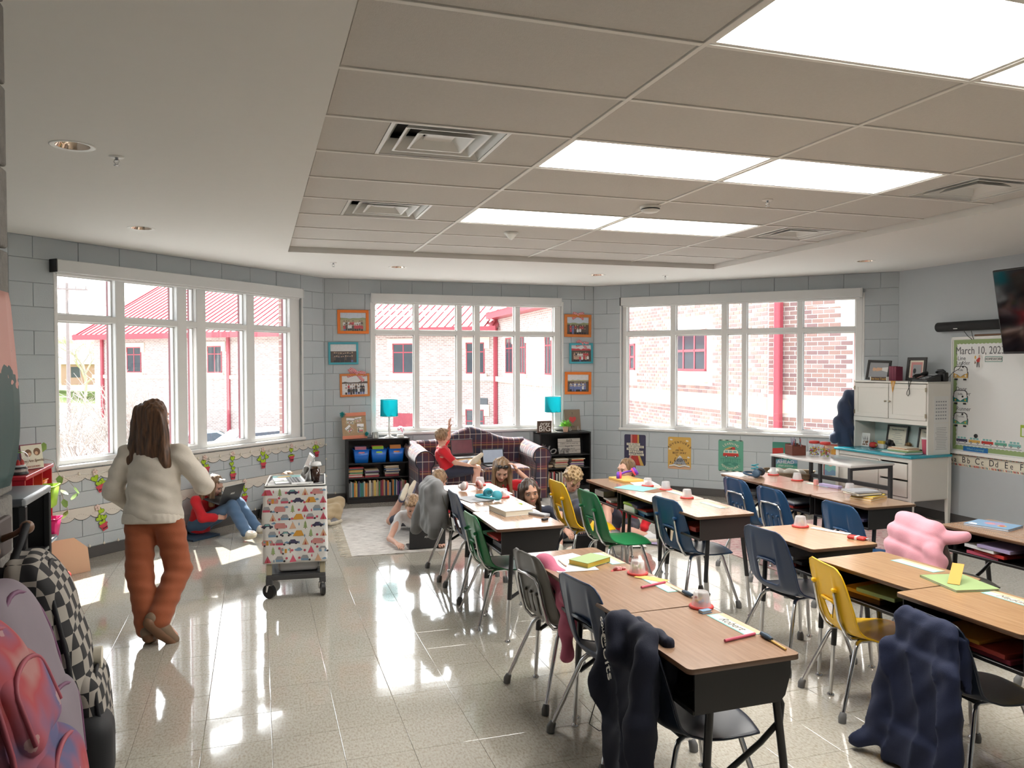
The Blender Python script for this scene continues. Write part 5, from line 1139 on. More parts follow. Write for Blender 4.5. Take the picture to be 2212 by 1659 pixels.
# poster 4 think ahead, behind the table
t=poster(-1.564,.34,.302,.41,'teal poster reading think ahead behind the white-topped table','teal'); pr=Pr(); pr.c('dmint').r(-.15,.15,.25,.408); pr.c('red').p([(-.15,.25),(-.02,.25),(-.02,.34),(-.15,.33)]); pr.c('sky').p([(-.15,.16),(-.05,.20),(.05,.17),(.15,.23),(.15,.15),(-.15,.12)]); pr.c('mint').p([(-.15,.12),(0,.15),(.15,.11),(.15,.05),(-.15,.06)]); pr.c('red').r(-.15,-.10,.002,.06); pr.c('aqua').r(-.09,.15,.002,.05); pr.build('poster_print',PL_,t)
text('THINK',.062,t,W_T,(.01,-.004,.215)); text('AHEAD',.062,t,W_T,(.01,-.004,.16)); text('than anyone',.036,t,W_T,(.01,-.004,.115),shear=.3)
t=poster(-.955,.333,.31,.417,'red-bordered travel poster with waves behind the hutch corner','peach'); pr=Pr()
for (a,b,c_,d) in ((-.155,.155,.40,.416),(-.155,-.145,.0,.416),(.145,.155,0,.416)): pr.c('brick').r(a,b,c_,d)
pr.c('orange').p([(-.145,.26),(.145,.26),(.145,.30),(0,.385),(-.145,.31)]); pr.c('red').p([(-.08,.26),(.1,.26),(.08,.31),(-.02,.30)]); pr.c('dmint').r(-.145,.145,.16,.26); pr.c('aqua').p([(-.145,.16)]+[(-.145+.29*k/16,.155+.015*math.sin(k*1.2)) for k in range(17)]+[(.145,.08),(-.145,.08)]); pr.c('sky').p([(-.145,.08)]+[(-.145+.29*k/16,.09+.016*math.sin(k*1.3+1)) for k in range(17)]+[(.145,.03),(-.145,.03)]); pr.c('cream').r(-.06,.1,.004,.03); pr.build('poster_print',PL_,t); text('EXPLORE',.052,t,W_T,(.0,-.004,.215))
# ------------------------------------------------------------------ white-topped table with black legs
M_lam=mat('white_laminate',(.66,.64,.62),.18,var=.02,coat=.3); M_lg=mat('black_square_tube',(.03,.03,.033),.4)
t=thing('work_table','white topped table with black square legs beside the white hutch','table',(5.875,6.98,0),R(5)); g=G(); g.bx(-.30,.30,-.58,.58,.695,.72,.004,2); g.build('tabletop',M_lam,t)
for sx_ in (-1,1):
    for sy_ in (-1,1): g=G(); g.bx(sx_*.275-.018,sx_*.275+.018,sy_*.55-.018,sy_*.55+.018,0,.695,.003); g.build('leg',M_lg,t)
    g=G(); g.bx(sx_*.275-.016,sx_*.275+.016,-.54,.54,.43,.475,.003); g.build('side_rail',M_lg,t); g=G(); g.bx(-.27,.27,sx_*.55-.015,sx_*.55+.015,.665,.695,.003); g.build('end_rail',M_lg,t)
g=G(); g.bx(-.29,-.26,-.15-.018,-.15+.018,.43,.70,.003); g.build('center_post',M_lg,t)
TT=lambda x,y,z=.72:(5.875+x*math.cos(R(5))-y*math.sin(R(5)),6.98+x*math.sin(R(5))+y*math.cos(R(5)),z)
M_mah=mat('mahogany_box',(.15,.045,.03),.4,stretch=(3,3,20),scale=6,var=.25)
t=thing('desk_organizer','dark red wooden organizer stuffed with pens on the white table','organizer',TT(-.10,.40,.7205),R(-10)); g=G()
for (a,b,c_,d,h) in ((-.08,.08,-.085,-.078,.10),(-.08,.08,.078,.085,.12),(-.08,-.073,-.085,.085,.11),(.073,.08,-.085,.085,.11),(-.08,.08,-.004,.004,.11)): g.bx(a,b,c_,d,0,h,.001)
g.bx(-.08,.08,-.085,.085,0,.006); g.build('organizer_box',M_mah,t)
rg=random.Random(2)
for k in range(11):
    colr=rg.choice(['rose','black','sky','lilac','amber','gray','red']); x,y=rg.uniform(-.06,.06),rg.uniform(-.07,.07); o=G().tube([(0,0,0),(rg.uniform(-.03,.03),rg.uniform(-.03,.03),rg.uniform(.13,.19))],.0045,6).build('marker_pen',PM[colr],loc=Vector(TT(-.10,.40,.728))+Vector((x,y,0))); tag(o,'%s pen sticking up from the wooden organizer, slot %s'%(colr,ordn(k)),'pen','pens in the organizer')
def jar(x,y,lab,z=.7205):
    t=thing('candy_jar',lab,'jar',TT(x,y,z)); g=G(); g.lathe([(.055,0),(.060,.01),(.060,.12),(.052,.135),(.050,.14)],20,cap=False); g.lathe([(0,.001),(.055,.001)],20,cap=False); g.build('jar_body',glass('clear_glass'),t); g=G(); g.lathe([(.0,.165),(.05,.165),(.056,.158),(.056,.137),(.05,.136)],20); g.build('jar_lid',PM['red'],t)
    rg=random.Random(x*100); g=G()
    for k in range(70): g.mt(rg.randrange(6)); a,rr2=rg.uniform(0,6.28),.048*math.sqrt(rg.random()); g.ell((rr2*math.cos(a),rr2*math.sin(a),rg.uniform(.012,.095)),.0095,6,4)
    g.build('candies',[PM[k] for k in ('rose','yellow','lime','lilac','white','orange')],t,kind='stuff')
jar(.03,.25,'red-lidded candy jar beside the organizer, farther one'); jar(.04,.10,'red-lidded candy jar on the white table, nearer one')
# wicker basket
M_wick=mat('wicker',(.26,.19,.12),.8,var=.35,scale=60); t=thing('wicker_basket','large two-tone wicker basket on the floor behind the white table','basket',(6.02,7.88,0),R(-45)); g=G(); g2=G()
for r_ in range(22):
    z=.01+.021*r_; w=.20+.0042*r_; d=.14+.0035*r_
    P=[(x+ (.004 if (k+r_)%2 else -.004)*(1 if abs(x)>w*.9 else 0),y+(.004 if (k+r_)%2 else -.004)*(1 if abs(y)>d*.9 else 0),z) for k,(x,y) in enumerate([(px_,py_) for px_,py_ in rrect(-w,w,-d,d,.06,3)])]; (g if r_<15 else g2).tube(P,.0115,5,closed=True)
g.build('woven_body',mat('wicker_light',(.42,.31,.17),.8,var=.35,scale=60),t,kind='stuff'); g2.build('woven_band',M_wick,t,kind='stuff'); g=G(); g.bx(-.19,.19,-.13,.13,.004,.012); g.build('basket_base',M_wick,t); g=G(); g.tube([(.29,0,.46),(.31,.05,.47),(.31,-.05,.47),(.29,0,.46)],.008,6); g.build('handle',M_wick,t)
sob('blanket',[('e',(random.uniform(-.14,.14),random.uniform(-.08,.08),.40+random.uniform(0,.04)),(.09,.08,.05)) for _ in range(9)],.012,mat('oat_blanket',(.50,.46,.40),.9),k=.03,loc=(6.02,7.88,0),rot=(0,0,R(-45)),disp=lambda x,y,z:.006*np.sin(x*50+z*20)); tag(COL.objects[-1] if COL.objects[-1].name.startswith('blanket') else bpy.data.objects['blanket'],'crumpled oat coloured blanket inside the wicker basket','blanket')
# ------------------------------------------------------------------ white hutch with turquoise top
HR=R(-86.5); HO=(6.455,7.56); hc,hs_=math.cos(HR),math.sin(HR)
H=lambda x,y,z:(HO[0]+x*hc-y*hs_,HO[1]+x*hs_+y*hc,z)
M_hw=mat('hutch_white',(.70,.68,.63),.4,var=.03,scale=6); M_turq=mat('turquoise_enamel',(.02,.32,.42),.22,var=.04,coat=.3); M_brass=mat('tarnished_pull',(.35,.30,.22),.35,metal=1)
t=thing('hutch','tall white painted hutch with turquoise worktop against the right wall','hutch',H(0,0,0),HR); WD=1.06; DP=.58
g=G(); g.bx(-.01,WD+.01,-.02,DP,.738,.765,.006,2); g.build('worktop',M_turq,t)
for x in (0,WD-.045):
    for y in (0,DP-.05): g=G(); b=.045; g.add([(x+ .006,y+.006,0),(x+b-.006,y+.006,0),(x+b-.006,y+b-.006,0),(x+.006,y+b-.006,0),(x,y,.30),(x+b,y,.30),(x+b,y+b,.30),(x,y+b,.30),(x,y,.738),(x+b,y,.738),(x+b,y+b,.738),(x,y+b,.738)],[(3,2,1,0)]+[(k,(k+1)%4,(k+1)%4+4,k+4) for k in range(4)]+[(k+4,(k+1)%4+4,(k+1)%4+8,k+8) for k in range(4)],False); g.build('leg',M_hw,t)
for x in (.008,WD-.02): g=G(); g.bx(x,x+.012,.04,DP-.04,.29,.738,.001); g.build('side_panel',M_hw,t)
g=G(); g.bx(.04,WD-.04,.012,.024,.69,.738); g.bx(.62,.64,.01,.03,.29,.72); g.bx(.04,WD-.04,.012,.024,.285,.315); g.bx(.04,WD-.04,DP-.03,DP-.02,.29,.738); g.bx(.02,WD-.02,.03,DP-.03,.28,.29); g.build('carcass',M_hw,t)
g=G(); g.bx(.05,.615,.004,.016,.32,.685,.003); d=g.build('lower_door',M_hw,t)
for z in (.51,.325):
    g=G(); g.bx(.652,WD-.055,-.006,.012,z,z+.165,.004,2); d=g.build('drawer',M_hw,t); g=G(); g.cyl((.82,-.006,z+.085),(.82,-.02,z+.085),.006,.006,8); g.ell((.82,-.028,z+.085),(.016,.010,.012),10,8); g.build('knob',M_brass,d)
UY=.25; UX0=.02; UX1=WD-.02
for x in (UX0,UX1-.02): g=G(); g.bx(x,x+.02,UY,DP,.765,1.54,.002); g.build('upper_side',M_hw,t)
g=G(); g.bx(UX0,UX1,UY-.01,DP,1.525,1.545,.003); g.build('top_board',M_hw,t); g=G(); g.bx(UX0+.02,UX1-.02,DP-.02,DP-.005,.765,1.525); g.build('upper_back',mat('pale_teal_back',(.50,.60,.58),.5),t); g=G(); g.bx(UX0+.02,UX1-.02,UY,DP-.02,1.085,1.105); g.bx(UX0,UX1,UY-.004,UY+.016,1.075,1.125,.002); g.build('cabinet_floor',M_hw,t)
for k,(a,b) in enumerate(((UX0+.02,.525),(.535,UX1-.02))):
    g=G(); z0,z1=1.128,1.518; s=.05; g.bx(a,b,UY-.012,UY+.004,z0,z0+s,.002); g.bx(a,b,UY-.012,UY+.004,z1-s,z1,.002); g.bx(a,a+s,UY-.012,UY+.004,z0+s,z1-s,.002); g.bx(b-s,b,UY-.012,UY+.004,z0+s,z1-s,.002); g.bx(a+s-.002,b-s+.002,UY-.005,UY+.003,z0+s-.002,z1-s+.002); d=g.build('door',M_hw,t)
    xk=b-.025 if k==0 else a+.025; g=G(); g.cyl((xk,UY-.012,1.32),(xk,UY-.028,1.32),.005,.005,8); g.ell((xk,UY-.034,1.32),(.013,.008,.011),10,8); g.build('knob',M_brass,d)
    xh=a if k==0 else b
    for z in (1.18,1.46): g=G(); g.box((xh,UY-.014,z),(.02,.006,.045),.001); g.cyl((xh,UY-.016,z-.022),(xh,UY-.016,z+.022),.004,.004,6); g.build('hinge',M_brass,d)
def paper(par_t,name,lab,loc,rot,w,h,lines,cal=False):
    p=thing(name,lab,'paper',loc,0,rot=rot); g=G(); g.bx(-w/2,w/2,-.0012,0,0,h); g.build('sheet',PM['white'],p); pr=Pr(); pr.c('gray')
    if cal:
        for r_ in range(6):
            for c_ in range(5): pr.r(-w*.4+w*.16*c_,-w*.4+w*.16*c_+w*.10,h*.12+h*.13*r_,h*.12+h*.13*r_+h*.05)
    else:
        for r_ in range(lines): ww=random.uniform(.3,.42); pr.r(-w*ww,w*ww,h*(.1+.8*r_/lines),h*(.1+.8*r_/lines)+h*.014)
    pr.build('printed_lines',PL_,p); return p
paper(t,'calendar_sheet','printed calendar sheet taped on the side of the white hutch',H(UX1+.0005,.44,1.11),(0,0,HR+PI/2),.21,.28,6,True); paper(t,'list_sheet','long printed list taped below the calendar on the hutch side',H(UX1+.0005,.44,.79),(0,0,HR+PI/2),.21,.31,14)
# on top of the hutch
M_bfr=mat('black_frame',(.02,.018,.017),.4)
def pframe(name,lab,loc,rot,w,h,bw,paint):
    p=thing(name,lab,'picture',loc,0,rot=rot); g=G()
    for (a,b,c_,d) in ((-w/2,w/2,0,bw),(-w/2,w/2,h-bw,h),(-w/2,-w/2+bw,bw-.001,h-bw+.001),(w/2-bw,w/2,bw-.001,h-bw+.001)): g.bx(a,b,-.018,0,c_,d,.003)
    g.build('frame_border',M_bfr,p); pr=Pr(); pr.M=Matrix.Translation((0,-.006,0)); paint(pr,w,h,bw); pr.build('picture_print',PL_,p); g=G(); g.bx(-w/2+.005,w/2-.005,-.006,-.001,.005,h-.005); g.build('backing',M_kraft,p); return p
def hand_pic(pr,w,h,b):
    pr.c('gray').r(-w/2+b,w/2-b,b,h-b); pr.c('white').p([(w*.12,h*.5),(w/2-b,h*.42),(w/2-b,h*.68),(w*.14,h*.64)])
    pr.c('peach').p([(-w*.1,h*.44),(w*.14,h*.50),(w*.15,h*.62),(-w*.08,h*.64)])
    for k in range(5): a=R(150+18*k); pr.p([(-w*.08,h*.5),(-w*.06,h*.58),(-w*.06+w*.2*math.cos(a),h*.56+w*.2*math.sin(a)*.6),(-w*.08+w*.19*math.cos(a),h*.52+w*.19*math.sin(a)*.6)])
pframe('desk_picture','black framed photo of a reaching hand on top of the hutch',H(.22,.40,1.546),(R(-10),R(2),HR+R(6)),.31,.235,.028,hand_pic)
def cls_pic(pr,w,h,b):
    pr.c('cream').r(-w/2+b,w/2-b,b,h-b); 
    for k in range(12): pr.c('black').r(-w/2+b,-w/2+b+.008,b+.017*k,b+.017*k+.008)
    pr.c('pink').r(-w*.28,w*.3,b,h-b-.02); pr.c('gray').r(-w*.18,w*.25,b+.02,h-b-.05); pr.c('black').o(-.02,h*.42,.02,.03)
pframe('desk_picture','taller black framed picture with red mat at the back of the hutch top',H(.66,.50,1.546),(R(-7),0,HR),.255,.265,.034,cls_pic)
for k in range(3): o=ob('book',bookmesh(.032,.10,.165-.003*k,'maroon'),loc=H(.40+.034*k,.40,1.546),rot=(0,0,HR)); tag(o,'maroon bound book on the hutch top, %s from the framed hand photo'%ordn(k),'book','maroon books on the hutch')
t=thing('desk_sign','narrow dark sign reading live love teach on the hutch edge','sign',H(.36,.27,1.546),HR); g=G(); g.bx(-.11,.11,0,.02,0,.042,.002); g.build('sign_bar',M_dwood,t); text('live love Teach',.036,t,PM['amber'],(0,-.001,.021)); g=G(); g.bx(-.122,-.111,-.004,.026,0,.046,.001); g.build('bracket',M_plast,t); g=G(); g.bx(.111,.122,-.004,.026,0,.046,.001); g.build('bracket',M_plast,t)
t=thing('pennant','small orange pennant hanging over the front of the hutch top','pennant',H(.595,UY-.0135,1.546),HR,rot=(0,R(6),HR)); g=G(); g.add([(-.033,-.001,.0),(.033,-.001,.004),(.004,-.001,-.13),(-.033,0,.0),(.033,0,.004),(.004,0,-.13)],[(0,2,1),(3,4,5),(0,1,4,3),(1,2,5,4),(2,0,3,5)],False); g.build('pennant_cloth',PM['orange'],t); text('VOLS',.026,t,PM['white'],(.002,-.002,-.038),rot=(R(90),R(90),0))
o=G().tube([(.0,.012,.003),(.0,-.003,.002),(.002,-.004,-.03),(.016,-.005,-.10),(.018,-.005,-.135),(.0,-.005,-.158),(-.020,-.005,-.14),(-.018,-.005,-.115),(.006,-.005,-.075),(.022,-.004,-.02),(.026,-.003,.002),(.026,.012,.003)],.0035,6).build('lanyard',M_black,loc=H(.80,UY-.014,1.546),rot=(0,0,HR)); tag(o,'black looped lanyard dangling down the right hutch door','lanyard')
t=thing('desk_phone','black office telephone on the right end of the hutch top','telephone',H(.90,.38,1.546),HR,rot=(0,0,HR+R(-8))); g=G(); g.add([(-.10,-.09,0),(.11,-.09,0),(.11,.09,0),(-.10,.09,0),(-.10,-.09,.02),(.11,-.09,.02),(.11,.09,.075),(-.10,.09,.075)],[(3,2,1,0),(4,5,6,7),(0,1,5,4),(1,2,6,5),(2,3,7,6),(3,0,4,7)],False); g.build('phone_base',M_black,t)
g=G(); g.tube([(-.085,-.085,.045),(-.085,-.06,.060),(-.085,.0,.072),(-.085,.06,.092),(-.085,.085,.088)],[.020,.022,.014,.022,.020],10); g.build('handset',M_black,t); g=G(); g.box((.03,.055,.073),(.10,.05,.004),.001,rot=(R(17),0,0)); g.build('display',PM['gray'],t); g=G(); [g.box((-.015+.03*a,-.06+.024*b,.031+.0073*b),(.018,.014,.006),.001,rot=(R(17),0,0)) for a in range(3) for b in range(4)]; g.build('keypad',PM['gray'],t)
t=thing('phone_cradle','second black phone unit standing behind the telephone at the wall','telephone',H(.985,.52,1.546),HR); g=G(); g.box((0,0,.05),(.10,.07,.10),.012,seg=2); g.build('unit_body',M_black,t); g=G(); g.tube([(-.055,-.03,.10),(-.03,-.035,.118),(.03,-.035,.118),(.055,-.03,.10)],[.014,.016,.016,.014],8); g.build('handset',M_black,t); g=G(); g.tube([(.05,.02,.04),(.10,.03,.10),(.16,.05,.14),(.2,.055,.22)],.003,5); g.build('cord',M_black,t)
# in the open shelf
for k,(x,lab) in enumerate(((.40,'framed university certificate in the hutch shelf, left one'),(.83,'framed certificate with gold seal in the hutch shelf, right one'))):
    def cert(pr,w,h,b,k=k):
        pr.c('cream').r(-w/2+b,w/2-b,b,h-b)
        for r_ in range(6): ww=(.36,.12,.3,.22,.3,.15)[r_]*w*.8; pr.c('gray').r(-ww,ww,h*.22+h*.085*r_,h*.22+h*.085*r_+.004)
        if k: pr.c('amber').o(-w*.2,h*.45,.018)
    c_=pframe('certificate',lab,H(x,DP-.075,.766),(R(-9),0,HR),.29,.265,.02,cert); c_['category']='certificate'; text('Tusculum University' if k==0 else 'Tusculum University',.021,c_,PM['black'],(0,-.0085,.215))
t=thing('apple','shiny red ceramic apple on the turquoise worktop','apple',H(.265,.30,.766)); sob('apple_body',[('e',(0,0,.035),(.045,.045,.037)),('-e',(0,0,.079),(.014,.014,.014),None,.012)],.005,PM['red'],t,k=.005); g=G(); g.tube([(0,0,.062),(.004,0,.075),(.01,0,.084)],.003,6); g.build('stem',PM['brown'],t); g=G(); g.add([(-.022,-.0455,.045),(.0,-.046,.05),(.02,-.0445,.045),(.0,-.046,.025)],[(0,3,2,1)],False); g.build('painted_mark',PM['yellow'],t)
o=sob('dog_figurine',[('e',(0,.02,.045),(.035,.045,.045)),('e',(-.005,-.018,.085),(.024,.026,.028)),('c',(-.005,-.04,.080),(-.005,-.056,.074),.014,.010),('c',(-.03,-.012,.098),(-.036,-.014,.07),.009,.012),('c',(.02,-.012,.098),(.026,-.014,.07),.009,.012),('c',(-.018,-.015,.05),(-.02,-.035,.008),.013,.012),('c',(.015,-.015,.05),(.018,-.035,.008),.013,.012),('c',(.02,.05,.02),(.04,.06,.012),.012,.008),('e',(-.03,.035,.02),(.018,.03,.02)),('e',(.03,.035,.02),(.018,.03,.02))],.005,mat('black_fur_figurine',(.012,.012,.013),.6,bump=.6,scale=60),k=.008,loc=H(.57,.235,.766),rot=(0,0,HR+R(25))); tag(o,'black sitting puppy figurine on the turquoise worktop','figurine'); o.scale=(1.15,1.15,1.15)
M_pcone=mat('pinecone_gold',(.36,.24,.12),.5,var=.3,scale=40)
t=thing('pinecone_flower','gilded pinecone flower ornament before the right certificate','ornament',H(.70,.36,.766)); g=G(); rg=random.Random(9)
for k in range(40): a=k*2.4; el=.15+1.25*k/40; d=Vector((math.cos(a)*math.cos(el),math.sin(a)*math.cos(el),math.sin(el))); leaf_geo(g,Vector((0,0,.045))+d*.01,d,.052,.022)
g.build('scales',M_pcone,t,kind='stuff'); g=G(); g.lathe([(.02,0),(.024,.02),(.012,.045)],12); g.build('ornament_base',PM['brown'],t)
o=sob('apple_small',[('e',(0,0,.030),(.036,.036,.031))],.006,PM['red'],k=.005,loc=H(.655,.305,.766)); o.name='ornament_apple'; tag(o,'small dark red apple ornament behind the black puppy','apple')
t=thing('tumbler','red insulated tumbler at the right end of the hutch shelf','tumbler',H(.945,.33,.766)); g=G(); g.lathe([(.031,0),(.040,.15),(.041,.16)],20); g.build('tumbler_body',PM['rose'],t); g=G(); g.lathe([(.041,.16),(.043,.165),(.043,.178),(.036,.182),(0,.182)],20); g.build('tumbler_lid',PM['white'],t)
o=G().bx(-.06,.06,0,.005,0,.16,.001).build('art_card',PM['white'],loc=H(.10,.34,.766),rot=(R(-8),0,HR)); tag(o,'white greeting card with drawn scene at the left of the hutch shelf','card'); pr=Pr(); pr.c('brown'); rg=random.Random(4); [pr.o(rg.uniform(-.04,.04),rg.uniform(.02,.075),rg.uniform(.006,.016),.008,7) for _ in range(16)]; pr.c('black'); [pr.p([(x,.08),(x+.008,.08),(x+.02*rg.uniform(-1,1),.13)]) for x in (-.03,-.015,0,.02,.032)]; pr.build('card_drawing',PL_,o)
t=thing('note_box','small white box holding yellow sticky notes behind the apple','box',H(.30,.38,.766),HR); g=G(); g.bx(-.065,.065,-.03,.03,0,.05,.002); g.build('box_body',PM['white'],t); g=G(); g.bx(-.03,.055,-.022,.022,.05,.082,.001); g.build('sticky_notes',PM['yellow'],t)
z=.766
for k,(w,d,h,c_,dx) in enumerate(((.34,.24,.008,'gray',0),(.33,.24,.010,'white',.01),(.35,.24,.006,'aqua',-.012),(.26,.22,.011,'lgreen',.03),(.25,.20,.012,'cream',.0),(.24,.19,.010,'peach',-.01),(.22,.17,.006,'cream',.01))):
    o=G().bx(-w/2,w/2,-d/2,d/2,0,h,.001).build('paper_pad' if k%2 else 'folder',PM[c_],loc=H(.80+dx,.13+.01*k,z),rot=(0,0,HR+R(random.uniform(-9,9)))); tag(o,'%s folder or pad, %s from the bottom of the paper stack on the hutch'%(c_,ordn(k)),'papers','paper stack on the turquoise worktop'); z+=h+.0008
# coat hanging on the left end of the hutch
M_navyc=mat('navy_coat_cloth',(.018,.032,.075),.75,var=.15,bump=.2,scale=30,sheen=.2)
def folds(ax_,f,a,ph=0): return lambda x,y,z: a*np.sin(f*(x if ax_=='x' else y)+3.0*np.sin(z*5+ph)+ph)*(1+.0*z)
cx_,cy_,_=H(-.075,.30,0)
o=sob('hanging_coat',[('c',(0,0,1.46),(0,0,1.30),.05,.10),('b',(0,0,1.10),(.075,.13,.22),None,.06),('b',(0,.01,.92),(.085,.17,.16),None,.06),('c',(.0,-.12,1.32),(-.04,-.20,.90),.055,.055),('c',(0,.12,1.32),(.0,.20,.92),.055,.05),('c',(0,-.03,1.42),(0,-.08,1.36),.05,.05)],.014,M_navyc,k=.05,disp=lambda x,y,z:.012*np.sin(45*y+4*np.sin(z*6))+.008*np.sin(30*z+20*y),loc=(cx_,cy_,-.06),rot=(0,0,HR-PI/2+R(90))); tag(o,'navy coat hanging on the left side of the white hutch','coat')
g=G(); g.tube([(0,.02,1.42),(-.02,0,1.43),(-.03,-.01,1.46)],.005,6); 
t=thing('coat_hook','small metal hook on the hutch side carrying the navy coat','hook',H(-.0,.30,0),HR); g.build('hook',M_chrome,t)
# ------------------------------------------------------------------ whiteboard, strip, soundbar, television on the right wall (frame 4: x = -world y)
M_wb=mat('whiteboard_enamel',(.70,.71,.70),.2,var=.01); wb=wthing(4,'whiteboard','large whiteboard with green scalloped border on the right wall','whiteboard',-6.65,-.001,.80)
WBL=2.6; g=G(); g.bx(0,WBL,-.012,0,0,1.205,.001); g.build('board_panel',M_wb,wb); g=G(); g.bx(-.012,WBL,-.02,0,1.20,1.228,.002); g.bx(-.014,0,-.02,0,-.03,1.228,.002); g.build('board_trim',M_white,wb); g=G(); g.bx(-.014,WBL,-.055,0,-.035,.0,.004); g.build('marker_tray',M_white,wb)
g=G(); n=24
def scal(x0,x1,zb,zt,up):
    P=[]; k=int((x1-x0)/.045)
    for q in range(k*4+1): x=x0+(x1-x0)*q/(k*4); P.append((x,(zt if up else zb)+(-1 if up else 1)*.008*abs(math.sin(PI*q/4))))
    return P
P=scal(.045,WBL,1.13,1.155,True); g.poly([(.015,1.195),(WBL,1.195)]+P[::-1],0,'y',-.0128); P=scal(.05,WBL,.055,.06,False); g.poly([(.015,.012),(WBL,.012)]+P[::-1],0,'y',-.0128)
Pv=[(.052+.008*abs(math.sin(PI*q/4)),.06+1.09*q/96) for q in range(97)]; g.poly([(.015,.012)]+Pv+[(.015,1.195)],0,'y',-.0129); g.build('scalloped_border',PM['lgreen'],wb)
MK=mat('marker_ink',(.10,.10,.11),.6)
text('March 10, 2023',.115,wb,MK,(.335,-.0132,1.075),ext=.0002,sx=.82,name='handwriting')
for s_,x,z in (('Line',.115,.995),('Leader',.135,.945),('Door',.115,.665),('Holder',.145,.615),('Runner',.145,.452)): text(s_,.062,wb,MK,(x,-.0132,z),ext=.0002,name='handwriting')
def vanfront(x,z,body,lab):
    t=wthing(4,'van_magnet',lab,'magnet',-6.65+x,-.0135,.80+z,'camper van magnets'); pr=Pr(); w=.09; pr.c('black').p([(-w*1.02,-.045),(w*1.02,-.045),(w*1.06,.01),(w*.9,.072),(w*.6,.09),(-w*.6,.09),(-w*.9,.072),(-w*1.06,.01)]); pr.c('white').p([(-w*.95,-.0),(w*.95,-.0),(w*.82,.066),(w*.55,.082),(-w*.55,.082),(-w*.82,.066)]); pr.c(body).p([(-w*.98,.015),(-w*.98,-.04),(w*.98,-.04),(w*.98,.015),(0,-.03)]); pr.c('white').p([(-w*.9,.02),(0,-.028),(w*.9,.02),(.0,.024)]); pr.c('cream').r(-w,w,-.048,-.038)
    for s in (-1,1): pr.c('black').r(s*.055-.02,s*.055+.02,-.066,-.046); pr.c('yellow' if body!='amber' else 'white').o(s*.062,-.018,.011); pr.c('white').o(s*w*1.05,.035,.008)
    g=G(); g.poly([(-w*1.02,-.045),(w*1.02,-.045),(w*1.06,.01),(w*.9,.072),(w*.6,.09),(-w*.6,.09),(-w*.9,.072),(-w*1.06,.01)],.002,'y',-.0012); g.build('magnet_sheet',PM['black'],t); pr.build('van_print',PL_,t); text('Kole' if body=='amber' else ('Belle' if 'upper' in lab else 'Maddie'),.034,t,PM['gray'],(0,-.0032,.045),name='handwriting')
vanfront(.105,.825,'amber','orange camper van front magnet under Line Leader'); vanfront(.105,.565,'teal','teal camper van front magnet, upper one, under Door Holder'); vanfront(.11,.325,'mint','mint camper van front magnet, lower one, under Runner')
for k,(cc,lab) in enumerate((('navy','navy'),('amber','orange'),('red','red'),('mint','green'),('aqua','light blue'))):
    t=wthing(4,'van_strip_magnet','%s side-view camper van cutout in the row along the whiteboard bottom'%lab,'magnet',-6.65+.13+.155*k,-.0135,.80+.105-.0*k,'row of van cutouts'); pr=Pr(); van(pr,0,-.015,.14,cc); pr.c('gray').r(-.077,.077,-.032,-.024); pr.build('van_print',PL_,t); g=G(); g.bx(-.073,.073,-.0012,0,-.024,.055); g.build('card',PM['white'],t)
o=G().lathe([(0,.012),(.020,.010),(.022,0)],14).build('round_magnet',M_black,loc=wp(4,-6.65+.305,-.0145,.80+.175),rot=(R(90),0,R(-90))); tag(o,'black round magnet above the orange van cutout','magnet')
for k,z in enumerate((.905,.585,.395)): o=G().lathe([(0,.008),(.010,.007),(.011,0)],12).build('round_magnet',M_black,loc=wp(4,-6.65+.135,-.0135,.80+z),rot=(R(90),0,R(-90))); tag(o,'small black dot magnet above the %s camper van front'%('orange','teal','mint')[k],'magnet')
t=wthing(4,'homework_card','small bordered card reading homework on the whiteboard','card',-6.65+.50,-.0135,.80+.985); g=G(); g.bx(-.10,.10,-.0015,0,-.028,.028); g.build('card',PM['dmint'],t); g=G(); g.bx(-.094,.094,-.0022,-.001,-.022,.022); g.build('card_face',PM['white'],t); text('HOMEWORK',.034,t,B_T,(0,-.003,0))
t=wthing(4,'figure_sticker','white cutout sticker of a walking person in red by the homework card','sticker',-6.65+.315,-.0135,.80+.955); pr=Pr(); pr.c('white').o(0,0,.065,.085); pr.c('red').p([(-.012,.0),(.022,.0),(.03,.045),(.012,.05),(-.02,.02)]); pr.c('black').p([(-.014,-.055),(-.004,-.055),(.004,0),(-.012,0)]); pr.p([(.012,-.055),(.022,-.055),(.018,0),(.006,0)]); pr.c('peach').o(.018,.062,.011); pr.c('brown').p([(-.04,-.02),(-.02,-.01),(-.035,.02)]); pr.c('amber').o(-.03,.05,.01,.018); pr.build('sticker_print',PL_,t)
t=wthing(4,'blue_sign_strip','bright blue lettered strip at the bottom of the whiteboard','sign',-6.65+.30,-.0145,.80+.03); g=G(); g.bx(-.15,.15,-.0015,0,-.025,.025); g.build('strip',PM['blue'],t); text("Who's Learning!",.032,t,PM['aqua'],(0,-.002,.0))
t=wthing(4,'green_frame_card','lime edged card at the right edge on the whiteboard','card',-6.65+.86,-.0135,.80+.27); g=G(); g.bx(-.05,.05,-.0015,0,-.06,.06); g.build('card',PM['lime'],t); g=G(); g.bx(-.035,.05,-.0022,-.001,-.05,.03); g.build('card_face',PM['white'],t)
o=G().tube([(-.13,0,0),(.5,0,0)],.009,8).build('pointer_stick',PM['brown'],loc=wp(4,-6.23,-.03,2.038),rot=(0,R(0),R(-90))); tag(o,'long brown pointer stick lying along the whiteboard top','pointer')
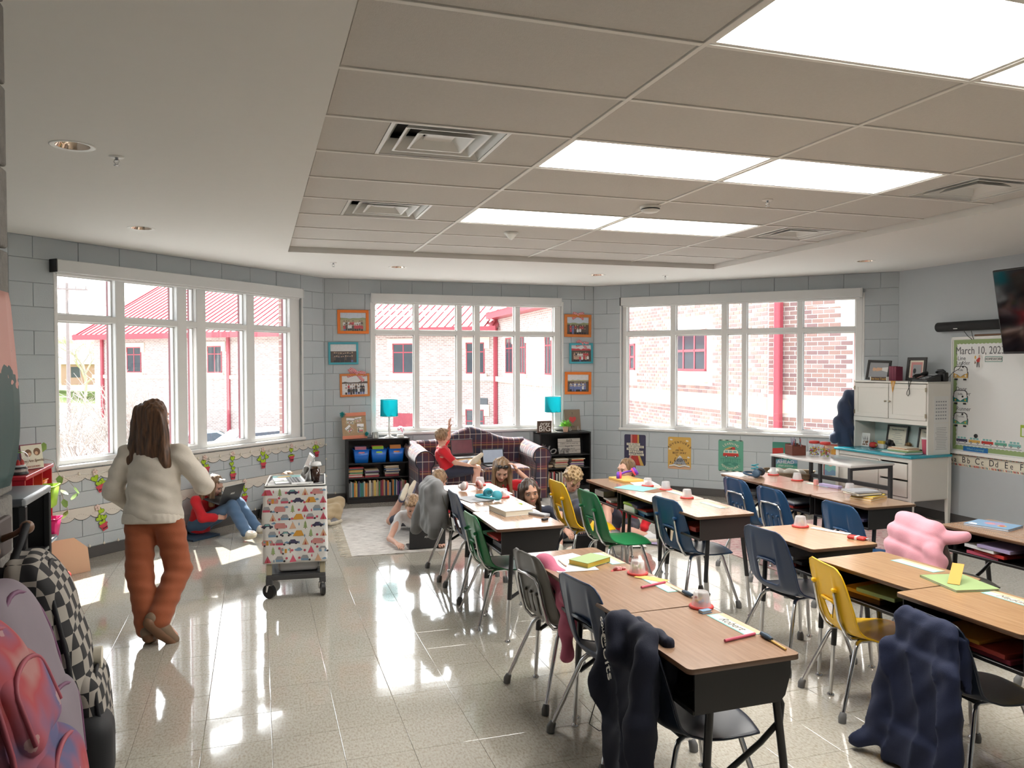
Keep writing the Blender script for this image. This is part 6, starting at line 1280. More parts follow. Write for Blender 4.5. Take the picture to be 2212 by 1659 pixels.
t=wthing(4,'alphabet_strip','paper alphabet strip with striped border below the whiteboard','alphabet strip',-6.715,-.0015,.632); L=2.7; g=G(); g.bx(0,L,-.001,0,0,.142); g.build('strip_sheet',PM['cream'],t); pr=Pr(); cyc=['red','cream','black','peach','gray','brick','teal']; rg=random.Random(1)
for zz in (.004,.118):
    x=0
    while x<1.9: w=rg.uniform(.006,.014); pr.c(rg.choice(cyc)); pr.p([(x,zz),(x+w,zz),(x+w-.008,zz+.020),(x-.008,zz+.020)],0); x+=w+.004
pr.build('striped_border',PL_,t)
pr=Pr(); pr.c('gray').r(0,1.9,.034,.0355); pr.r(0,1.9,.104,.1055); pr.build('guide_lines',PL_,t)
for k,ch in enumerate('ABCDEFGHIJ'): text(ch,.095,t,B_T,(.045+.168*k,-.0022,.070),sx=.9); text(ch.lower(),.085,t,B_T,(.105+.168*k,-.0022,.066),sx=.9)
t=wthing(4,'soundbar','black soundbar mounted on the right wall above the whiteboard','speaker',-6.80,-.012,2.085); g=G(); g.cyl((0,-.05,.055),(1.0,-.05,.055),.052,.052,20); g.build('speaker_body',mat('speaker_cloth',(.016,.016,.017),.8,bump=.3,bscale=400),t); g=G(); g.box((.27,-.102,.028),(.05,.003,.008)); g.build('badge',M_plast,t); g=G(); g.tube([(.33,-.045,.0),(.36,-.03,-.05),(.40,-.012,-.09)],.003,5); g.tube([(.42,-.045,.0),(.41,-.02,-.05),(.42,-.012,-.09)],.003,5); g.build('cables',M_black,t); g=G(); g.box((.5,-.005,.05),(.12,.03,.04)); g.build('wall_bracket',M_black,t)
M_scr=mat('tv_screen',(.006,.006,.008),.06,spec=.7); t=thing('television','large black television tilted down on a wall arm at the right edge','television',(6.70,4.985,2.225),0,rot=(R(11),0,R(-90)))
g=G(); g.box((0,.01,0),(1.36,.045,.80),.008,seg=2); g.build('tv_body',M_black,t); g=G(); g.box((0,-.0135,.004),(1.335,.003,.762)); g.build('screen',M_scr,t); g=G(); g.tube([(0,.03,0),(.15,.20,-.02),(0,.42,.03)],.025,8); g.box((0,.06,0),(.45,.05,.4),.005); g.build('mount_arm',M_black,t)
# ================================================================== LEFT SIDE: BORDERS, CACTI, CARTS, SHELF, BACKPACKS
M_bord=mat('cream_border_paper',(.66,.62,.56),.7,var=.04)
def border(lab,x0,x1,zb,zt,i=1):
    t=wthing(i,'wall_border',lab,'border',x0,-.003,0); L=x1-x0; P=[];k=int(L/.15)
    for q in range(k*8+1): P.append((L*q/(k*8),zb+.030*abs(math.sin(PI*q/8))**.7*(1)-.0))
    P=[(x,zb+.03-(z-zb)) for x,z in P]
    g=G(); g.poly([(0,zt),(L,zt)]+P[::-1],.001,'y',-.001); g.build('border_strip',M_bord,t)
    g=G(); g.tube([(x,-.0015,z) for x,z in P],.0022,4); g.tube([(0,-.0015,zt),(L,-.0015,zt)],.0018,4); g.build('border_outline',PM['black'],t)
    g=G()
    for q in range(int(L/.022)): g.box((.01+.022*q,-.0015,zb+.045+.012*math.sin(q*.9)),(.010,.0006,.0016))
    g.build('stitch_print',PM['brown'],t,kind='stuff'); return t
border('upper scalloped cream border under the sill of the left window',4.20,7.735,.70,.815); border('lower scalloped cream border with cactus cutouts, near knee height',3.95,7.735,.355,.47)
M_cac=transl('cactus_paper',(.42,.62,.03),.1); M_pot=mat('red_pot_paper',(.58,.06,.09),.6,var=.08)
CG='cactus cutouts clipped to the borders'
def heart(r_,n=18): return [(r_*.062*16*math.sin(a)**3,r_*.062*(13*math.cos(a)-5*math.cos(2*a)-2*math.cos(3*a)-math.cos(4*a))) for a in [2*PI*k/n for k in range(n)]]
def cactus(x,z,lobes,lab,rot=0,s=1):
    """z is the clip height; pot hangs below"""
    t=wthing(1,'cactus_cutout',lab,'cutout',x,-.006,z,CG,tilt=R(rot)); zl=-.045
    o=0
    for k,(dx,dz,r_,a) in enumerate(lobes):
        g=G(); c,s_=math.cos(R(a)),math.sin(R(a)); P=[(dx+px_*c-pz*s_,dz+px_*s_+pz*c) for px_,pz in heart(r_)]; g.poly(P,.001,'y',-.0015*k-.001); g.build('heart_leaf',M_cac,t); zl=min(zl,dz-r_*.9)
        g=G(); g.tube([(p[0],-.0015*k-.0012,p[1]) for p in P],.0016,4,closed=True); g.build('leaf_outline',PM['black'],t)
    zl+=.02
    g=G(); g.poly([(lobes[-1][0]-.036,zl),(lobes[-1][0]+.036,zl),(lobes[-1][0]+.026,zl-.062),(lobes[-1][0]-.026,zl-.062)],.001,'y',-.009); g.poly([(lobes[-1][0]-.042,zl+.005),(lobes[-1][0]+.042,zl+.005),(lobes[-1][0]+.042,zl-.014),(lobes[-1][0]-.042,zl-.014)],.001,'y',-.010); g.build('pot',M_pot,t); text('love',.03,t,PM['black'],(lobes[-1][0],-.0115,zl-.038),shear=.3)
    g=G(); [g.ell((.018*math.cos(a),-.008,.005+.018*math.sin(a)),(.013,.006,.013),8,5) for a in (0,1.26,2.5,3.77,5.0)]; g.ell((0,-.013,.005),.009,8,5); g.build('flower_clip',mat('blush_flower_clip',(.75,.58,.52),.6),t)
    return t
U=.765
cactus(4.60,U-.0,[(-.015,-.05,.040,8),(.045,-.115,.038,-60),(.005,-.11,.034,0)],'three-leaf cactus cutout tilted by the trailing vine, upper border',-18)
cactus(4.62,.44,[(.02,-.04,.035,-50),(-.02,-.095,.035,30),(.02,-.11,.033,-30),(-.01,-.15,.036,0)],'four-leaf cactus cutout with tilted pot at the near end of the lower border',-22)
cactus(4.15,.44,[(0,-.05,.034,0),(0,-.12,.034,0)],'cactus cutout mostly behind the red shelf on the lower border',10)
cactus(5.84,U,[(-.01,-.04,.034,10),(.02,-.09,.034,-10)],'cactus cutout peeking past the raised arm of the teacher')
cactus(6.22,U,[(.0,-.045,.034,0),(-.012,-.105,.030,5),(.006,-.155,.028,-8),(.0,-.205,.032,0)],'tallest cactus cutout with a column of four leaves, upper border')
cactus(6.67,U,[(.0,-.035,.038,0),(.055,-.08,.034,-40),(-.055,-.095,.034,40),(0,-.13,.040,0)],'bushy four-leaf cactus cutout at the middle of the upper border')
cactus(7.13,U,[(0,-.045,.034,0),(-.022,-.115,.028,20),(.022,-.115,.028,-20),(0,-.115,.026,0)],'slim cactus cutout above the iced drink cart, upper border')
cactus(7.56,U,[(-.025,-.05,.032,30),(.028,-.05,.032,-30),(-.02,-.10,.030,10),(.015,-.105,.028,0)],'last cactus cutout at the corner end of the upper border')
cactus(6.385,.44,[(-.02,-.06,.032,15),(.01,-.09,.032,-10),(0,-.15,.034,0)],'cactus cutout beside the opened laptop of the sitting girl, lower border')
cactus(6.98,.44,[(0,-.05,.034,0),(0,-.11,.034,0)],'cactus cutout behind the fabric-covered cart, lower border'); cactus(7.45,.44,[(0,-.05,.034,0),(0,-.11,.034,0)],'cactus cutout on the lower border hidden near the corner end')
def lights(lab,P,step):
    t=thing('string_lights',lab,'string lights',(0,0,0)); g=G(); g.tube(P,.0018,4); g.build('wire',PM['white'],t); d=0; bm_=None
    for a,b in zip(P,P[1:]):
        a,b=Vector(a),Vector(b); L=(b-a).length; n=max(1,int(round(L/step)))
        for k in range(n):
            if bm_ is None: g=G(); g.ell((0,0,0),.0105,10,7); g.cyl((0,0,.009),(0,0,.02),.005,.004,6); bm_=g.mesh('bulb',mat('frosted_bulb',(.85,.80,.68),.35))
            ob('bulb',bm_,t,loc=a.lerp(b,k/n)+Vector((0,0,-.004)))
    return t
lights('string of round bulbs along the baseboard under the left window',[wp(1,3.96+.143*k,-.018,.112) for k in range(27)],.2)
lights('string of round bulbs draped over the upper scalloped border',[wp(1,4.3+.145*k,-.016,.765+.012*math.sin(k*2.1)) for k in range(24)]+[wp(1,7.742,-.018,.73),wp(1,7.742,-.018,.55),wp(1,7.742,-.018,.12)],.2)
lights('string of small bulbs along the baseboard beside the left bookcase',[wp(2,.83,-.018,.12),wp(2,.93,-.018,.11),wp(2,1.04,-.018,.12)],.12)
# ------------------------------------------------------------------ covered cart with casters
CT=(.285,6.33); CR=R(-4.5); cc_,cs_=math.cos(CR),math.sin(CR)
K=lambda x,y,z:(CT[0]+x*cc_-y*cs_,CT[1]+x*cs_+y*cc_,z)
M_cblk=mat('dark_cart_shelf',(.055,.055,.058),.6,bump=.2,scale=200); M_cpost=mat('tan_cart_post',(.36,.32,.22),.5); M_fab=mat('white_camp_fabric',(.70,.69,.67),.85,var=.02,bump=.1,scale=300)
t=thing('rolling_cart','tall cart on casters covered with camping print fabric','cart',(CT[0],CT[1],0),CR); w,d=.215,.285
g=G(); g.bx(-w,w,-d,d,.80,.835,.008,2); g.build('top_shelf',M_cblk,t); g=G(); g.bx(-w,w,-d,d,.135,.175,.006); g.bx(-w+.02,w-.02,-d+.02,d-.02,.175,.178); g.build('lower_shelf',M_cblk,t)
g=G(); g.tube([(x,y,.842) for x,y in rrect(-w,w,-d,d,.02,3)],.006,6,closed=True); g.build('top_rim',M_plast,t)
for sx_ in (-1,1):
    for sy_ in (-1,1):
        x,y=sx_*(w-.022),sy_*(d-.022); g=G(); g.bx(x-.02,x+.02,y-.02,y+.02,.175,.80,.004); g.build('post',M_cpost,t); g=G(); g.bx(x-.024,x+.024,y-.024,y+.024,.10,.15,.004); g.build('post_cap',M_cblk,t)
        a=R(35) if sx_<0 else R(80); g=G(); g.cyl((x-.014*math.sin(a),y-.014*math.cos(a),.0525),(x+.014*math.sin(a),y+.014*math.cos(a),.0525),.052,.052,20); g.build('caster_wheel',M_black,t)
        g=G(); g.lathe([(.022,.112),(.025,.105),(.025,.098)],12,(x,y,0)); 
        for s in (-1,1): ox,oy=s*.019*math.sin(a),s*.019*math.cos(a); g.tube([(x+ox,y+oy,.10),(x+ox-.008,y+oy,.052)],[.012,.008],6)
        g.build('caster_fork',M_chrome,t)
def skirt(u,v):
    L=2*(w+.012)+2*2*(d*.9); s=u*L; e=w+.012; f=d+.012
    if s<d*1.8: x,y=-e,-f+ (d*1.8-s); 
    elif s<d*1.8+2*e: x,y=-e+(s-d*1.8),-f
    else: x,y=e,-f+(s-d*1.8-2*e)
    z=.83-.565*v; wv=.006*math.sin(s*22)*v+.004*math.sin(s*47+1)*v
    return (x+(wv if abs(x)>e-.001 else 0)-.03*v*(x<-e+.001)*math.exp(-((z-.62)/.1)**2),y-(wv if y<=-f+.001 else 0),z)
g=G(); g.sheet(skirt,90,20,.0015); fb=g.build('fabric_skirt',M_fab,t)
class Fp(Pr):
    def p(s,P,step=0): return s.poly(P,0,'y',0)
def camp(pr,k,x,z,s,rg):
    if k==0:   # dome tent
        c=rg.choice(('orange','rose','lgreen')); pr.c(c).p([(x-s,z-s*.5),(x+s,z-s*.5),(x+s*.55,z+s*.5),(x-s*.35,z+s*.5)]); pr.c('brick').p([(x-s*.5,z-s*.5),(x,z-s*.5),(x-s*.3,z+s*.45)])
    elif k==1: # teepee
        c=rg.choice(('rose','rose','peach')); pr.c(c).p([(x-s*.75,z-s*.8),(x+s*.75,z-s*.8),(x+s*.05,z+s*.7),(x-s*.05,z+s*.7)]); pr.c('brick').p([(x-s*.25,z-s*.8),(x+s*.25,z-s*.8),(x,z+s*.1)]); pr.c('black').p([(x-s*.15,z+s*.9),(x-s*.09,z+s*.9),(x+s*.06,z+s*.6),(x,z+s*.6)])
    elif k==2: # sedan
        pr.c('navy').p([(x-s,z-s*.3),(x+s,z-s*.3),(x+s,z),(x+s*.6,z+s*.08),(x+s*.35,z+s*.42),(x-s*.4,z+s*.42),(x-s*.65,z+s*.08),(x-s,z)]); pr.c('aqua').p([(x-s*.5,z+s*.08),(x+s*.45,z+s*.08),(x+s*.28,z+s*.34),(x-s*.36,z+s*.34)]); pr.c('black'); [pr.o(x+q*s,z-s*.3,s*.2,s*.2,8) for q in (-.55,.55)]
    elif k==3: # trailer
        pr.c('pink').p([(x-s*.9,z-s*.5),(x+s*.9,z-s*.5),(x+s,z),(x+s*.8,z+s*.45),(x-s*.7,z+s*.5),(x-s,z+s*.1)]); pr.c('orange').r(x-s*.2,x+s*.2,z-s*.45,z+s*.3); pr.c('aqua').r(x-s*.7,x-s*.35,z-s*.02,z+s*.3); pr.r(x+s*.35,x+s*.7,z-s*.02,z+s*.3); pr.c('black').o(x-s*.5,z-s*.55,s*.18,s*.18,8)
    elif k==4: # pine
        pr.c('lgreen'); [pr.p([(x-s*(.5-.1*q),z-s*.7+s*.45*q),(x+s*(.5-.1*q),z-s*.7+s*.45*q),(x,z+s*.05+s*.45*q)]) for q in range(3)]; pr.c('brown').r(x-s*.08,x+s*.08,z-s*.95,z-s*.7)
    elif k==5: # pop-up camper
        c=rg.choice(('sky','rose')); pr.c(c).r(x-s*.8,x+s*.5,z-s*.5,z-s*.1); pr.c('gray').p([(x-s*.9,z-s*.1),(x+s*.6,z-s*.1),(x+s*.3,z+s*.5),(x-s*.5,z+s*.5)]); pr.c('black').o(x+s*.7,z-s*.4,s*.2,s*.2,8)
    elif k==6: pr.c('sky'); pr.o(x,z,s*.7,s*.25,10); pr.o(x+s*.1,z+s*.15,s*.4,s*.25,10)
    elif k==7: pr.c('rose'); pr.o(x,z,s*.35,s*.35,8); pr.c('red'); [pr.p([(x+s*.3*math.cos(a),z+s*.3*math.sin(a)),(x+s*.5*math.cos(a+.25),z+s*.5*math.sin(a+.25)),(x+s*.3*math.cos(a+.5),z+s*.3*math.sin(a+.5))]) for a in (0,1.05,2.1,3.15,4.2,5.25)]
    else: pr.c(rg.choice(('sky','rose'))).r(x-s*.16,x+s*.16,z-s*.45,z+s*.15); pr.p([(x-s*.16,z+s*.15),(x+s*.16,z+s*.15),(x,z+s*.5)])
pr=Fp(); rg=random.Random(12); rows=9; seq=[[0,4,2,1,3,5],[3,5,2,0,1,3],[5,3,4,1,5,4],[1,5,0,5,1,5],[2,3,1,4,2,3],[5,2,0,4,1,2],[3,5,2,1,3,5],[4,3,6,1,5,4],[1,5,1,5,1,2]]
e=w+.012
Lf=2*e; dz_=.062
for r_ in range(rows):
    z=.795-dz_*r_; off=(.72 if r_%2 else .28)
    for q in range(5):
        x=-e+Lf*((q+off)/5.0); k=seq[r_][q]
        if x>e-.02 or x<-e+.02: continue
        camp(pr,k,x,z,.041 if k not in (4,1) else .033,rg)
        xx=x+Lf/10
        if xx<e-.015: camp(pr,rg.choice((6,7,8,8,7)),xx,z+rg.uniform(-.02,.02),.024,rg)
def on_skirt(pr,side):
    vs=[]
    for (x,y,z) in pr.v:
        v=(.83-z)/.565; s=d*1.8+(x+e); wv=.006*math.sin(s*22)*v+.004*math.sin(s*47+1)*v; vs.append((x,-(d+.012)-wv-.0014,z))
    pr.v=vs
# stack flat layers slightly by order so later shapes sit on top
on_skirt(pr,0); pr.v=[(x,y-.0000012*i,z) for i,(x,y,z) in enumerate(pr.v)]; pr.build('camp_print',PL_,fb)
pr=Fp(); rg=random.Random(3)
for r_ in range(9):
    for q in range(5): camp(pr,rg.choice((0,1,2,3,4,5)),-.22+.10*q+(.05 if r_%2 else 0),.795-dz_*r_,.029,rg)
pr.v=[( -(e+.004+.03*((.83-z)/.565)*math.exp(-((z-.62)/.1)**2)) -.0000012*i,-x,z) for i,(x,y,z) in enumerate(pr.v)]; pr.build('camp_print',PL_,fb)
o=sob('plastic_tub',[('b',(0,0,.075),(.155,.20,.072),None,.03),('-b',(0,0,.10),(.148,.193,.09),None,.025)],.008,mat('gray_tub',(.42,.42,.43),.4),k=.004,loc=K(.02,-.04,.1785),rot=(0,0,CR)); tag(o,'gray plastic tub on the lower shelf of the fabric-covered cart','tub')
# things on the cart
def laptop(name,lab,loc,rz,ang=105,w=.29,d=.20,scr=None,logo=None,tilt=(0,0),lidm=None,basem=None):
    """origin at hinge centre; keyboard toward -y, lid opens above"""
    t=thing(name,lab,'laptop',loc,0,rot=(tilt[0],tilt[1],rz)); lm=lidm or M_lap; bmn=basem or M_lap
    g=G(); g.bx(-w/2,w/2,-d,0,0,.012,.003); g.build('keyboard_base',bmn,t); g=G()
    for a in range(11):
        for b in range(4): g.box((-w*.42+a*w*.084,-d*.18-b*.022,.0125),(w*.068,.017,.002))
    g.build('keys',M_black,t,kind='stuff'); g=G(); g.box((0,-d*.78,.0125),(.09,.05,.001)); g.build('touchpad',M_lap2,t)
    a=R(ang-90); L=G(); L.M=Matrix.Translation((0,0,.008))@Matrix.Rotation(-a,4,'X'); L.bx(-w/2,w/2,-.003,.004,0,d,.002); ld=L.build('lid',lm,t)
    L=G(); L.M=Matrix.Translation((0,0,.008))@Matrix.Rotation(-a,4,'X'); L.bx(-w/2+.012,w/2-.012,-.0042,-.003,.018,d-.012); L.build('screen',scr or M_scr,t)
    if logo:
        o=text(logo,.026,t,M_plast,(0,0,0)); o.matrix_local=Matrix.Translation((0,0,.008))@Matrix.Rotation(-a,4,'X')@Matrix.Translation((0,.0048,d*.52))@Matrix.Rotation(PI,4,'Z')@Matrix.Rotation(PI/2,4,'X')
    return t
M_lap=mat('black_laptop_shell',(.018,.018,.02),.45,bump=.1,scale=200); M_lap2=mat('dark_grey_pad',(.04,.04,.042),.3); M_silver=mat('silver_laptop',(.50,.50,.51),.35,metal=.7); M_scrg=mat('screen_document_gray',(.22,.25,.30),.3,emit=.35,var=.15,scale=14); M_scrd=mat('screen_dark_page',(.06,.015,.02),.3,emit=.6,var=.5,scale=9)
laptop('laptop','slim silver laptop standing open on the cart, seen edge-on',K(.045,-.02,.836),CR+R(-82),112,.30,.21,lidm=M_silver,basem=M_silver)
z=.8365
for k,(nm_,x,y,w_,h_,cn,rot_,lab) in enumerate([('paper',-.10,-.17,.21,.20,'white',4,'white worksheet at the front left of the cart top'),('paper',-.09,.05,.20,.26,'white',-6,'white paper sheet beneath the laptop side of the cart'),('folder',-.06,.19,.26,.14,'aqua',3,'pale aqua folder at the back of the cart top'),('sticky_pad',-.10,.18,.10,.06,'amber',25,'orange-yellow sticky sheet on the aqua folder'),('paper',.05,-.20,.16,.10,'white',2,'small white sheet near the cup on the cart'),('paper_strip',-.11,-.09,.10,.02,'lgreen',12,'light green paper strip on the worksheet')]):
    th=.0015+.002*(nm_=='folder'); o=G().bx(-w_/2,w_/2,-h_/2,h_/2,0,th).build(nm_,PM[cn],loc=K(x,y,z),rot=(0,0,CR+R(rot_))); tag(o,lab,'paper'); z+=th+.0003
    if k==0: pr=Pr(); pr.M=Matrix.Rotation(-PI/2,4,'X'); pr.c('gray'); [pr.r(-w_*.4,w_*random.uniform(.2,.42),-h_*.4+h_*.09*q,-h_*.4+h_*.09*q+.003) for q in range(9)]; pr.v=[(x,y,th+.0004) for x,y,zz in pr.v]; pr.f=[f[::-1] for f in pr.f]; pr.build('printed_lines',PL_,o)
t=thing('iced_drink','clear cup of iced dark coffee with white lid on the cart','cup',K(.145,-.13,.836)); g=G(); g.lathe([(.030,0),(.044,.135)],24,cap=False); g.lathe([(0,.0),(.030,.0)],24,cap=False); g.build('cup',glass('clear_glass'),t); g=G(); g.lathe([(0,.002),(.0285,.002),(.0395,.108),(.0,.108)],24); g.build('coffee',mat('iced_coffee',(.035,.012,.006),.1,var=.4,scale=40),t)
g=G(); rg=random.Random(6); [g.box((rg.uniform(-.02,.02),rg.uniform(-.02,.02),.108+rg.uniform(-.003,.008)),(.017,.017,.015),.003,rot=(rg.random(),rg.random(),rg.random())) for _ in range(7)]; g.build('ice_cubes',glass('ice',(.85,.75,.65)),t,kind='stuff'); g=G(); g.lathe([(.046,.132),(.047,.140),(.044,.143),(.040,.158),(.0,.160)],24); g.build('lid',mat('milky_lid',(.78,.78,.78),.3,alpha=.75),t); g=G(); g.cyl((0,0,.10),(-.012,.004,.205),.004,.004,8); g.build('straw',M_plast,t)
o=G().box((0,0,.055),(.05,.03,.11),.012,seg=2).build('napkin_pack',PM['white'],loc=K(.085,-.035,.8385),rot=(0,R(-4),CR)); tag(o,'white paper packet standing behind the iced coffee','packet')
o=sob('ribbon_bundle',[('c',(random.uniform(-.04,.04),random.uniform(-.03,.03),.012),(random.uniform(-.05,.05),random.uniform(-.04,.04),.016),.008,.008) for _ in range(10)],.004,M_tl,k=.004,loc=K(.10,.08,.8378)); tag(o,'tangled dark teal ribbon bundle behind the cup on the cart','ribbon')
t=thing('spoon','metal spoon on the front right of the cart top','spoon',K(.14,-.23,.8365),CR+R(15)); g=G(); g.ell((-.035,0,.006),(.022,.014,.006),12,6); g.build('bowl',M_chrome,t); g=G(); g.tube([(-.016,0,.006),(.03,0,.010),(.06,0,.006)],[.003,.0025,.005],6); g.build('handle',M_chrome,t)
# ------------------------------------------------------------------ red shelf with bins
M_red=mat('red_painted_wood',(.48,.015,.03),.35,var=.05); t=thing('cubby_shelf','red cubby shelf in the left corner below ornaments','shelf',(-1.775,6.965,0)); a,b,h=.145,.41,.925
g=G(); g.bx(-a,a+.012,-b,b,h-.03,h,.004); g.build('top_panel',M_red,t); g=G(); g.bx(-a,a,-b+.01,-b+.03,0,h-.03,.002); g.build('side_panel',M_red,t); g=G(); g.bx(-a,a,b-.03,b-.01,0,h-.03,.002); g.build('side_panel',M_red,t)
for y in (-.13,.14): g=G(); g.bx(-a,a-.01,y-.009,y+.009,.05,h-.03,.002); g.build('divider',M_red,t)
for z in (.06,.34,.62): g=G(); g.bx(-a,a-.005,-b+.03,b-.03,z-.016,z,.002); g.build('shelf',M_red,t)
g=G(); g.bx(-a,-a+.008,-b+.03,b-.03,.05,h-.03); g.build('back_panel',mat('cream_panel',(.66,.55,.40),.6),t)
def bin2(lab,x,y,z,w_,d_,h_,m,rot=0):
    t=thing('plastic_bin',lab,'bin',(x,y,z),rot); g=G(); A=rrect(-d_*.40,d_*.40,-w_*.42,w_*.42,.012,2); B=rrect(-d_*.5,d_*.5,-w_*.5,w_*.5,.014,2); n=len(A); C2=[(x*.95,y*.95) for x,y in B]; D=[(x*.94,y*.94) for x,y in A]
    g.add([(*p,0) for p in A]+[(*p,h_) for p in B]+[(*p,h_) for p in C2]+[(*p,.004) for p in D],[(i+q*n,(i+1)%n+q*n,(i+1)%n+q*n+n,i+q*n+n) for q in range(3) for i in range(n)]+[tuple(range(n-1,-1,-1)),tuple(range(3*n,4*n))]); g.build('bin_body',m,t); g=G(); g.tube([(x*1.03,y*1.03,h_) for x,y in B],.006,6,closed=True); g.build('rim',m,t); return t
bin2('lime green plastic bin jutting from the red shelf',-1.62,7.02,.6215,.20,.20,.165,mat('lime_bin',(.38,.65,.03),.35)); bin2('hot pink plastic bin jutting from the red shelf',-1.66,7.23,.3415,.17,.22,.15,mat('pink_bin',(.75,.02,.20),.35)); bin2('orange bin behind the lime bin in the red shelf',-1.72,7.21,.6215,.13,.16,.19,mat('orange_bin',(.85,.20,.02),.35))
for k,(y,z,c_) in enumerate(((7.04,.3415,'white'),(7.04,.353,'sky'),(7.05,.364,'gray'),(6.80,.3415,'rose'),(6.8,.0615,'amber'),(7.03,.0615,'white'),(7.03,.073,'sky'))): o=G().bx(-.15,.13,-.10,.10,0,.010,.001).build('workbook',PM[c_],loc=(-1.68,y,z),rot=(0,0,R(random.uniform(-8,8)))); tag(o,'%s workbook in the red cubby shelf, %s'%(c_,('middle shelf, lowest of pile','middle shelf, second of pile','middle shelf, top of pile','middle shelf, alone at near end','bottom shelf, near end','bottom shelf, lower of two','bottom shelf, upper of two')[k]),'book','workbooks in the red shelf')
o=G().poly([(0,0),(.30,0),(.30,.20),(.20,.30),(0,.30)],.012,'y').build('peach_board',PM['peach'],loc=(-1.60,7.20,.001),rot=(R(-14),0,R(35))); tag(o,'peach board leaning at the foot of the red shelf','board')
o=sob('coral_pouch',[('b',(0,0,.045),(.06,.09,.04),None,.035)],.008,PM['red'],loc=(-1.50,7.02,0)); tag(o,'small coral red pouch on the floor by the red shelf','pouch')
# ornaments on the shelf
t=thing('snow_globe','snow globe with red figures inside on the red shelf','globe',(-1.70,6.70,.926)); g=G(); g.lathe([(.062,0),(.064,.012),(.055,.02),(.057,.045),(.05,.055)],24); g.build('globe_base',M_black,t); g=G(); g.lathe([(.0575,.022),(.0578,.042)],24,cap=False); g.build('base_band',mat('silver_band',(.5,.48,.45),.4,metal=.6,var=.5,scale=80),t); g=G(); g.ell((0,0,.112),.068,24,16); g.build('glass_ball',glass('clear_glass'),t)
g=G(); g.lathe([(.045,.058),(.045,.07),(0,.072)],16); g.build('snow',PM['white'],t); g=G(); [g.lathe([(.016,.07),(.012,.10),(0,.115)],10,(x,y,0)) for x,y in ((-.02,.0),(.018,.01),(.0,-.02))]; g.build('figures',PM['red'],t)
o=ob('children_book',None) if 0 else thing('children_book','cream and red children book titled You Are Special leaning on the red shelf','book',(-1.675,6.99,.926),0,rot=(R(-8),0,R(52))); g=G(); g.bx(-.095,.095,0,.012,0,.20,.002); g.build('cover',BC['maroon'],o); pr=Pr(); pr.c('cream').r(-.088,.092,.006,.192); pr.c('brown').o(-.03,.13,.03); pr.o(.045,.135,.03); pr.c('peach').o(-.02,.12,.014); pr.o(.04,.125,.014); pr.build('cover_print',PL_,o); text('You Are Special',.030,o,PM['brown'],(0,-.004,.068),shear=.2); text('MAX LUCADO',.018,o,PM['brick'],(0,-.004,.022))
pframe('desk_picture','small dark blue framed photo behind the You Are Special book',(-1.82,7.06,.926),(R(-10),0,R(52)),.21,.16,.03,lambda pr,w,h,b:(pr.c('sky').r(-w/2+b,w/2-b,b,h-b),pr.c('navy').r(-w/2+b,w/2-b,b,h*.4)))
t=thing('potted_seedling','small plant in a terracotta pot on the red shelf','plant',(-1.80,6.83,.926)); g=G(); g.lathe([(.035,0),(.048,.075),(.052,.078),(.052,.09),(.044,.09),(0,.08)],18); g.build('pot',mat('terracotta',(.48,.16,.07),.7),t); g=G(); rg=random.Random(7)
for k in range(16): d_=Vector((rg.gauss(0,.7),rg.gauss(0,.7),1)).normalized(); g.tube([(0,0,.08),tuple(d_*.09+Vector((0,0,.08)))],.002,4); leaf_geo(g,d_*.085+Vector((0,0,.08)),Vector((d_.x,d_.y,.1)),.045,.03)
g.build('foliage',M_leaf,t,kind='stuff')
o=G().bx(-.02,.02,-.11,.11,0,.26,.002).build('blue_binder',PM['sky'],loc=(-1.86,6.68,.926)); tag(o,'blue binder standing at the back of the red shelf','binder')
t=thing('trailing_vine','trailing pothos vine hanging from the red shelf over the wall','plant',(-1.72,7.33,.926)); pts=[(0,-.02,0),(.05,.0,.04),(.105,.03,.02),(.145,.02,-.10),(.15,.03,-.22),(.17,.04,-.30),(.20,.05,-.40)]; g=G(); g.tube([(0,0,0),(.02,0,.09)],.003,5); g.tube(pts,.003,5); g.tube([(.145,.02,-.10),(.20,.05,-.14),(.24,.06,-.20),(.27,.07,-.26)],.0022,5); g.build('stems',M_bark,t); g=G(); rg=random.Random(11)
for P in pts[3:]+[(.24,.06,-.20),(.27,.07,-.26),(.17,.03,-.14)]: leaf_geo(g,Vector(P),Vector((rg.uniform(-.6,1),rg.uniform(-1,.2),-.6)),.085,.055)
leaf_geo(g,Vector((.02,0,.09)),Vector((.3,-.3,1)),.10,.08); g.build('leaves',mat('vine_leaf',(.20,.33,.07),.5,var=.3,scale=20),t,kind='stuff')
# black cabinet with charging slots
t=thing('charging_cart','black cabinet on wheels with open door and white slots','cart',(-1.655,6.09,0)); a,b,h=.225,.33,.88
g=G(); g.bx(-a,a,-b,b,h-.055,h,.02,3); g.build('top_cap',mat('cart_gray_top',(.05,.055,.065),.35),t); g=G(); g.bx(a-.03,a+.004,-b,b,h-.05,h-.004,.012,2); g.build('edge_grip',mat('cart_grip',(.30,.32,.34),.35),t)
for sx_ in (-1,1):
    for sy_ in (-1,1): g=G(); g.bx(sx_*(a-.02)-.02,sx_*(a-.02)+.02,sy_*(b-.025)-.025,sy_*(b-.025)+.025,.08,h-.05,.005); g.build('post',M_black,t); g=G(); g.cyl((sx_*(a-.03)-.012,sy_*(b-.03),.04),(sx_*(a-.03)+.012,sy_*(b-.03),.04),.04,.04,14); g.build('caster_wheel',M_black,t)
g=G(); g.bx(-a+.005,-a+.012,-b+.02,b-.02,.08,h-.05); g.bx(-a+.02,a-.02,b-.03,b-.022,.08,h-.05); g.build('cabinet_panel',M_black,t)
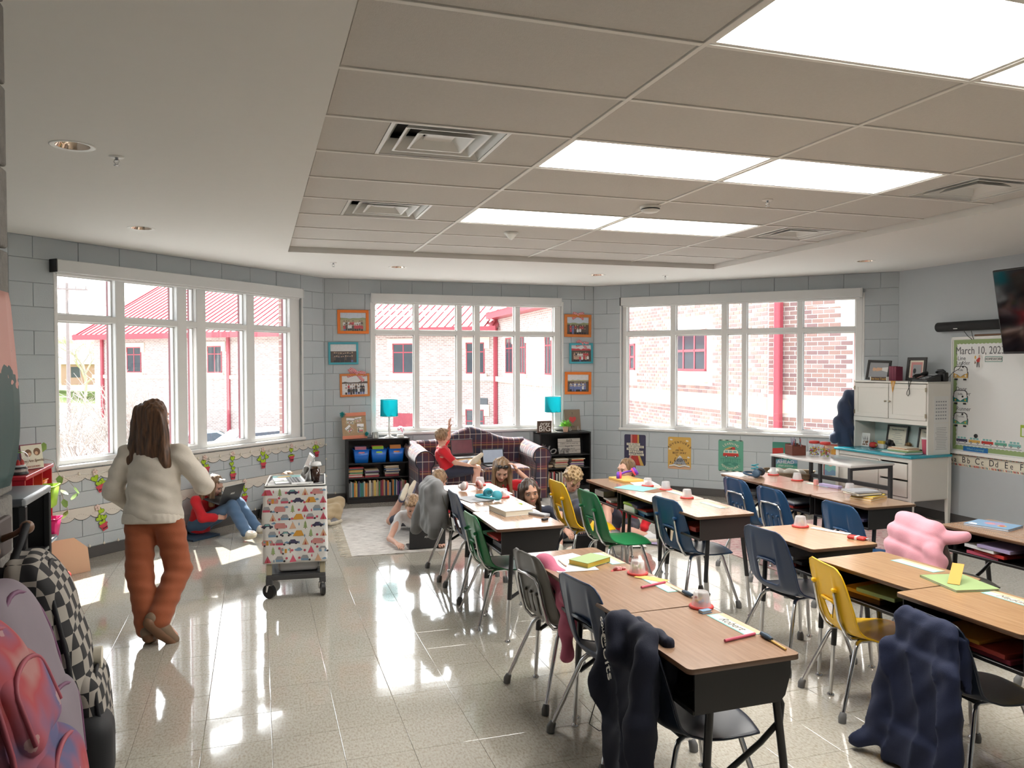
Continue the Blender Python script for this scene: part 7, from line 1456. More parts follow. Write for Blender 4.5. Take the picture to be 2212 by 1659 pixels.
for z in (.10,.42): g=G(); g.bx(-a+.01,a-.01,-b+.01,b-.01,z,z+.02,.003); g.build('shelf',M_lap2,t); g=G(); g.bx(a-.014,a-.006,-b+.02,b-.02,z+.004,z+.022); g.build('shelf_edge',M_silver,t)
for q in range(9): g=G(); g.bx(-.10,.10,-b+.035,-b+.16,.50+.035*q,.508+.035*q,.001); g.build('slot_divider',M_plast if q%2 else PM['lilac'],t)
g=G(); g.tube([(.1,-.2,.44),(.16,-.1,.5),(.19,.05,.46),(.2,.1,.44)],.006,5); g.tube([(.05,-.25,.44),(.15,-.16,.47),(.2,-.05,.44)],.006,5); g.build('cables',M_black,t)
# ------------------------------------------------------------------ entry wall: posters, pegs, backpacks
o=thing('leaf_poster','curling green and pink leaf poster on the raw block entry wall','poster',(-.588,1.60,1.455)); 
g=G(); g.sheet(lambda u,v:(.003+.05*max(0,u-.75)**1.5*3*(1-v)**.5+.004*math.sin(v*5),u*(.655-.10*(1-v)**6*1),v*.47),18,18,.0012)
m=mat('leaf_poster_print',(.01,.06,.05),.5,var=0); n,l,b=nodes(m); tc=n.new('ShaderNodeTexCoord'); sx=n.new('ShaderNodeSeparateXYZ'); l.new(tc.outputs['Object'],sx.inputs[0]); nz=n.new('ShaderNodeTexNoise'); nz.inputs['Scale'].default_value=22; l.new(tc.outputs['Object'],nz.inputs['Vector']); q=math_node(n,l,'ADD',sx.outputs[2],math_node(n,l,'MULTIPLY_ADD',nz.outputs[0],.35,-.17)); l.new(mixc(n,l,math_node(n,l,'GREATER_THAN',q,.27),(.008,.05,.045),(.50,.24,.20)),b.inputs['Base Color']); g.build('poster_sheet',m,o)
o=G().bx(0,.003,0,.50,0,.15,.001).build('pink_card',mat('mauve_card',(.30,.13,.15),.6,var=.2,scale=14),loc=(-.590,1.62,1.285)); tag(o,'mauve card on the entry wall under the leaf poster','card')
M_peg=mat('oak_peg',(.22,.12,.07),.4); rail=thing('peg_rail','wooden peg rail with round knobs holding the backpacks','coat rack',(-.591,1.45,1.335)); g=G(); g.bx(0,.018,-.75,.74,-.045,.045,.004); g.build('rail_board',mat('dark_rail',(.06,.045,.04),.5),rail)
for y in (-.45,-.15,.12,.40,.66): g=G(); g.tube([(.015,y,0),(.045,y,.012),(.062,y,.022)],[.008,.007,.008],8); g.ell((.07,y,.026),.016,12,8); g.build('peg',M_peg,rail)
M_strap=mat('black_webbing',(.012,.013,.016),.7)
def backpack(lab,y,ztop,h,w,dp,m,m2,pockets,rz=0,extra=None):
    """hangs from a peg, front towards +x; thinner towards the top"""
    t=thing('backpack',lab,'backpack',(-.568,y,ztop-h),0,rot=(0,0,rz)); d=dp/2
    def warp(V):
        f=np.clip(V[:,2]/h,0,1.1); V=V.copy(); V[:,0]*=1.0-.52*f**1.7-.10*(1-f)**3; V[:,1]*=1-.16*np.clip(f-.55,0,1)*2; V[:,2]-=.10*np.clip(V[:,0],0,1)*(f>.0); return V
    W=lambda P:[tuple(p) for p in warp(np.array(P,float))]
    sob('bag_body',[('b',(d,0,h*.5),(d,w/2,h*.5),None,min(d,w/2)*.72)],.008,m,t,k=.03,vfn=warp,disp=lambda X,Y,Z:.0028*np.sin(Y*42+Z*18)*np.sin(Z*36+X*20)+.0016*np.sin(X*60+Z*52))
    arch=lambda x,hw_,z0,z1,n=14:[(x,-hw_,z0)]+[(x,hw_*math.cos(PI-PI*k/n)*(1 if 0<k<n else 1),z0+(z1-z0)*(.55+.45*math.sin(PI*k/n)**.6)) for k in range(n+1)]+[(x,hw_,z0)]
    g=G(); g.tube(W(arch(dp*.86,w*.475,h*.16,h*.965)),.0055,6); g.build('zipper',m2,t)
    for (zc,hh,wf,pr,mm) in pockets:
        o=sob('front_pocket',[('b',(dp-.025,0,h*zc),(.03+pr,w*wf/2,h*hh/2),None,min(.028+pr*.8,h*hh*.45))],.008,mm,t,k=.02,vfn=warp,disp=lambda X,Y,Z:.002*np.sin(Y*50+Z*30))
        g=G(); g.tube(W(arch(dp+pr*.55,w*wf*.46,h*(zc-hh*.30),h*(zc+hh*.47))),.0048,6); g.build('pocket_zipper',m2,o)
    g=G(); hz=1.357-(ztop-h); g.tube([(.030,-.045,h*.96),(.040,-.022,(h*.97+hz)/2),(.052,0,hz+.012),(.040,.022,(h*.97+hz)/2),(.030,.045,h*.96)],.009,6); g.build('haul_loop',m2,t)
    for s in (-1,1): g=G(); g.tube([(.02,s*w*.25,h*.96),(-.008,s*w*.40,h*.75),(.0,s*w*.52,h*.45),(.03,s*w*.50,h*.10)],.014,6); g.build('shoulder_strap',m2,t)
    if extra: extra(t,h,w,dp)
    return t
def chk():
    m=mat('checker_canvas',(.3,.3,.3),.8,var=0); n,l,b=nodes(m); tc=n.new('ShaderNodeTexCoord'); mp=n.new('ShaderNodeMapping'); mp.inputs['Location'].default_value=(.011,.013,.017); l.new(tc.outputs['Object'],mp.inputs[0]); ck=n.new('ShaderNodeTexChecker'); ck.inputs['Scale'].default_value=30; ck.inputs[1].default_value=(.36,.33,.29,1); ck.inputs[2].default_value=(.012,.012,.014,1); l.new(mp.outputs[0],ck.inputs[0]); l.new(ck.outputs[0],b.inputs['Base Color']); return m
M_chk=chk()
def tie():
    m=mat('tie_dye_stars',(.6,.2,.25),.85,var=0,spec=.15); n,l,b=nodes(m); tc=n.new('ShaderNodeTexCoord'); nz=n.new('ShaderNodeTexNoise'); nz.inputs['Scale'].default_value=7; nz.inputs['Detail'].default_value=2; l.new(tc.outputs['Object'],nz.inputs['Vector']); rp=n.new('ShaderNodeValToRGB')
    for k,(p,c) in enumerate(((.34,(.14,.14,.26)),(.44,(.34,.12,.17)),(.54,(.42,.085,.095)),(.66,(.44,.22,.21)))):
        e=rp.color_ramp.elements[k] if k<2 else rp.color_ramp.elements.new(p); e.position=p; e.color=(*c,1)
    l.new(nz.outputs[0],rp.inputs[0]); vo=n.new('ShaderNodeTexVoronoi'); vo.inputs['Scale'].default_value=15; l.new(tc.outputs['Object'],vo.inputs['Vector']); n2=n.new('ShaderNodeTexNoise'); n2.inputs['Scale'].default_value=60; l.new(tc.outputs['Object'],n2.inputs['Vector'])
    dd=math_node(n,l,'ADD',vo.outputs['Distance'],math_node(n,l,'MULTIPLY_ADD',n2.outputs[0],.35,-.17)); l.new(mixc(n,l,math_node(n,l,'MULTIPLY',math_node(n,l,'LESS_THAN',dd,.20),.6),rp.outputs[0],(.52,.37,.34)),b.inputs['Base Color']); return m
M_tie=tie(); M_lav=mat('lavender_gray_nylon',(.24,.20,.235),.8,var=.1); M_char=mat('charcoal_nylon',(.045,.05,.055),.75,var=.2,bump=.3,scale=150); M_dkn=mat('dark_navy_nylon',(.012,.02,.04),.7,var=.2); M_mauve=mat('rose_piping',(.36,.07,.10),.6); M_tan=mat('tan_pocket',(.42,.31,.24),.7,var=.15)
def pouch(t,h,w,dp): sob('side_pouch',[('b',(dp*.72,-w*.30,h*.13),(.075,.075,.095),None,.05)],.009,M_strap,t); g=G(); g.tube([(dp*.80,-.09,h*.04),(dp*.84,-.09,-.09)],.012,6); g.build('dangling_strap',M_strap,t); g=G(); g.cyl((dp*.82,.03,h*.47),(dp*.90,.03,h*.47),.026,.026,16); g.build('round_patch',PM['cream'],t)
backpack('black and cream checkered backpack hanging farthest along the peg rail',2.08,1.31,.53,.27,.225,M_chk,M_strap,[(.27,.46,.86,.015,M_chk)],R(4),pouch)
backpack('lavender gray backpack between the checkered and the star backpacks',1.84,1.30,.46,.26,.20,M_lav,mat('plum_piping',(.16,.06,.13),.6),[(.30,.5,.84,.012,M_lav)],R(-4))
backpack('pink and blue tie-dye backpack with stars, hanging in the middle',1.62,1.29,.47,.28,.25,M_tie,M_mauve,[(.70,.30,.82,.010,M_tie),(.31,.44,.88,.026,M_tie),(.06,.12,.7,.030,M_tan)],R(2))
backpack('charcoal black backpack nearest the camera at the lower left',1.32,1.30,.58,.30,.235,M_char,M_black,[(.34,.56,.86,.016,M_char)],R(3),lambda t,h,w,dp:(lambda g:(g.tube([(dp+.008,.02,h*.62),(dp+.012,.0,h*.5),(dp+.014,.012,h*.42),(dp+.012,-.01,h*.34),(dp+.014,.008,h*.25),(dp+.012,-.004,h*.1)],.0035,5),g.build('reflective_piping',M_silver,t)))(G()))
backpack('dark navy bag hanging low between the star and charcoal backpacks',1.46,1.06,.36,.26,.24,M_dkn,M_strap,[],R(0))
# ================================================================== PEOPLE
V3=lambda p: np.array(p,float)
def skinmat(name,c): 
    m=mat(name,c,.5,var=.05,scale=18); b=nodes(m)[2]; b.inputs['Subsurface Weight'].default_value=.12; b.inputs['Subsurface Radius'].default_value=(.012,.005,.003); b.inputs['Subsurface Scale'].default_value=.6; return m
SK={'fair':skinmat('skin_fair',(.62,.36,.27)),'tan':skinmat('skin_tan',(.46,.25,.17))}
def hairmat(name,c,c2):
    m=mat(name,c,.42,var=0,spec=.5); n,l,b=nodes(m); tc=n.new('ShaderNodeTexCoord'); mp=n.new('ShaderNodeMapping'); mp.inputs['Scale'].default_value=(70,70,7); l.new(tc.outputs['Object'],mp.inputs[0]); nz=n.new('ShaderNodeTexNoise'); nz.inputs['Scale'].default_value=1; nz.inputs['Detail'].default_value=4; l.new(mp.outputs[0],nz.inputs['Vector'])
    rp=n.new('ShaderNodeValToRGB'); rp.color_ramp.elements[0].position=.35; rp.color_ramp.elements[0].color=(*c,1); rp.color_ramp.elements[1].position=.68; rp.color_ramp.elements[1].color=(*c2,1); l.new(nz.outputs[0],rp.inputs[0]); l.new(rp.outputs[0],b.inputs['Base Color']); bp=n.new('ShaderNodeBump'); bp.inputs['Strength'].default_value=.6; bp.inputs['Distance'].default_value=.006; l.new(nz.outputs[0],bp.inputs['Height']); l.new(bp.outputs[0],b.inputs['Normal']); return m
HM={'brown':hairmat('brown_hair',(.045,.020,.010),(.16,.075,.035)),'lbrown':hairmat('light_brown_hair',(.10,.055,.028),(.27,.165,.085)),'blond':hairmat('blond_hair',(.20,.12,.055),(.50,.36,.19)),'dark':hairmat('dark_hair',(.018,.010,.007),(.07,.04,.025)),'dblond':hairmat('dark_blond_hair',(.15,.085,.045),(.42,.27,.15))}
def cloth(name,c,rough=.85): return mat(name,c,rough,var=.07,scale=25,bump=.12,bscale=220,sheen=.15)
CL={'red':cloth('red_knit',(.58,.008,.018)),'oat':cloth('oat_sweatshirt',(.66,.60,.52)),'rust':cloth('rust_trousers',(.30,.075,.025)),'denim':cloth('denim',(.085,.16,.28)),'navy':cloth('navy_cotton',(.018,.022,.045)),'khaki':cloth('khaki_twill',(.42,.32,.19)),'gray':cloth('gray_polo',(.30,.31,.31)),'white':cloth('white_polo',(.70,.70,.71))}
M_eye=mat('eye_white',(.78,.76,.73),.2); M_iris=mat('dark_iris',(.03,.015,.008),.1); M_lip=mat('lips',(.50,.17,.14),.4); M_sole=mat('rubber_sole',(.62,.56,.44),.6)
def hand_prims(W,d,n,s,side,curl=.5,k=.006):
    """W wrist, d finger direction, n palm normal (the way the palm faces); side = unit vector to the thumb"""
    W,d,n,sd=V3(W),V3(d),V3(n),V3(side); d/=np.linalg.norm(d); sd=sd-d*(sd@d); sd/=np.linalg.norm(sd); n=n-d*(n@d)-sd*(n@sd); n/=np.linalg.norm(n)
    P=[]; L=.060*s
    for o in (-.024,-.008,.008,.024): P.append(('c',tuple(W+sd*o*s*.6),tuple(W+d*L+sd*o*s),.0125*s,.0105*s,.008))
    for o,fl in ((.0265,.060),(.0088,.070),(-.0088,.065),(-.0265,.050)):
        p=W+d*L+sd*o*s; dd=d.copy(); a=curl*.5
        for q,f in enumerate((.42,.33,.25)):
            dd=d*math.cos(a)+n*math.sin(a); e=p+dd*fl*f*s; P.append(('c',tuple(p),tuple(e),(.0083-.0008*q)*s,(.0077-.0008*q)*s,.003)); p=e; a+=curl*.75
    p=W+d*.016*s+sd*.024*s; e=p+(d*.6+sd*.75+n*.25)*.032*s; P.append(('c',tuple(p),tuple(e),.012*s,.0095*s,.006)); e2=e+(d*.9+sd*.15+n*.4)*.026*s; P.append(('c',tuple(e),tuple(e2),.0092*s,.0075*s,.003))
    return P
def person(lab,J,c=1.0,skin='fair',hair='brown',style='short',shirt=('red',True),pants=('navy','long'),shoe=(.7,.7,.68),head=(0,0,0),hands=None,hs=1.0,wide=1.0,extra=None,h=.0065,adult=False,pose_face=True):
    """J: joints in world metres. head=(yaw,pitch,roll): yaw 0 looks to -y, positive turns to the person's left (+x)"""
    pel=V3(J['pel']); base=V3((pel[0],pel[1],0)); j={k:V3(v)-base for k,v in J.items()}
    t=thing('person',lab,'person',tuple(base)); sk=SK[skin]; pel,ch,nk,hd=j['pel'],j['chest'],j['neck'],j['head']
    lat=j['shL']-j['shR']; lat/=np.linalg.norm(lat); up=nk-pel; up/=np.linalg.norm(up); fwd=np.cross(up,lat)*-1; fwd/=np.linalg.norm(fwd)
    hl=j.get('hipL',pel+lat*.075*c-up*.01); hr=j.get('hipR',pel-lat*.075*c-up*.01)
    Rh=Matrix.Rotation(R(head[0]),3,'Z')@Matrix.Rotation(R(head[1]),3,'X')@Matrix.Rotation(R(head[2]),3,'Y'); E=Rh.to_euler(); q=hs*(.92 if not adult else 1.0)
    def HP(r_,f,u): return tuple(hd+np.array(Rh@Vector((r_*q,-f*q,u*q))))
    rt=tuple(E)
    el=lambda r_,f,u,rr,k=.012: ('e',HP(r_,f,u),(rr[0]*q,rr[1]*q,rr[2]*q),rt,k)
    B=[el(0,-.008,.022,(.074,.094,.090)),el(0,.028,-.035,(.056,.062,.070),.03),('c',HP(0,.060,-.080),HP(0,.050,-.088),.024*q,.024*q,.03),
       ('c',HP(0,.088,.006),HP(0,.104,-.022),.0075*q,.0115*q,.010),el(.014,.093,-.026,(.008,.008,.007),.006),el(-.014,.093,-.026,(.008,.008,.007),.006),('c',HP(-.02,.084,-.052),HP(.02,.084,-.052),.008*q,.008*q,.012),
       el(.040,.066,-.028,(.022,.018,.022),.02),el(-.040,.066,-.028,(.022,.018,.022),.02),('c',HP(-.04,.078,.030),HP(.04,.078,.030),.011*q,.011*q,.015),
       el(.074,-.006,-.008,(.009,.018,.027),.006),el(-.074,-.006,-.008,(.009,.018,.027),.006),('-e',HP(.031,.104,.008),(.017*q,.016*q,.010*q),rt,.008),('-e',HP(-.031,.104,.008),(.017*q,.016*q,.010*q),rt,.008)]
    ra=np.array((.036,.029,.021))*c; rl=np.array((.066,.046,.032))*c
    B+=[('c',tuple(nk-up*.02),HP(0,-.012,-.055),.042*c,.040*c,.02),('c',tuple(pel),tuple(ch),.085*c,.080*c,.05),('c',tuple(ch-lat*.055*c),tuple(ch+lat*.055*c),.072*c,.072*c,.05)]
    for s in 'LR':
        B+=[('c',tuple(nk-up*.03*c),tuple(j['sh'+s]),.045*c,.040*c,.03),('c',tuple(j['sh'+s]),tuple(j['el'+s]),ra[0],ra[1],.015),('c',tuple(j['el'+s]),tuple(j['wr'+s]),ra[1],ra[2],.012)]
        hp_=hl if s=='L' else hr
        B+=[('c',tuple(hp_),tuple(j['kn'+s]),rl[0],rl[1],.03),('c',tuple(j['kn'+s]),tuple(j['an'+s]),rl[1]*.95,rl[2],.02),('c',tuple(j['kn'+s]*.7+j['an'+s]*.3+0*fwd),tuple(j['kn'+s]*.5+j['an'+s]*.5),rl[1]*1.0,rl[1]*.85,.02),('c',tuple(j['an'+s]),tuple(j['to'+s]),rl[2]*.9,rl[2]*.7,.015)]
        d=j['wr'+s]-j['el'+s]; hd_=(hands or {}).get(s,{})
        B+=hand_prims(j['wr'+s]+.012*c*d/np.linalg.norm(d),hd_.get('d',d),hd_.get('n',(0,0,-1)),c*(1 if not adult else 1),hd_.get('t',(lat if s=='R' else -lat)),hd_.get('curl',.5))
    sob('body',B,h,sk,t,k=.012,smooth=1)
    if pose_face:
        for s in (-1,1):
            g=G(); g.ell(HP(s*.031,.0775,.005),(.0135*q,.0130*q,.0068*q),12,8,rot=rt); g.mt(1); g.ell(HP(s*.031,.0862,.0045),(.0060*q,.0050*q,.0062*q),10,6,rot=rt); g.build('eye',[M_eye,M_iris],t)
            g=G(); P=[HP(s*a,.094-.18*(a-.012)**1.0,.028+b) for a,b in ((.014,.0),(.028,.005),(.046,.0))]; g.tube(P,[.0028,.0034,.0018],5); g.build('eyebrow',HM[hair],t)
            g=G(); g.tube([HP(s*a,.0915-.22*(a-.015),.0095+b) for a,b in ((.017,-.002),(.030,.003),(.045,-.002))],.0022,4); g.build('eyelash',HM['dark'],t)
        g=G(); g.tube([HP(a,.0945-.3*abs(a)**1.3,-.050+.10*abs(a)) for a in (-.022,-.011,0,.011,.022)],[.002,.0045,.005,.0045,.002],6); g.tube([HP(a,.0935-.3*abs(a)**1.3,-.058+.08*abs(a)) for a in (-.018,-.009,0,.009,.018)],[.002,.005,.0055,.005,.002],6); g.build('lips',M_lip,t)
    # hair
    rg=random.Random(len(lab)); cap=[el(0,-.022,.034,(.085,.098,.094)),('-e',HP(0,.120,-.030),(.070*q,.085*q,.082*q),rt,.02)]
    wz=hd[2]; strand=lambda X,Y,Z:.0035*np.sin((X*150+np.sin(Z*30)*2))*np.sin(Y*140+Z*12)
    if style=='short': cap+=[('-e',HP(0,.02,-.135),(.12*q,.13*q,.075*q),rt,.015),el(.03,.062,.085,(.045,.03,.022),.02),el(-.03,.062,.082,(.045,.03,.022),.02)]; sob('hair',cap,.006,HM[hair],t,k=.015,smooth=1,disp=lambda X,Y,Z:.005*np.sin(X*110+Y*60)*np.sin(Z*70+X*40))
    elif style=='curly':
        cap+=[('-e',HP(0,.03,-.14),(.12*q,.13*q,.07*q),rt,.015)]
        for k in range(90):
            d=Vector((rg.gauss(0,1),rg.gauss(0,1),rg.gauss(.25,.9))).normalized()
            if d.y<-.55 and d.z<.25: continue
            if d.z<-.55: continue
            p=HP(d.x*.088,-d.y*.105-.015,.035+d.z*.098); r_=rg.uniform(.012,.021)*q; cap.append(('e',p,(r_,r_*rg.uniform(.7,1.2),r_),(rg.random()*3,rg.random()*3,0),.004))
        sob('hair',cap,.006,HM[hair],t,k=.006,smooth=1,disp=lambda X,Y,Z:.004*np.sin(X*190+Y*90)*np.sin(Z*170+Y*120))
    else:
        for (r0,f0,u0,r1,f1,u1,ra_,rb) in style['locks']: cap.append(('c',HP(r0,f0,u0),tuple(V3(HP(r0,f0,u0))*0+hd+(np.array(Rh@Vector((r1*q,-f1*q,u1*q))) if not style.get('hang') else np.array(Rh@Vector((r1*q,-f1*q,0)))+np.array((0,0,u1*q)))),ra_*q,rb*q,.02))
        sob('hair',cap,.006,HM[hair],t,k=.02,smooth=1,disp=lambda X,Y,Z:.0045*np.sin(X*120+np.sin(Z*18)*1.5)*np.sin(Y*110)+.003*np.sin(X*60-Y*80+Z*6))
    # shirt
    col_,long_=shirt; e=.014*c*wide; S=[('c',tuple(pel+up*.02*c),tuple(ch),.100*c*wide,.094*c*wide,.06),('c',tuple(pel+lat*.05*c),tuple(ch+lat*.05*c),.085*c*wide,.075*c*wide,.05),('c',tuple(pel-lat*.05*c),tuple(ch-lat*.05*c),.085*c*wide,.075*c*wide,.05)]
    S+=[('c',tuple(nk-up*.03*c-lat*.03*c),tuple(nk-up*.03*c+lat*.03*c),.046*c,.046*c,.03),('c',tuple(pel-up*.03*c-lat*.045*c),tuple(pel-up*.03*c+lat*.045*c),.098*c*wide,.098*c*wide,.03)]
    for s in 'LR':
        S.append(('c',tuple(nk-up*.035*c),tuple(j['sh'+s]),.048*c,.048*c,.035))
        a,b,w_=j['sh'+s],j['el'+s],j['wr'+s]
        if long_: S+=[('c',tuple(a),tuple(b),ra[0]+e*1.3,ra[1]+e*1.5,.02),('c',tuple(b),tuple(b+(w_-b)*.80),ra[1]+e*1.5,ra[1]+e*1.2,.02),('c',tuple(b+(w_-b)*.84),tuple(b+(w_-b)*.93),ra[2]+e*.8,ra[2]+e*.7,.008)]
        else: S.append(('c',tuple(a),tuple(a+(b-a)*.68),ra[0]+e*1.0,ra[1]+e*1.4,.02))
    ax=up; seed=len(lab)*.7
    fold=lambda X,Y,Z:(.0048*np.sin(34*(X*.8+Z*.9)+seed+2*np.sin(Y*17))*np.sin(19*(Y+Z*.5)+seed)+.0026*np.sin(70*Z+30*X+seed))*c
    so=sob('shirt',S,.008,CL[col_],t,k=.03,disp=fold,smooth=1,cut=[(tuple(nk+up*.012*c),tuple(up)),(tuple(pel-up*.058*c),tuple(-up))])
    if long_:
        hb=pel-up*.04*c; sob('hem_band',[('c',tuple(hb-lat*.045*c),tuple(hb+lat*.045*c),.1025*c*wide,.1025*c*wide,.03)],.008,CL[col_],so,smooth=1,disp=lambda X,Y,Z:.0012*np.sin(160*X+90*Y),cut=[(tuple(pel-up*.006*c),tuple(up)),(tuple(pel-up*.064*c),tuple(-up))])
    if 1:
        g=G(); R0=.050*c; P=[tuple(nk+up*(-.004+.014*math.cos(a)*-1)*c+lat*math.cos(a+PI/2)*R0+fwd*math.sin(a+PI/2)*R0*1.0) for a in [2*PI*k/24 for k in range(24)]]; g.tube(P,.011*c,6,closed=True); g.build('collar',CL[col_],so)
    # trousers
    pc,pl=pants; Pn=[('c',tuple(pel-lat*.03*c),tuple(pel+lat*.03*c),.098*c,.098*c,.03),('c',tuple(pel),tuple(pel+up*.05*c),.092*c*wide,.088*c*wide,.03)]
    for s in 'LR':
        hp_=hl if s=='L' else hr; K_,A_=j['kn'+s],j['an'+s]
        if pl=='short': Pn.append(('c',tuple(hp_),tuple(hp_+(K_-hp_)*.72),rl[0]+.018*c,rl[1]+.024*c,.03))
        else: f_=.014*c*(1.0 if pl=='long' else 1.7); Pn+=[('c',tuple(hp_),tuple(K_),rl[0]+.016*c,rl[1]+f_,.03),('c',tuple(K_),tuple(A_-(A_-K_)*.03),rl[1]+f_,rl[2]+f_*1.2,.02)]
    sob('shorts' if pl=='short' else 'trousers',Pn,.008,CL[pc],t,k=.025,disp=lambda X,Y,Z:.0032*np.sin(40*Z+22*X+seed)*np.sin(26*Y+9*Z)+.0022*np.sin(85*Z+24*Y+10*X),smooth=1)
    if shoe:
        sm=mat('shoe_%02d%02d%02d'%tuple(int(v*99) for v in shoe),shoe,.6,var=.06)
        for s in 'LR':
            a,b=j['an'+s],j['to'+s]; d=b-a; L=np.linalg.norm(d); d/=L; kn=j['kn'+s]-a; kn/=np.linalg.norm(kn); dn=-(kn-d*(kn@d)); dn/=np.linalg.norm(dn)+1e-9
            hl_=a-d*.035*c+dn*.018*c; tp=b+d*.015*c+dn*.012*c
            o=sob('shoe',[('c',tuple(hl_),tuple((hl_+tp)/2),.036*c,.036*c,.02),('c',tuple((hl_+tp)/2),tuple(tp),.036*c,.026*c,.02),('c',tuple(a+dn*.01*c),tuple(a-dn*.02*c),.038*c,.036*c,.02)],.007,sm,t,k=.012,smooth=1)
            sob('sole',[('c',tuple(hl_+dn*.026*c),tuple((hl_+tp)/2+dn*.026*c),.030*c,.030*c,.01),('c',tuple((hl_+tp)/2+dn*.026*c),tuple(tp+dn*.018*c),.030*c,.022*c,.01)],.006,M_sole if not adult else PM['brown'],o,smooth=1)
    if extra: extra(t,HP,j,lat,up,fwd)
    return t
def locks(pts,hang=True): return {'locks':pts,'hang':hang}
# teacher walking away
def t_extra(t,HP,j,lat,up,fwd):
    pass
LONG=[(x,-.075+.02*abs(x)*8,.03,x*2.05,-.088-.012*rr_,-.345+.05*abs(x)*10-.045*rr_,.054,.036) for x,rr_ in ((-.070,0),(-.038,.5),(-.012,1),(.020,.8),(.058,.3))]+[(.066,-.02,.02,.075,-.03,-.16,.026,.018),(-.066,-.02,.02,-.075,-.04,-.18,.026,.018),(.05,-.06,-.05,.17,-.055,-.29,.040,.016),(-.05,-.06,-.05,-.09,-.06,-.25,.024,.010),(0,-.09,-.1,.02,-.10,-.37,.03,.010),(-.02,-.09,-.1,-.03,-.10,-.36,.03,.012),(.03,-.09,-.1,.065,-.09,-.33,.026,.008)]
person('woman walking away in a cream sweatshirt and rust trousers, long brown hair',dict(pel=(-.655,5.585,.785),chest=(-.645,5.615,1.06),neck=(-.645,5.64,1.215),head=(-.648,5.665,1.392),shR=(-.485,5.575,1.155),elR=(-.345,5.56,.945),wrR=(-.395,5.80,1.01),shL=(-.815,5.685,1.155),elL=(-.905,5.66,.92),wrL=(-.79,5.80,.78),hipL=(-.735,5.60,.75),hipR=(-.565,5.55,.75),knL=(-.725,5.47,.42),anL=(-.665,5.345,.085),toL=(-.655,5.47,.03),knR=(-.500,5.50,.415),anR=(-.600,5.295,.150),toR=(-.515,5.325,.035)),1.17,'fair','brown',locks(LONG),('oat',True),('rust','wide'),(.20,.13,.08),head=(150,6,0),wide=1.16,adult=True,h=.007,hands={'R':dict(n=(0,0,-1),curl=.9),'L':dict(n=(0,1,0),curl=.8)},hs=.98)
# girl sitting under the left window with a laptop
def bowtop(t,HP,j,lat,up,fwd,mt_=None,r_=.0,f=.045,u=.105):
    g=G(); rg=random.Random(2); c_=Vector(HP(r_,f,u))
    for k in range(16): d=Vector((rg.gauss(0,1),rg.gauss(0,1),rg.gauss(0,.5))).normalized(); g.ell(tuple(c_+d*.022),(.018,.018,.012),8,5)
    g.build('hair_bow',mt_ or PM['white'],t)
KID=[(x,-.07,.03,x*1.3,-.075,-.22+.6*abs(x),.034,.018) for x in (-.06,-.03,0,.03,.06)]+[(.07,.0,.03,.088,.01,-.20,.024,.014),(-.07,.0,.03,-.088,.01,-.20,.024,.014),(.076,.02,.02,.09,.05,-.24,.018,.010),(-.076,.02,.02,-.09,.05,-.24,.018,.010)]
LK2=[(x,-.07,.03,x*1.7,-.125-.03*(1-abs(x)*12),-.245+.4*abs(x),.045,.030) for x in (-.07,-.035,0,.035,.07)]+[(-.076,.0,.03,-.115,.01,-.22,.034,.020),(.076,.0,.03,.115,-.01,-.22,.032,.018),(-.07,.03,.02,-.10,.06,-.20,.022,.012)]
person('girl in a red hoodie and jeans sitting under the left window with a laptop',dict(pel=(-.575,8.60,.105),chest=(-.53,8.57,.315),neck=(-.49,8.545,.405),head=(-.425,8.515,.515),shR=(-.60,8.45,.375),elR=(-.53,8.33,.215),wrR=(-.40,8.34,.215),shL=(-.43,8.66,.375),elL=(-.36,8.66,.23),wrL=(-.28,8.52,.24),knR=(-.255,8.36,.315),anR=(-.115,8.13,.085),toR=(-.045,8.03,.10),knL=(-.20,8.52,.315),anL=(-.02,8.38,.08),toL=(.06,8.29,.09)),.90,'fair','lbrown',locks(LK2),('red',True),('denim','wide'),(.78,.74,.66),head=(62,34,0),hands={'R':dict(n=(.3,.3,.9),curl=.9,t=(.5,.5,.6)),'L':dict(n=(0,0,1),curl=.7,t=(0,-.5,.6))},hs=.92,extra=lambda *a:bowtop(*a))
laptop('laptop','black laptop tilted open on the lap of the girl in jeans',(-.285,8.39,.345),R(-127),100,.30,.20,logo='ASUS',tilt=(R(-14),0))
# boy on the sofa
person('boy in a red polo on the sofa, left arm raised, looking out the window',dict(pel=(2.20,9.20,0.470),chest=(2.115,9.20,0.660),neck=(2.095,9.20,0.750),head=(2.105,9.205,0.870),shR=(2.08,9.07,0.715),elR=(2.215,8.985,0.580),wrR=(2.385,9.00,0.540),shL=(2.12,9.335,0.725),elL=(2.235,9.41,0.850),wrL=(2.225,9.33,0.960),knR=(2.50,9.045,0.490),anR=(2.44,8.98,0.115),toR=(2.53,8.93,0.035),knL=(2.53,9.36,0.515),anL=(2.44,9.06,0.560),toL=(2.53,8.98,.66)),.97,'fair','dblond','short',('red',False),('navy','short'),(.62,.50,.38),head=(140,-2,0),hands={'L':dict(d=(-.1,-.25,1),n=(1,0,0),curl=.35,t=(0,-1,0)),'R':dict(d=(.9,.1,-.2),n=(0,0,-1),curl=.3,t=(0,1,0))},hs=.97)
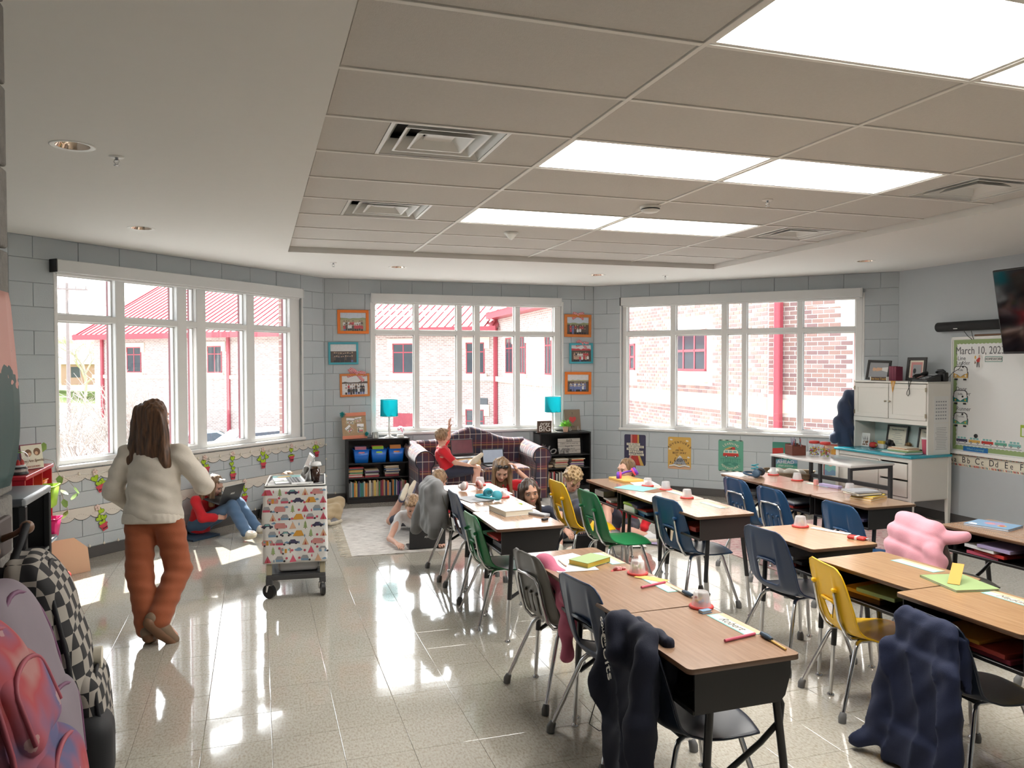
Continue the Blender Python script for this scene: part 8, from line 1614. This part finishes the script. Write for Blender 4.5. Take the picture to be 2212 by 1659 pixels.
o=sob('cushion',[('b',(0,0,.06),(.17,.16,.06),None,.055)],.012,mat('striped_cushion',(.62,.50,.28),.9,var=.35,stretch=(30,1,1),scale=2),k=.02,loc=(2.47,9.50,.463),rot=(0,0,R(6))); tag(o,'yellow and white striped cushion under the laptop on the sofa','cushion'); laptop('laptop','open laptop with a dark web page beside the boy on the sofa',(2.455,9.565,.595),R(6),112,.30,.20,scr=M_scrd,tilt=(R(6),0)); laptop('laptop','open laptop with a gray document screen on the right sofa cushion',(2.86,9.56,.465),R(2),105,.29,.19,scr=M_scrg)
# child in khaki trousers behind the cart
person('child in khaki trousers sitting mostly hidden behind the fabric-covered cart',dict(pel=(.50,8.92,.11),chest=(.40,8.93,.30),neck=(.36,8.92,.37),head=(.31,8.87,.465),shR=(.36,8.80,.34),elR=(.30,8.68,.21),wrR=(.36,8.56,.14),shL=(.42,9.06,.34),elL=(.40,9.05,.2),wrL=(.45,8.9,.12),knR=(.795,8.78,.15),anR=(.66,8.58,.07),toR=(.58,8.54,.06),knL=(.86,8.92,.20),anL=(.80,8.70,.06),toL=(.72,8.62,.05)),.95,'fair','lbrown','short',('navy',False),('khaki','wide'),(.2,.2,.22),head=(20,40,0),hs=.95)
# boy lying on the rug with a laptop
person('boy in a white polo lying on the rug behind a black laptop',dict(pel=(1.56,8.06,.135),chest=(1.47,7.68,.215),neck=(1.445,7.60,.265),head=(1.425,7.50,.365),shR=(1.335,7.67,.245),elR=(1.205,7.55,.055),wrR=(1.235,7.33,.055),shL=(1.60,7.63,.245),elL=(1.70,7.47,.055),wrL=(1.66,7.29,.055),knR=(1.34,8.32,.075),anR=(1.44,8.19,.335),toR=(1.50,8.28,.43),knL=(1.62,8.45,.075),anL=(1.56,8.33,.34),toL=(1.62,8.42,.43)),.95,'fair','dblond','short',('white',False),('navy','short'),(.09,.09,.14),head=(-8,30,0),hands={'R':dict(d=(.25,-.95,-.1),n=(0,0,-1),curl=.35,t=(1,0,0)),'L':dict(d=(-.2,-.95,-.1),n=(0,0,-1),curl=.35,t=(-1,0,0))},hs=1.0)
laptop('laptop','black laptop on the rug in front of the lying boy, seen from behind',(1.505,7.215,.013),R(178),98,.34,.205,logo='ASUS')
# child behind the gray jacket
person('blond child on the rug, head just showing above the gray jacket',dict(pel=(1.98,8.18,.11),chest=(1.90,8.10,.34),neck=(1.87,8.06,.42),head=(1.80,8.00,.53),shR=(1.74,8.15,.38),elR=(1.72,8.0,.22),wrR=(1.82,7.88,.18),shL=(2.02,7.98,.38),elL=(2.05,7.86,.22),wrL=(1.95,7.78,.18),knR=(1.90,7.82,.10),anR=(2.10,7.78,.06),toR=(2.2,7.8,.06),knL=(2.22,7.95,.10),anL=(2.05,7.75,.07),toL=(1.97,7.70,.07)),.92,'fair','dblond','short',('red',False),('navy','short'),(.2,.2,.25),head=(-35,45,0),hs=1.0)
# girl in red at the far side of the left row
def shades(t,HP,j,lat,up,fwd):
    g=G()
    for s in (-1,1): g.ell(HP(s*.031,.062,.098),(.026,.020,.018),12,7)
    g.tube([HP(-.01,.075,.10),HP(.01,.075,.10)],.004,5); g.tube([HP(.055,.06,.095),HP(.075,.0,.06)],.003,5); g.tube([HP(-.055,.06,.095),HP(-.075,.0,.06)],.003,5); g.build('sunglasses',M_black,t)
person('girl in a red sweatshirt looking down, sunglasses on her head, hand in hair',dict(pel=(2.30,7.37,.105),chest=(2.27,7.31,0.465),neck=(2.25,7.25,0.600),head=(2.222,7.17,0.730),shR=(2.115,7.28,0.550),elR=(2.06,7.14,.28),wrR=(2.16,7.0,.2),shL=(2.40,7.22,0.565),elL=(2.515,7.12,0.585),wrL=(2.365,7.10,0.720),knR=(2.02,7.10,.13),anR=(2.30,7.0,.06),toR=(2.42,7.0,.05),knL=(2.55,7.12,.13),anL=(2.3,7.12,.07),toL=(2.2,7.08,.06)),.98,'fair','lbrown',locks([(a*1.0,b,c_,d*1.1,e_+.015,f_*1.05,g_,h_) for a,b,c_,d,e_,f_,g_,h_ in KID]),('red',True),('navy','long'),(.6,.6,.6),head=(-12,36,4),hands={'L':dict(d=(-.5,-.1,.8),n=(-.7,0,-.4),curl=.7,t=(0,-1,0))},hs=1.0,extra=shades)
# dark-haired girl looking at the camera
def letters(t,HP,j,lat,up,fwd):
    c_=Vector(j['chest'])+Vector(fwd)*.112-Vector((0,0,.085)); M=Matrix((tuple(Vector(lat)*1),tuple(Vector(-fwd)),tuple(Vector(up)))).transposed(); E=M.to_euler(); o=text('URBA',.062,t,M_ltxt,tuple(c_)); o.rotation_euler=(M@Matrix.Rotation(PI/2,3,'X')).to_euler()
person('dark-haired girl in a navy sweatshirt with white letters, looking at the camera',dict(pel=(2.23,6.40,.105),chest=(2.215,6.33,.40),neck=(2.20,6.28,.53),head=(2.178,6.225,.66),shR=(2.065,6.32,.475),elR=(2.03,6.22,.27),wrR=(2.10,6.08,.20),shL=(2.36,6.27,.475),elL=(2.44,6.25,.28),wrL=(2.35,6.15,.18),knR=(2.0,6.12,.13),anR=(2.22,6.05,.06),toR=(2.33,6.05,.05),knL=(2.45,6.42,.13),anL=(2.28,6.2,.07),toL=(2.18,6.17,.06)),.97,'tan','dark',locks(KID),('navy',True),('navy','long'),(.6,.6,.6),head=(-4,8,-6),hs=1.0,extra=letters)
# curly-haired boy
person('curly blond boy in a gray polo looking down at the floor',dict(pel=(2.90,7.08,.105),chest=(2.87,7.02,.40),neck=(2.855,6.96,.53),head=(2.842,6.88,.645),shR=(2.73,7.03,.48),elR=(2.66,6.92,.28),wrR=(2.72,6.78,.2),shL=(3.01,6.96,.48),elL=(3.05,6.86,.3),wrL=(2.93,6.75,.24),knR=(2.66,6.76,.33),anR=(2.56,6.52,.08),toR=(2.53,6.40,.05),knL=(3.05,6.72,.15),anL=(2.80,6.62,.06),toL=(2.70,6.62,.05)),.97,'fair','blond','curly',('gray',False),('navy','short'),(.6,.58,.5),head=(0,46,0),hs=1.0,hands={'R':dict(curl=.5),'L':dict(curl=.5)})
# girl behind the purple headphones
def tail(t,HP,j,lat,up,fwd): pass
person('girl in profile behind the purple and pink headphones, brown hair tied back',dict(pel=(3.62,7.32,.105),chest=(3.58,7.24,.40),neck=(3.555,7.19,.54),head=(3.53,7.14,.675),shR=(3.47,7.36,.49),elR=(3.36,7.28,.33),wrR=(3.26,7.13,.37),shL=(3.65,7.08,.49),elL=(3.72,6.98,.27),wrL=(3.62,6.95,.09),knR=(3.30,7.10,.32),anR=(3.22,6.90,.07),toR=(3.16,6.80,.05),knL=(3.40,6.90,.12),anL=(3.62,6.82,.06),toL=(3.72,6.80,.05)),.97,'fair','lbrown',locks([(0,-.08,.0,0,-.10,-.07,.03,.022),(.0,-.1,-.06,.02,-.10,-.14,.02,.012)]),('red',True),('navy','short'),(.6,.6,.6),head=(-72,6,0),hs=1.0,hands={'R':dict(d=(-.8,-.5,-.2),n=(0,0,-1),curl=.4,t=(-.3,.8,0)),'L':dict(d=(-.4,-.7,-.4),n=(0,0,-1),curl=1.3,t=(-1,0,0))})
# ================================================================== THINGS ON THE DESKS, JACKETS
TZ=.7205
M_dome=glass('dome_plastic',(.93,.93,.93),.08,1.4)
def cup(x,y,lab,cols,z=TZ,s=1.0):
    t=thing('supply_cup',lab,'cup',(x,y,z),0,'domed supply cups on red lids'); g=G(); g.lathe([(0,0),(.050*s,0),(.052*s,.004),(.050*s,.009),(.044*s,.011),(0,.011)],20); g.build('red_lid',PM['red'],t)
    g=G(); g.lathe([(.041*s,.011),(.031*s,.064*s),(.028*s,.068*s),(0,.068*s)],20,cap=False); g.lathe([(.0405*s,.0115),(.041*s,.011)],20,cap=False); g.build('clear_dome',mat('frosted_cup',(.74,.75,.76),.25,alpha=.42),t)
    rg=random.Random(int(x*1000+y*77)); g=G()
    for k in range(12): g.mt(rg.randrange(len(cols))); a,r_=rg.uniform(0,6.3),.024*math.sqrt(rg.random()); g.box((r_*math.cos(a),r_*math.sin(a),rg.uniform(.016,.04)),(.013,.011,.009),.003,rot=(rg.random()*3,rg.random()*3,0))
    g.build('cup_contents',[PM[c] for c in cols],t,kind='stuff')
for x,y,lab,cols,z in [(1.754,3.423,'domed supply cup with green and red bits on the second front desk',('lime','red','cream'),TZ),(1.767,2.867,'domed supply cup with blue bits on the closest front desk',('blue','sky','red','yellow'),TZ),(3.102,5.872,'domed supply cup nearest the turquoise folder, middle row',('rose','red'),TZ),(3.149,5.652,'domed supply cup of the middle row between two others',('sky','gray'),TZ),(3.107,5.249,'domed supply cup of the middle row nearest the camera',('amber','brown','red'),TZ),(4.506,6.09,'domed supply cup beside the dark blue headphones, right row',('gray','aqua'),TZ),(4.487,5.733,'domed supply cup in the middle of the right row',('rose','white'),TZ),(4.49,5.096,'domed supply cup beside the stacked books, right row',('black','rose'),TZ),(3.232,4.096,'lone domed supply cup on the light wood desk',('red','gray','amber'),TZ),(1.785,6.371,'domed supply cup with pink sticker beside the pale headphones',('rose','lilac'),TZ),(1.79,5.733,'domed supply cup behind the teal headphones, left row',('gray','black','amber'),TZ)]: cup(x,y,lab,cols,z)
t=thing('supply_cup','red lid tray of pink bits lying flat on the paper-covered desk','cup',(1.731,3.56,.6905)); g=G(); g.lathe([(0,0),(.048,0),(.050,.010),(.046,.012),(0,.006)],20); g.build('red_lid',PM['red'],t); g=G(); rg=random.Random(3); [g.ell((rg.uniform(-.025,.025),rg.uniform(-.025,.025),.016+rg.uniform(0,.012)),(.012,.010,.008),8,5) for _ in range(8)]; g.build('cup_contents',PM['pink'],t,kind='stuff')
def headphones(lab,x,y,rz,c1,c2,z=TZ,lay=0):
    t=thing('headphones',lab,'headphones',(x,y,z),0,rot=(0,lay,R(rz))); m1,m2=PM[c1],PM[c2]
    g=G(); P=[(.088*math.cos(a),.105*math.sin(a)-.01,.022+.012*math.sin(a)) for a in [R(-10+200*k/16) for k in range(17)]]; g.tube(P,[.010]*17,8); g.build('headband',m1,t)
    for s in (-1,1):
        g=G(); g.M=Matrix.Translation((s*.078,-.035,.040))@Matrix.Rotation(R(90-s*18),4,'Y')@Matrix.Rotation(R(8),4,'X'); g.lathe([(0,-.016),(.028,-.016),(.038,-.008),(.038,.006),(.030,.012)],20); e=g.build('ear_cup',m1,t); g=G(); g.M=Matrix.Translation((s*.078-s*.016,-.035,.040))@Matrix.Rotation(R(90-s*18),4,'Y'); P=[(.026*math.cos(a),.026*math.sin(a),0) for a in [2*PI*k/16 for k in range(16)]]; g.tube(P,.011,8,closed=True); g.build('ear_cushion',m2,e)
    return t
PM['paleg']=flat('pale_gray_pink',(.55,.50,.50)); PM['tealhp']=flat('teal_plastic',(.03,.27,.34)); PM['purple']=flat('purple_plastic',(.13,.03,.36)); PM['hot']=flat('hot_pink_plastic',(.85,.05,.18)); PM['dkblue']=flat('dark_blue_plastic',(.02,.05,.09))
headphones('pale gray and pink headphones on the far left row desk',1.64,6.162,15,'paleg','pink'); headphones('teal headphones lying on the middle desk of the left row',1.65,5.66,100,'tealhp','tealhp'); headphones('purple and hot pink headphones on a wooden tray at the far middle row desk',3.10,6.24,-20,'purple','hot',TZ+.022,R(-16)); headphones('dark blue headphones on the far right row desk',4.271,6.045,40,'dkblue','black')
o=sob('cord_bundle',[('c',(.03*math.cos(a),.03*math.sin(a),.02+.006*k),(.03*math.cos(a+1.4),.03*math.sin(a+1.4),.023+.006*k),.005,.005) for k,a in enumerate([q*1.3 for q in range(9)])],.003,PM['tealhp'],k=.002,loc=(4.27,6.04,TZ+.045)); tag(o,'coiled dark teal cord on top of the dark blue headphones','cord')
def slab(name,lab,cat,x,y,rz,w,d,h,c,z=TZ,c2=None,group=None):
    g=G()
    if c2: g.bx(-w/2,w/2,-d/2,d/2,0,.002); g.bx(-w/2,w/2,-d/2,d/2,h-.002,h); g.bx(-w/2,w/2,d/2-.002,d/2,0,h); g.mt(1); g.bx(-w/2+.003,w/2-.003,-d/2+.003,d/2-.002,.002,h-.002); o=g.build(name,[PM[c],PM[c2]],loc=(x,y,z),rot=(0,0,R(rz)))
    else: g.bx(-w/2,w/2,-d/2,d/2,0,h,min(.002,h*.3)); o=g.build(name,PM[c],loc=(x,y,z),rot=(0,0,R(rz)))
    return tag(o,lab,cat,group)
slab('wooden_tray','flat wooden tray under the purple headphones','tray',3.075,6.22,4,.20,.27,.02,'amber'); slab('book','thick pale hardcover with tan pages on the near left row desk','book',1.66,5.136,8,.21,.27,.035,'white',c2='cream'); slab('folder','turquoise folder slanting on the middle row desk','folder',2.955,5.80,28,.22,.29,.003,'aqua'); slab('paper','loose white sheets between the tray and the turquoise folder','paper',3.14,6.02,-12,.21,.27,.002,'white'); slab('folder','brown folder sticking out from under the turquoise one','folder',3.03,5.70,20,.20,.26,.002,'brown',TZ-.0002+.0002); slab('paper','blank sheet at the far end of the right row','paper',4.22,6.22,8,.21,.26,.002,'white')
slab('pencil_pouch','gray and white pencil pouch near the thick book','pouch',1.80,4.98,-60,.17,.06,.016,'gray'); slab('eraser','small black eraser at the corner of the near left row desk','eraser',1.785,4.80,25,.045,.025,.014,'black'); slab('card','white rectangular card on the middle left row desk','card',1.75,5.43,70,.16,.10,.002,'white'); slab('tablet','gray folder under the teal headphones','folder',1.56,5.72,12,.20,.26,.004,'gray')
o=sob('frog_toy',[('e',(0,0,.008),(.016,.014,.008)),('e',(.012,.009,.010),(.008,.006,.006)),('e',(.012,-.009,.010),(.008,.006,.006)),('e',(-.012,.012,.006),(.008,.005,.005)),('e',(-.012,-.012,.006),(.008,.005,.005))],.003,PM['lime'],k=.004,loc=(1.80,5.36,TZ)); tag(o,'tiny green frog trinket on the edge of the left row desk','toy')
# paper-covered low desk (top at .69)
Z1=.6905
for k,(x,y,rz,lab) in enumerate(((1.60,3.86,18,'lined worksheet lying askew beneath the other on the low desk'),(1.555,3.80,-4,'printed worksheet under the pencil and book on the low desk'))):
    o=slab('worksheet',lab,'paper',x,y,rz,.22,.28,.001,'white',Z1+.0012*k); pr=Pr(); pr.c('gray')
    for q in range(16): pr.p([(-.09,-.12+.015*q),(random.uniform(.0,.09),-.12+.015*q),(.09 if q%3 else .02,-.1185+.015*q),(-.09,-.1185+.015*q)],0)
    pr.v=[(a,c,.0013) for a,b,c in pr.v]; pr.f=[f[::-1] for f in pr.f]; pr.build('printed_lines',PL_,o)
slab('book','green and yellow boxed book on the worksheets','book',1.66,3.79,-62,.13,.19,.026,'lgreen',Z1+.0026,'yellow')
def stick(name,lab,cat,a,b,r_,c,z=TZ,tip=None,grip=None):
    a,b=Vector((a[0],a[1],z+r_)),Vector((b[0],b[1],z+r_)); d=(b-a); t=thing(name,lab,cat,(a.x,a.y,z)); o=Vector((a.x,a.y,z)); g=G(); g.tube([a-o,b-o],r_,8); g.build('barrel',PM[c],t)
    if tip: g=G(); g.tube([b-o,b-o+d*.10],[r_,.0008],8); g.build('tip',PM[tip],t)
    if grip: g=G(); g.tube([b-o-d*.45,b-o-d*.25,b-o-d*.02],[.006,.011,.008],8); g.build('pencil_grip',PM[grip],t,loc=(0,0,.006))
    return t
stick('pencil','short pencil lying across the worksheet','pencil',(1.525,3.89),(1.515,3.76),.0038,'cream',Z1+.003,'peach')
stick('pen','red pen on the desk with the yellow tickets','pen',(1.655,3.19),(1.80,3.235),.006,'rose'); stick('pen','red pen on the closest front desk beside the name plate','pen',(1.625,2.475),(1.775,2.505),.006,'rose'); stick('pencil','pencil with a rounded navy grip at the right edge of the tickets desk','pencil',(1.79,3.16),(1.80,2.99),.0045,'cream',grip='dkblue',tip='peach'); stick('pencil','yellow pencil with a large navy grip on the closest front desk','pencil',(1.785,2.335),(1.795,2.495),.0042,'amber',grip='dkblue')
def tagstrip(lab,x,y,rz,name=None,z=TZ,L=.26):
    t=thing('name_plate',lab,'name plate',(x,y,z),R(rz),'name plates taped to desk edges'); g=G(); g.bx(-L/2,L/2,-.04,.04,0,.0009); g.build('plate',PM['aqua'],t); g=G(); g.bx(-L/2+.004,L/2-.004,.012,.040,.0008,.0014); g.build('coral_band',PM['peach'],t); g=G(); g.bx(-L/2+.01,L/2-.01,-.032,.012,.0008,.0013); g.build('writing_panel',PM['cream'],t)
    if name: text(name,.05,t,PM['black'],(0,-.010,.0017),rot=(0,0,0),ext=.0002,shear=.3,name='handwriting')
tagstrip('name plate reading Robert on the closest front desk',1.775,2.64,-88,'Robert'); tagstrip('coral and teal name plate under the yellow tickets',1.775,3.23,-88,None); tagstrip('coral and teal name plate at the far edge of the low desk',1.80,3.86,-88,None,Z1); tagstrip('curling name plate on the golden oak desk',3.17,3.12,-87,None); tagstrip('name plate reading Maddie on the lower right desk',3.105,2.53,-88,'Maddie'); tagstrip('name plate on the near desk of the middle row',3.14,4.93,-88,None); tagstrip('name plate at the middle of the middle row, by a cup',3.16,5.48,-88,None); tagstrip('pale name plate between cups on the right row',4.50,5.46,-88,None)
slab('ticket','yellow reward ticket strip on the second front desk','ticket',1.775,3.32,-55,.16,.055,.0012,'amber',TZ+.0016); slab('eraser','small blue and white eraser near the blue-filled cup','eraser',1.745,2.80,10,.05,.026,.012,'sky',c2='white')
slab('paper_strip','crumpled white paper strip on the light wood desk','paper',3.32,3.93,-68,.24,.045,.004,'white'); t=thing('pencil_case','small red pencil case with white stripe on the light wood desk','case',(3.315,3.70,TZ),R(-65)); g=G(); g.bx(-.05,.05,-.025,.025,0,.018,.005); g.build('case_body',PM['red'],t); g=G(); g.bx(-.008,.008,-.0258,.0258,0,.0186,.002); g.build('stripe',PM['white'],t); g=G(); g.tube([(.05,0,.01),(.065,.01,.008),(.075,-.005,.008)],.004,6); g.build('zipper_pull',M_chrome,t)
o=slab('workbook','green and white workbook at the front of the lower right desk','book',3.09,2.80,-12,.21,.26,.010,'lgreen',TZ,'white'); o=slab('card','upright orange and maroon card on the green workbook','card',3.085,2.81,-55,.05,.16,.0015,'orange',TZ+.012); o.rotation_euler=(R(24),0,R(-55)); o.location.z+=.032
for k,(c_,c2,dx,rz,h) in enumerate((('amber','cream',0,8,.014),('yellow','cream',.01,14,.012),('black','cream',-.035,-10,.018),('gray','white',-.04,-16,.012))): slab('book','%s book, %s from the bottom of the stack on the near right row desk'%(c_,ordn(k)),'book',4.40+dx,4.80+.012*k,rz-80,.17,.22,h,c_,TZ+.0165*k,c2)
slab('pencil_case','purple pencil case on the right row desk','case',4.50,5.33,-82,.20,.05,.022,'lilac'); slab('glue_box','small pink box standing by the purple pencil case','box',4.47,5.47,10,.03,.03,.045,'pink')
o=slab('picture_book','blue picture book with a pink castle scene on the right edge desk','book',4.39,3.73,-72,.26,.21,.012,'sky',TZ,'white'); pr=Pr(); pr.c('lilac').o(.0,.02,.06,.05); pr.c('pink').o(-.02,.01,.03,.025); pr.c('amber').o(.06,-.02,.026,.026); pr.c('red').o(.06,-.02,.015,.018); pr.c('white').p([(-.11,-.09),(-.06,-.09),(-.07,-.05),(-.11,-.04)]); pr.v=[(a,c,.0122-b*.05) for a,b,c in pr.v]; pr.f=[f[::-1] for f in pr.f]; pr.build('cover_picture',PL_,o)
# books and boxes inside the desk boxes
DN={'A3':'near left row desk','B1':'farthest middle row desk','B2':'second middle row desk','B3':'brown-sided desk','D1':'farthest right row desk','D2':'second right row desk','D3':'book-stacked desk','E1':'light wood desk','E2':'golden oak desk','E3':'lower right desk','C1':'low papered desk','C3':'closest front desk','F1':'right edge desk'}
for key,items in {'A3':[('gray',.03),('white',.02),('red',.015)],'B1':[('red',.02),('white',.015)],'B2':[('blue',.025),('sky',.02),('red',.012),('navy',.02)],'B3':[('red',.03),('brick',.03)],'D1':[('black',.02),('gray',.02)],'D2':[('red',.02),('lilac',.02),('gray',.015)],'D3':[('brick',.02),('white',.015),('navy',.02)],'E1':[('brick',.025),('black',.02),('gray',.02)],'E2':[('brown',.03),('amber',.02),('lgreen',.02)],'E3':[('rose',.02),('brick',.02),('orange',.015)],'C1':[('rose',.03),('black',.02)],'C3':[('black',.02)],'F1':[('rose',.02),('red',.02),('white',.02),('lilac',.02)]}.items():
    D=DESK[key]; z=D.location.z+(.69 if key=='C1' else .72)-.159; n=0
    for c_,h in items: slab('folder','%s book or folder, %s in the pile inside the %s'%(c_,ordn(n),DN[key]),'folder',D.location.x-.03-.012*n,D.location.y+random.uniform(-.12,.10),random.uniform(-8,8),.26,.22,h,c_,z); z+=h+.001; n+=1
t=thing('pencil_box','lime green plastic box inside the middle desk of the middle row','box',(2.86,5.62,.562),R(4)); g=G(); g.bx(-.06,.06,-.085,.085,0,.055,.008,2); g.build('box_body',PM['white'],t); g=G(); g.bx(-.063,.063,-.088,.088,.055,.075,.006,2); g.build('box_lid',PM['lime'],t)
slab('pencil_box','gray plastic box inside the farthest desk of the middle row','box',2.86,6.2,4,.11,.16,.05,'gray',.60)
# ---- garments over chairs
M_gfl=cloth('gray_fleece',(.20,.20,.205)); M_hood=cloth('navy_hoodie',(.007,.010,.026)); M_sweat=cloth('navy_sweatshirt',(.007,.013,.045)); M_hood.node_tree.nodes['Principled BSDF'].inputs['Sheen Weight'].default_value=0; M_sweat.node_tree.nodes['Principled BSDF'].inputs['Sheen Weight'].default_value=0; M_puff=cloth('pink_puffer',(.66,.30,.36)); M_pinkc=cloth('rose_fleece',(.50,.12,.20))
def drape(name,lab,cat,x,y,yaw,m,prims,amp=.012,fx=34,fz=6,k=.03,h=.010,sc3=(1,1,1)):
    o=sob(name,prims,h,m,k=k,smooth=1,disp=lambda X,Y,Z:amp*(1.6*np.abs(np.sin(.5*(fx*Y+2.2*np.sin(Z*fz)+X*7)))**.7-.9)*np.clip((.80-Z)*4,.12,1)+.004*np.sin(24*Z+30*Y)+.0025*np.sin(60*Y+41*Z),loc=(x,y,0),rot=(0,0,R(yaw))); o.scale=sc3; return tag(o,lab,cat)
drape('fleece_jacket','gray fleece jacket draped over the farthest left row chair','jacket',1.36,6.34,0,M_gfl,[('b',(.02,0,.62),(.055,.185,.185),None,.05),('b',(-.035,.02,.56),(.05,.16,.20),None,.045),('c',(-.05,.14,.55),(-.10,.17,.36),.06,.045),('c',(.0,-.13,.55),(-.02,-.16,.37),.06,.05),('b',(.075,-.02,.56),(.03,.17,.16),None,.028)])
h_=drape('hoodie','navy hoodie with white print hanging over the foreground chair','hoodie',1.338,2.62,0,M_hood,[('b',(-.012,0,.655),(.030,.175,.150),None,.026),('b',(-.030,.0,.46),(.034,.185,.22),None,.03),('b',(-.038,-.02,.27),(.036,.165,.13),None,.03),('c',(.0,.12,.80),(.0,-.13,.80),.030,.030),('c',(-.035,-.165,.755),(-.075,-.205,.50),.046,.050),('c',(-.075,-.205,.50),(-.070,-.20,.20),.050,.046),('c',(-.070,-.20,.185),(-.070,-.20,.15),.040,.038),('c',(-.035,.165,.75),(-.06,.20,.52),.044,.046),('c',(-.06,.20,.52),(-.02,.17,.34),.046,.04),('b',(.072,0,.66),(.022,.16,.13),None,.02),('c',(-.05,.09,.80),(-.06,.03,.70),.040,.05)],amp=.013,h=.008,sc3=(1,.86,.955))
for s_,sz,y,z in (('COLLEGE 57',.028,.125,.735),('Colts',.085,.10,.66)): o=text(s_,sz,h_,M_ltxt,(-.082,y,z),rot=(R(90),R(62),R(-90)),ext=.0008)
drape('sweatshirt','long navy sweatshirt hanging to the floor over the lower right chair','sweatshirt',2.665,2.56,-4,M_sweat,[('b',(-.015,0,.63),(.032,.17,.165),None,.03),('c',(.0,.12,.80),(.0,-.12,.80),.030,.030),('b',(-.040,.0,.38),(.036,.19,.27),None,.032),('b',(-.060,-.01,.12),(.045,.20,.115),None,.04),('c',(-.055,.18,.60),(-.085,.205,.12),.045,.052),('c',(-.085,.205,.10),(-.14,.27,.050),.052,.040),('c',(-.055,-.175,.60),(-.085,-.205,.10),.045,.055),('b',(.072,0,.62),(.022,.15,.14),None,.02)],amp=.017,fx=44,h=.009,sc3=(.85,1,.835))
o=sob('puffer_coat',[('c',(0,.10,.77),(0,-.12,.74),.065,.065),('c',(-.02,.12,.70),(-.03,-.13,.67),.075,.07),('c',(-.03,.13,.61),(-.04,-.15,.58),.08,.075),('c',(-.035,.13,.52),(-.045,-.16,.49),.08,.078),('c',(-.03,.12,.43),(-.04,-.16,.40),.078,.075),('c',(-.03,.10,.33),(-.04,-.15,.31),.075,.07),('c',(.02,-.15,.72),(.10,-.24,.735),.05,.03),('c',(-.06,-.16,.66),(-.08,-.22,.40),.05,.045)],.009,M_puff,k=.008,smooth=1,disp=lambda X,Y,Z:.004*np.sin(40*Y+12*Z)+.003*np.sin(60*Z+25*X),loc=(3.80,3.735,0)); tag(o,'pink quilted puffer coat draped over a chair at the right edge row','coat')
o=sob('pink_jacket',[('c',(.02,.05,.70),(.05,-.15,.62),.05,.055),('c',(.04,-.12,.62),(.03,-.23,.45),.05,.05),('c',(.02,-.20,.46),(.0,-.235,.30),.042,.03),('c',(.06,.0,.60),(.10,.05,.48),.06,.06),('c',(.02,-.22,.60),(.05,-.25,.52),.045,.04)],.009,M_pinkc,k=.02,smooth=1,disp=lambda X,Y,Z:.007*np.sin(40*Z+30*Y),loc=(1.41,3.80,0),rot=(0,0,R(8))); tag(o,'rose pink fleece jacket bunched behind the taupe gray chair','jacket')
o=sob('navy_bundle',[('e',(0,0,.06),(.10,.14,.09)),('e',(-.04,-.05,.12),(.07,.10,.09)),('e',(.03,.06,.03),(.10,.09,.05))],.01,CL['navy'],k=.03,disp=lambda X,Y,Z:.008*np.sin(45*Y+30*Z),loc=(2.52,5.96,.425)); tag(o,'bundled navy jacket on the seat of the yellow chair, middle row','jacket')
o=G().bx(-.001,.001,-.035,.035,0,.10).build('paper_tag',PM['white'],loc=(1.40,5.72,.49),rot=(0,R(-9),0)); tag(o,'white paper hanging in the handle hole of the left row navy chair','paper')
o=G().tube([(0,0,.36),(.01,.01,.24),(-.02,.02,.13),(-.05,.03,.02),(-.02,-.02,.004),(.02,-.05,.03),(.0,-.01,.15),(.015,0,.27),(0,0,.36)],.0025,6).build('thin_strap',M_black,loc=(1.53,3.35,.02)); tag(o,'thin black cord looping down to the floor below the second front chair','cord')
o=sob('floor_cushion',[('b',(0,0,.09),(.05,.22,.10),None,.04)],.012,cloth('charcoal_cushion',(.035,.035,.045)),k=.02,loc=wp(1,6.75,-.10,0),rot=(R(0),R(12),R(-45))); tag(o,'dark cushion leaning on the wall beyond the girl with the laptop','cushion')
slab('floor_mat','dark pad on the floor under the girl in jeans','mat',-.62,8.50,45,.34,.36,.02,'dkblue',.001); slab('open_book','open white book leaning against the dark cushion','book',.10,8.62,-40,.24,.20,.012,'white',.001)
for k,(x,y,rz,lab) in enumerate(((2.62,6.62,20,'white worksheet on the rug near the curly-haired boy'),(3.42,6.78,-15,'white paper on the rug below the middle row desks'),(3.7,6.75,40,'lilac sheet on the rug below the middle row desks'))): slab('paper',lab,'paper',x,y,rz,.22,.28,.002,('white','white','lilac')[k],.013)
laptop('laptop','dark laptop on the floor in front of the curly-haired boy',(2.86,6.52,.012),R(175),105,.29,.19)
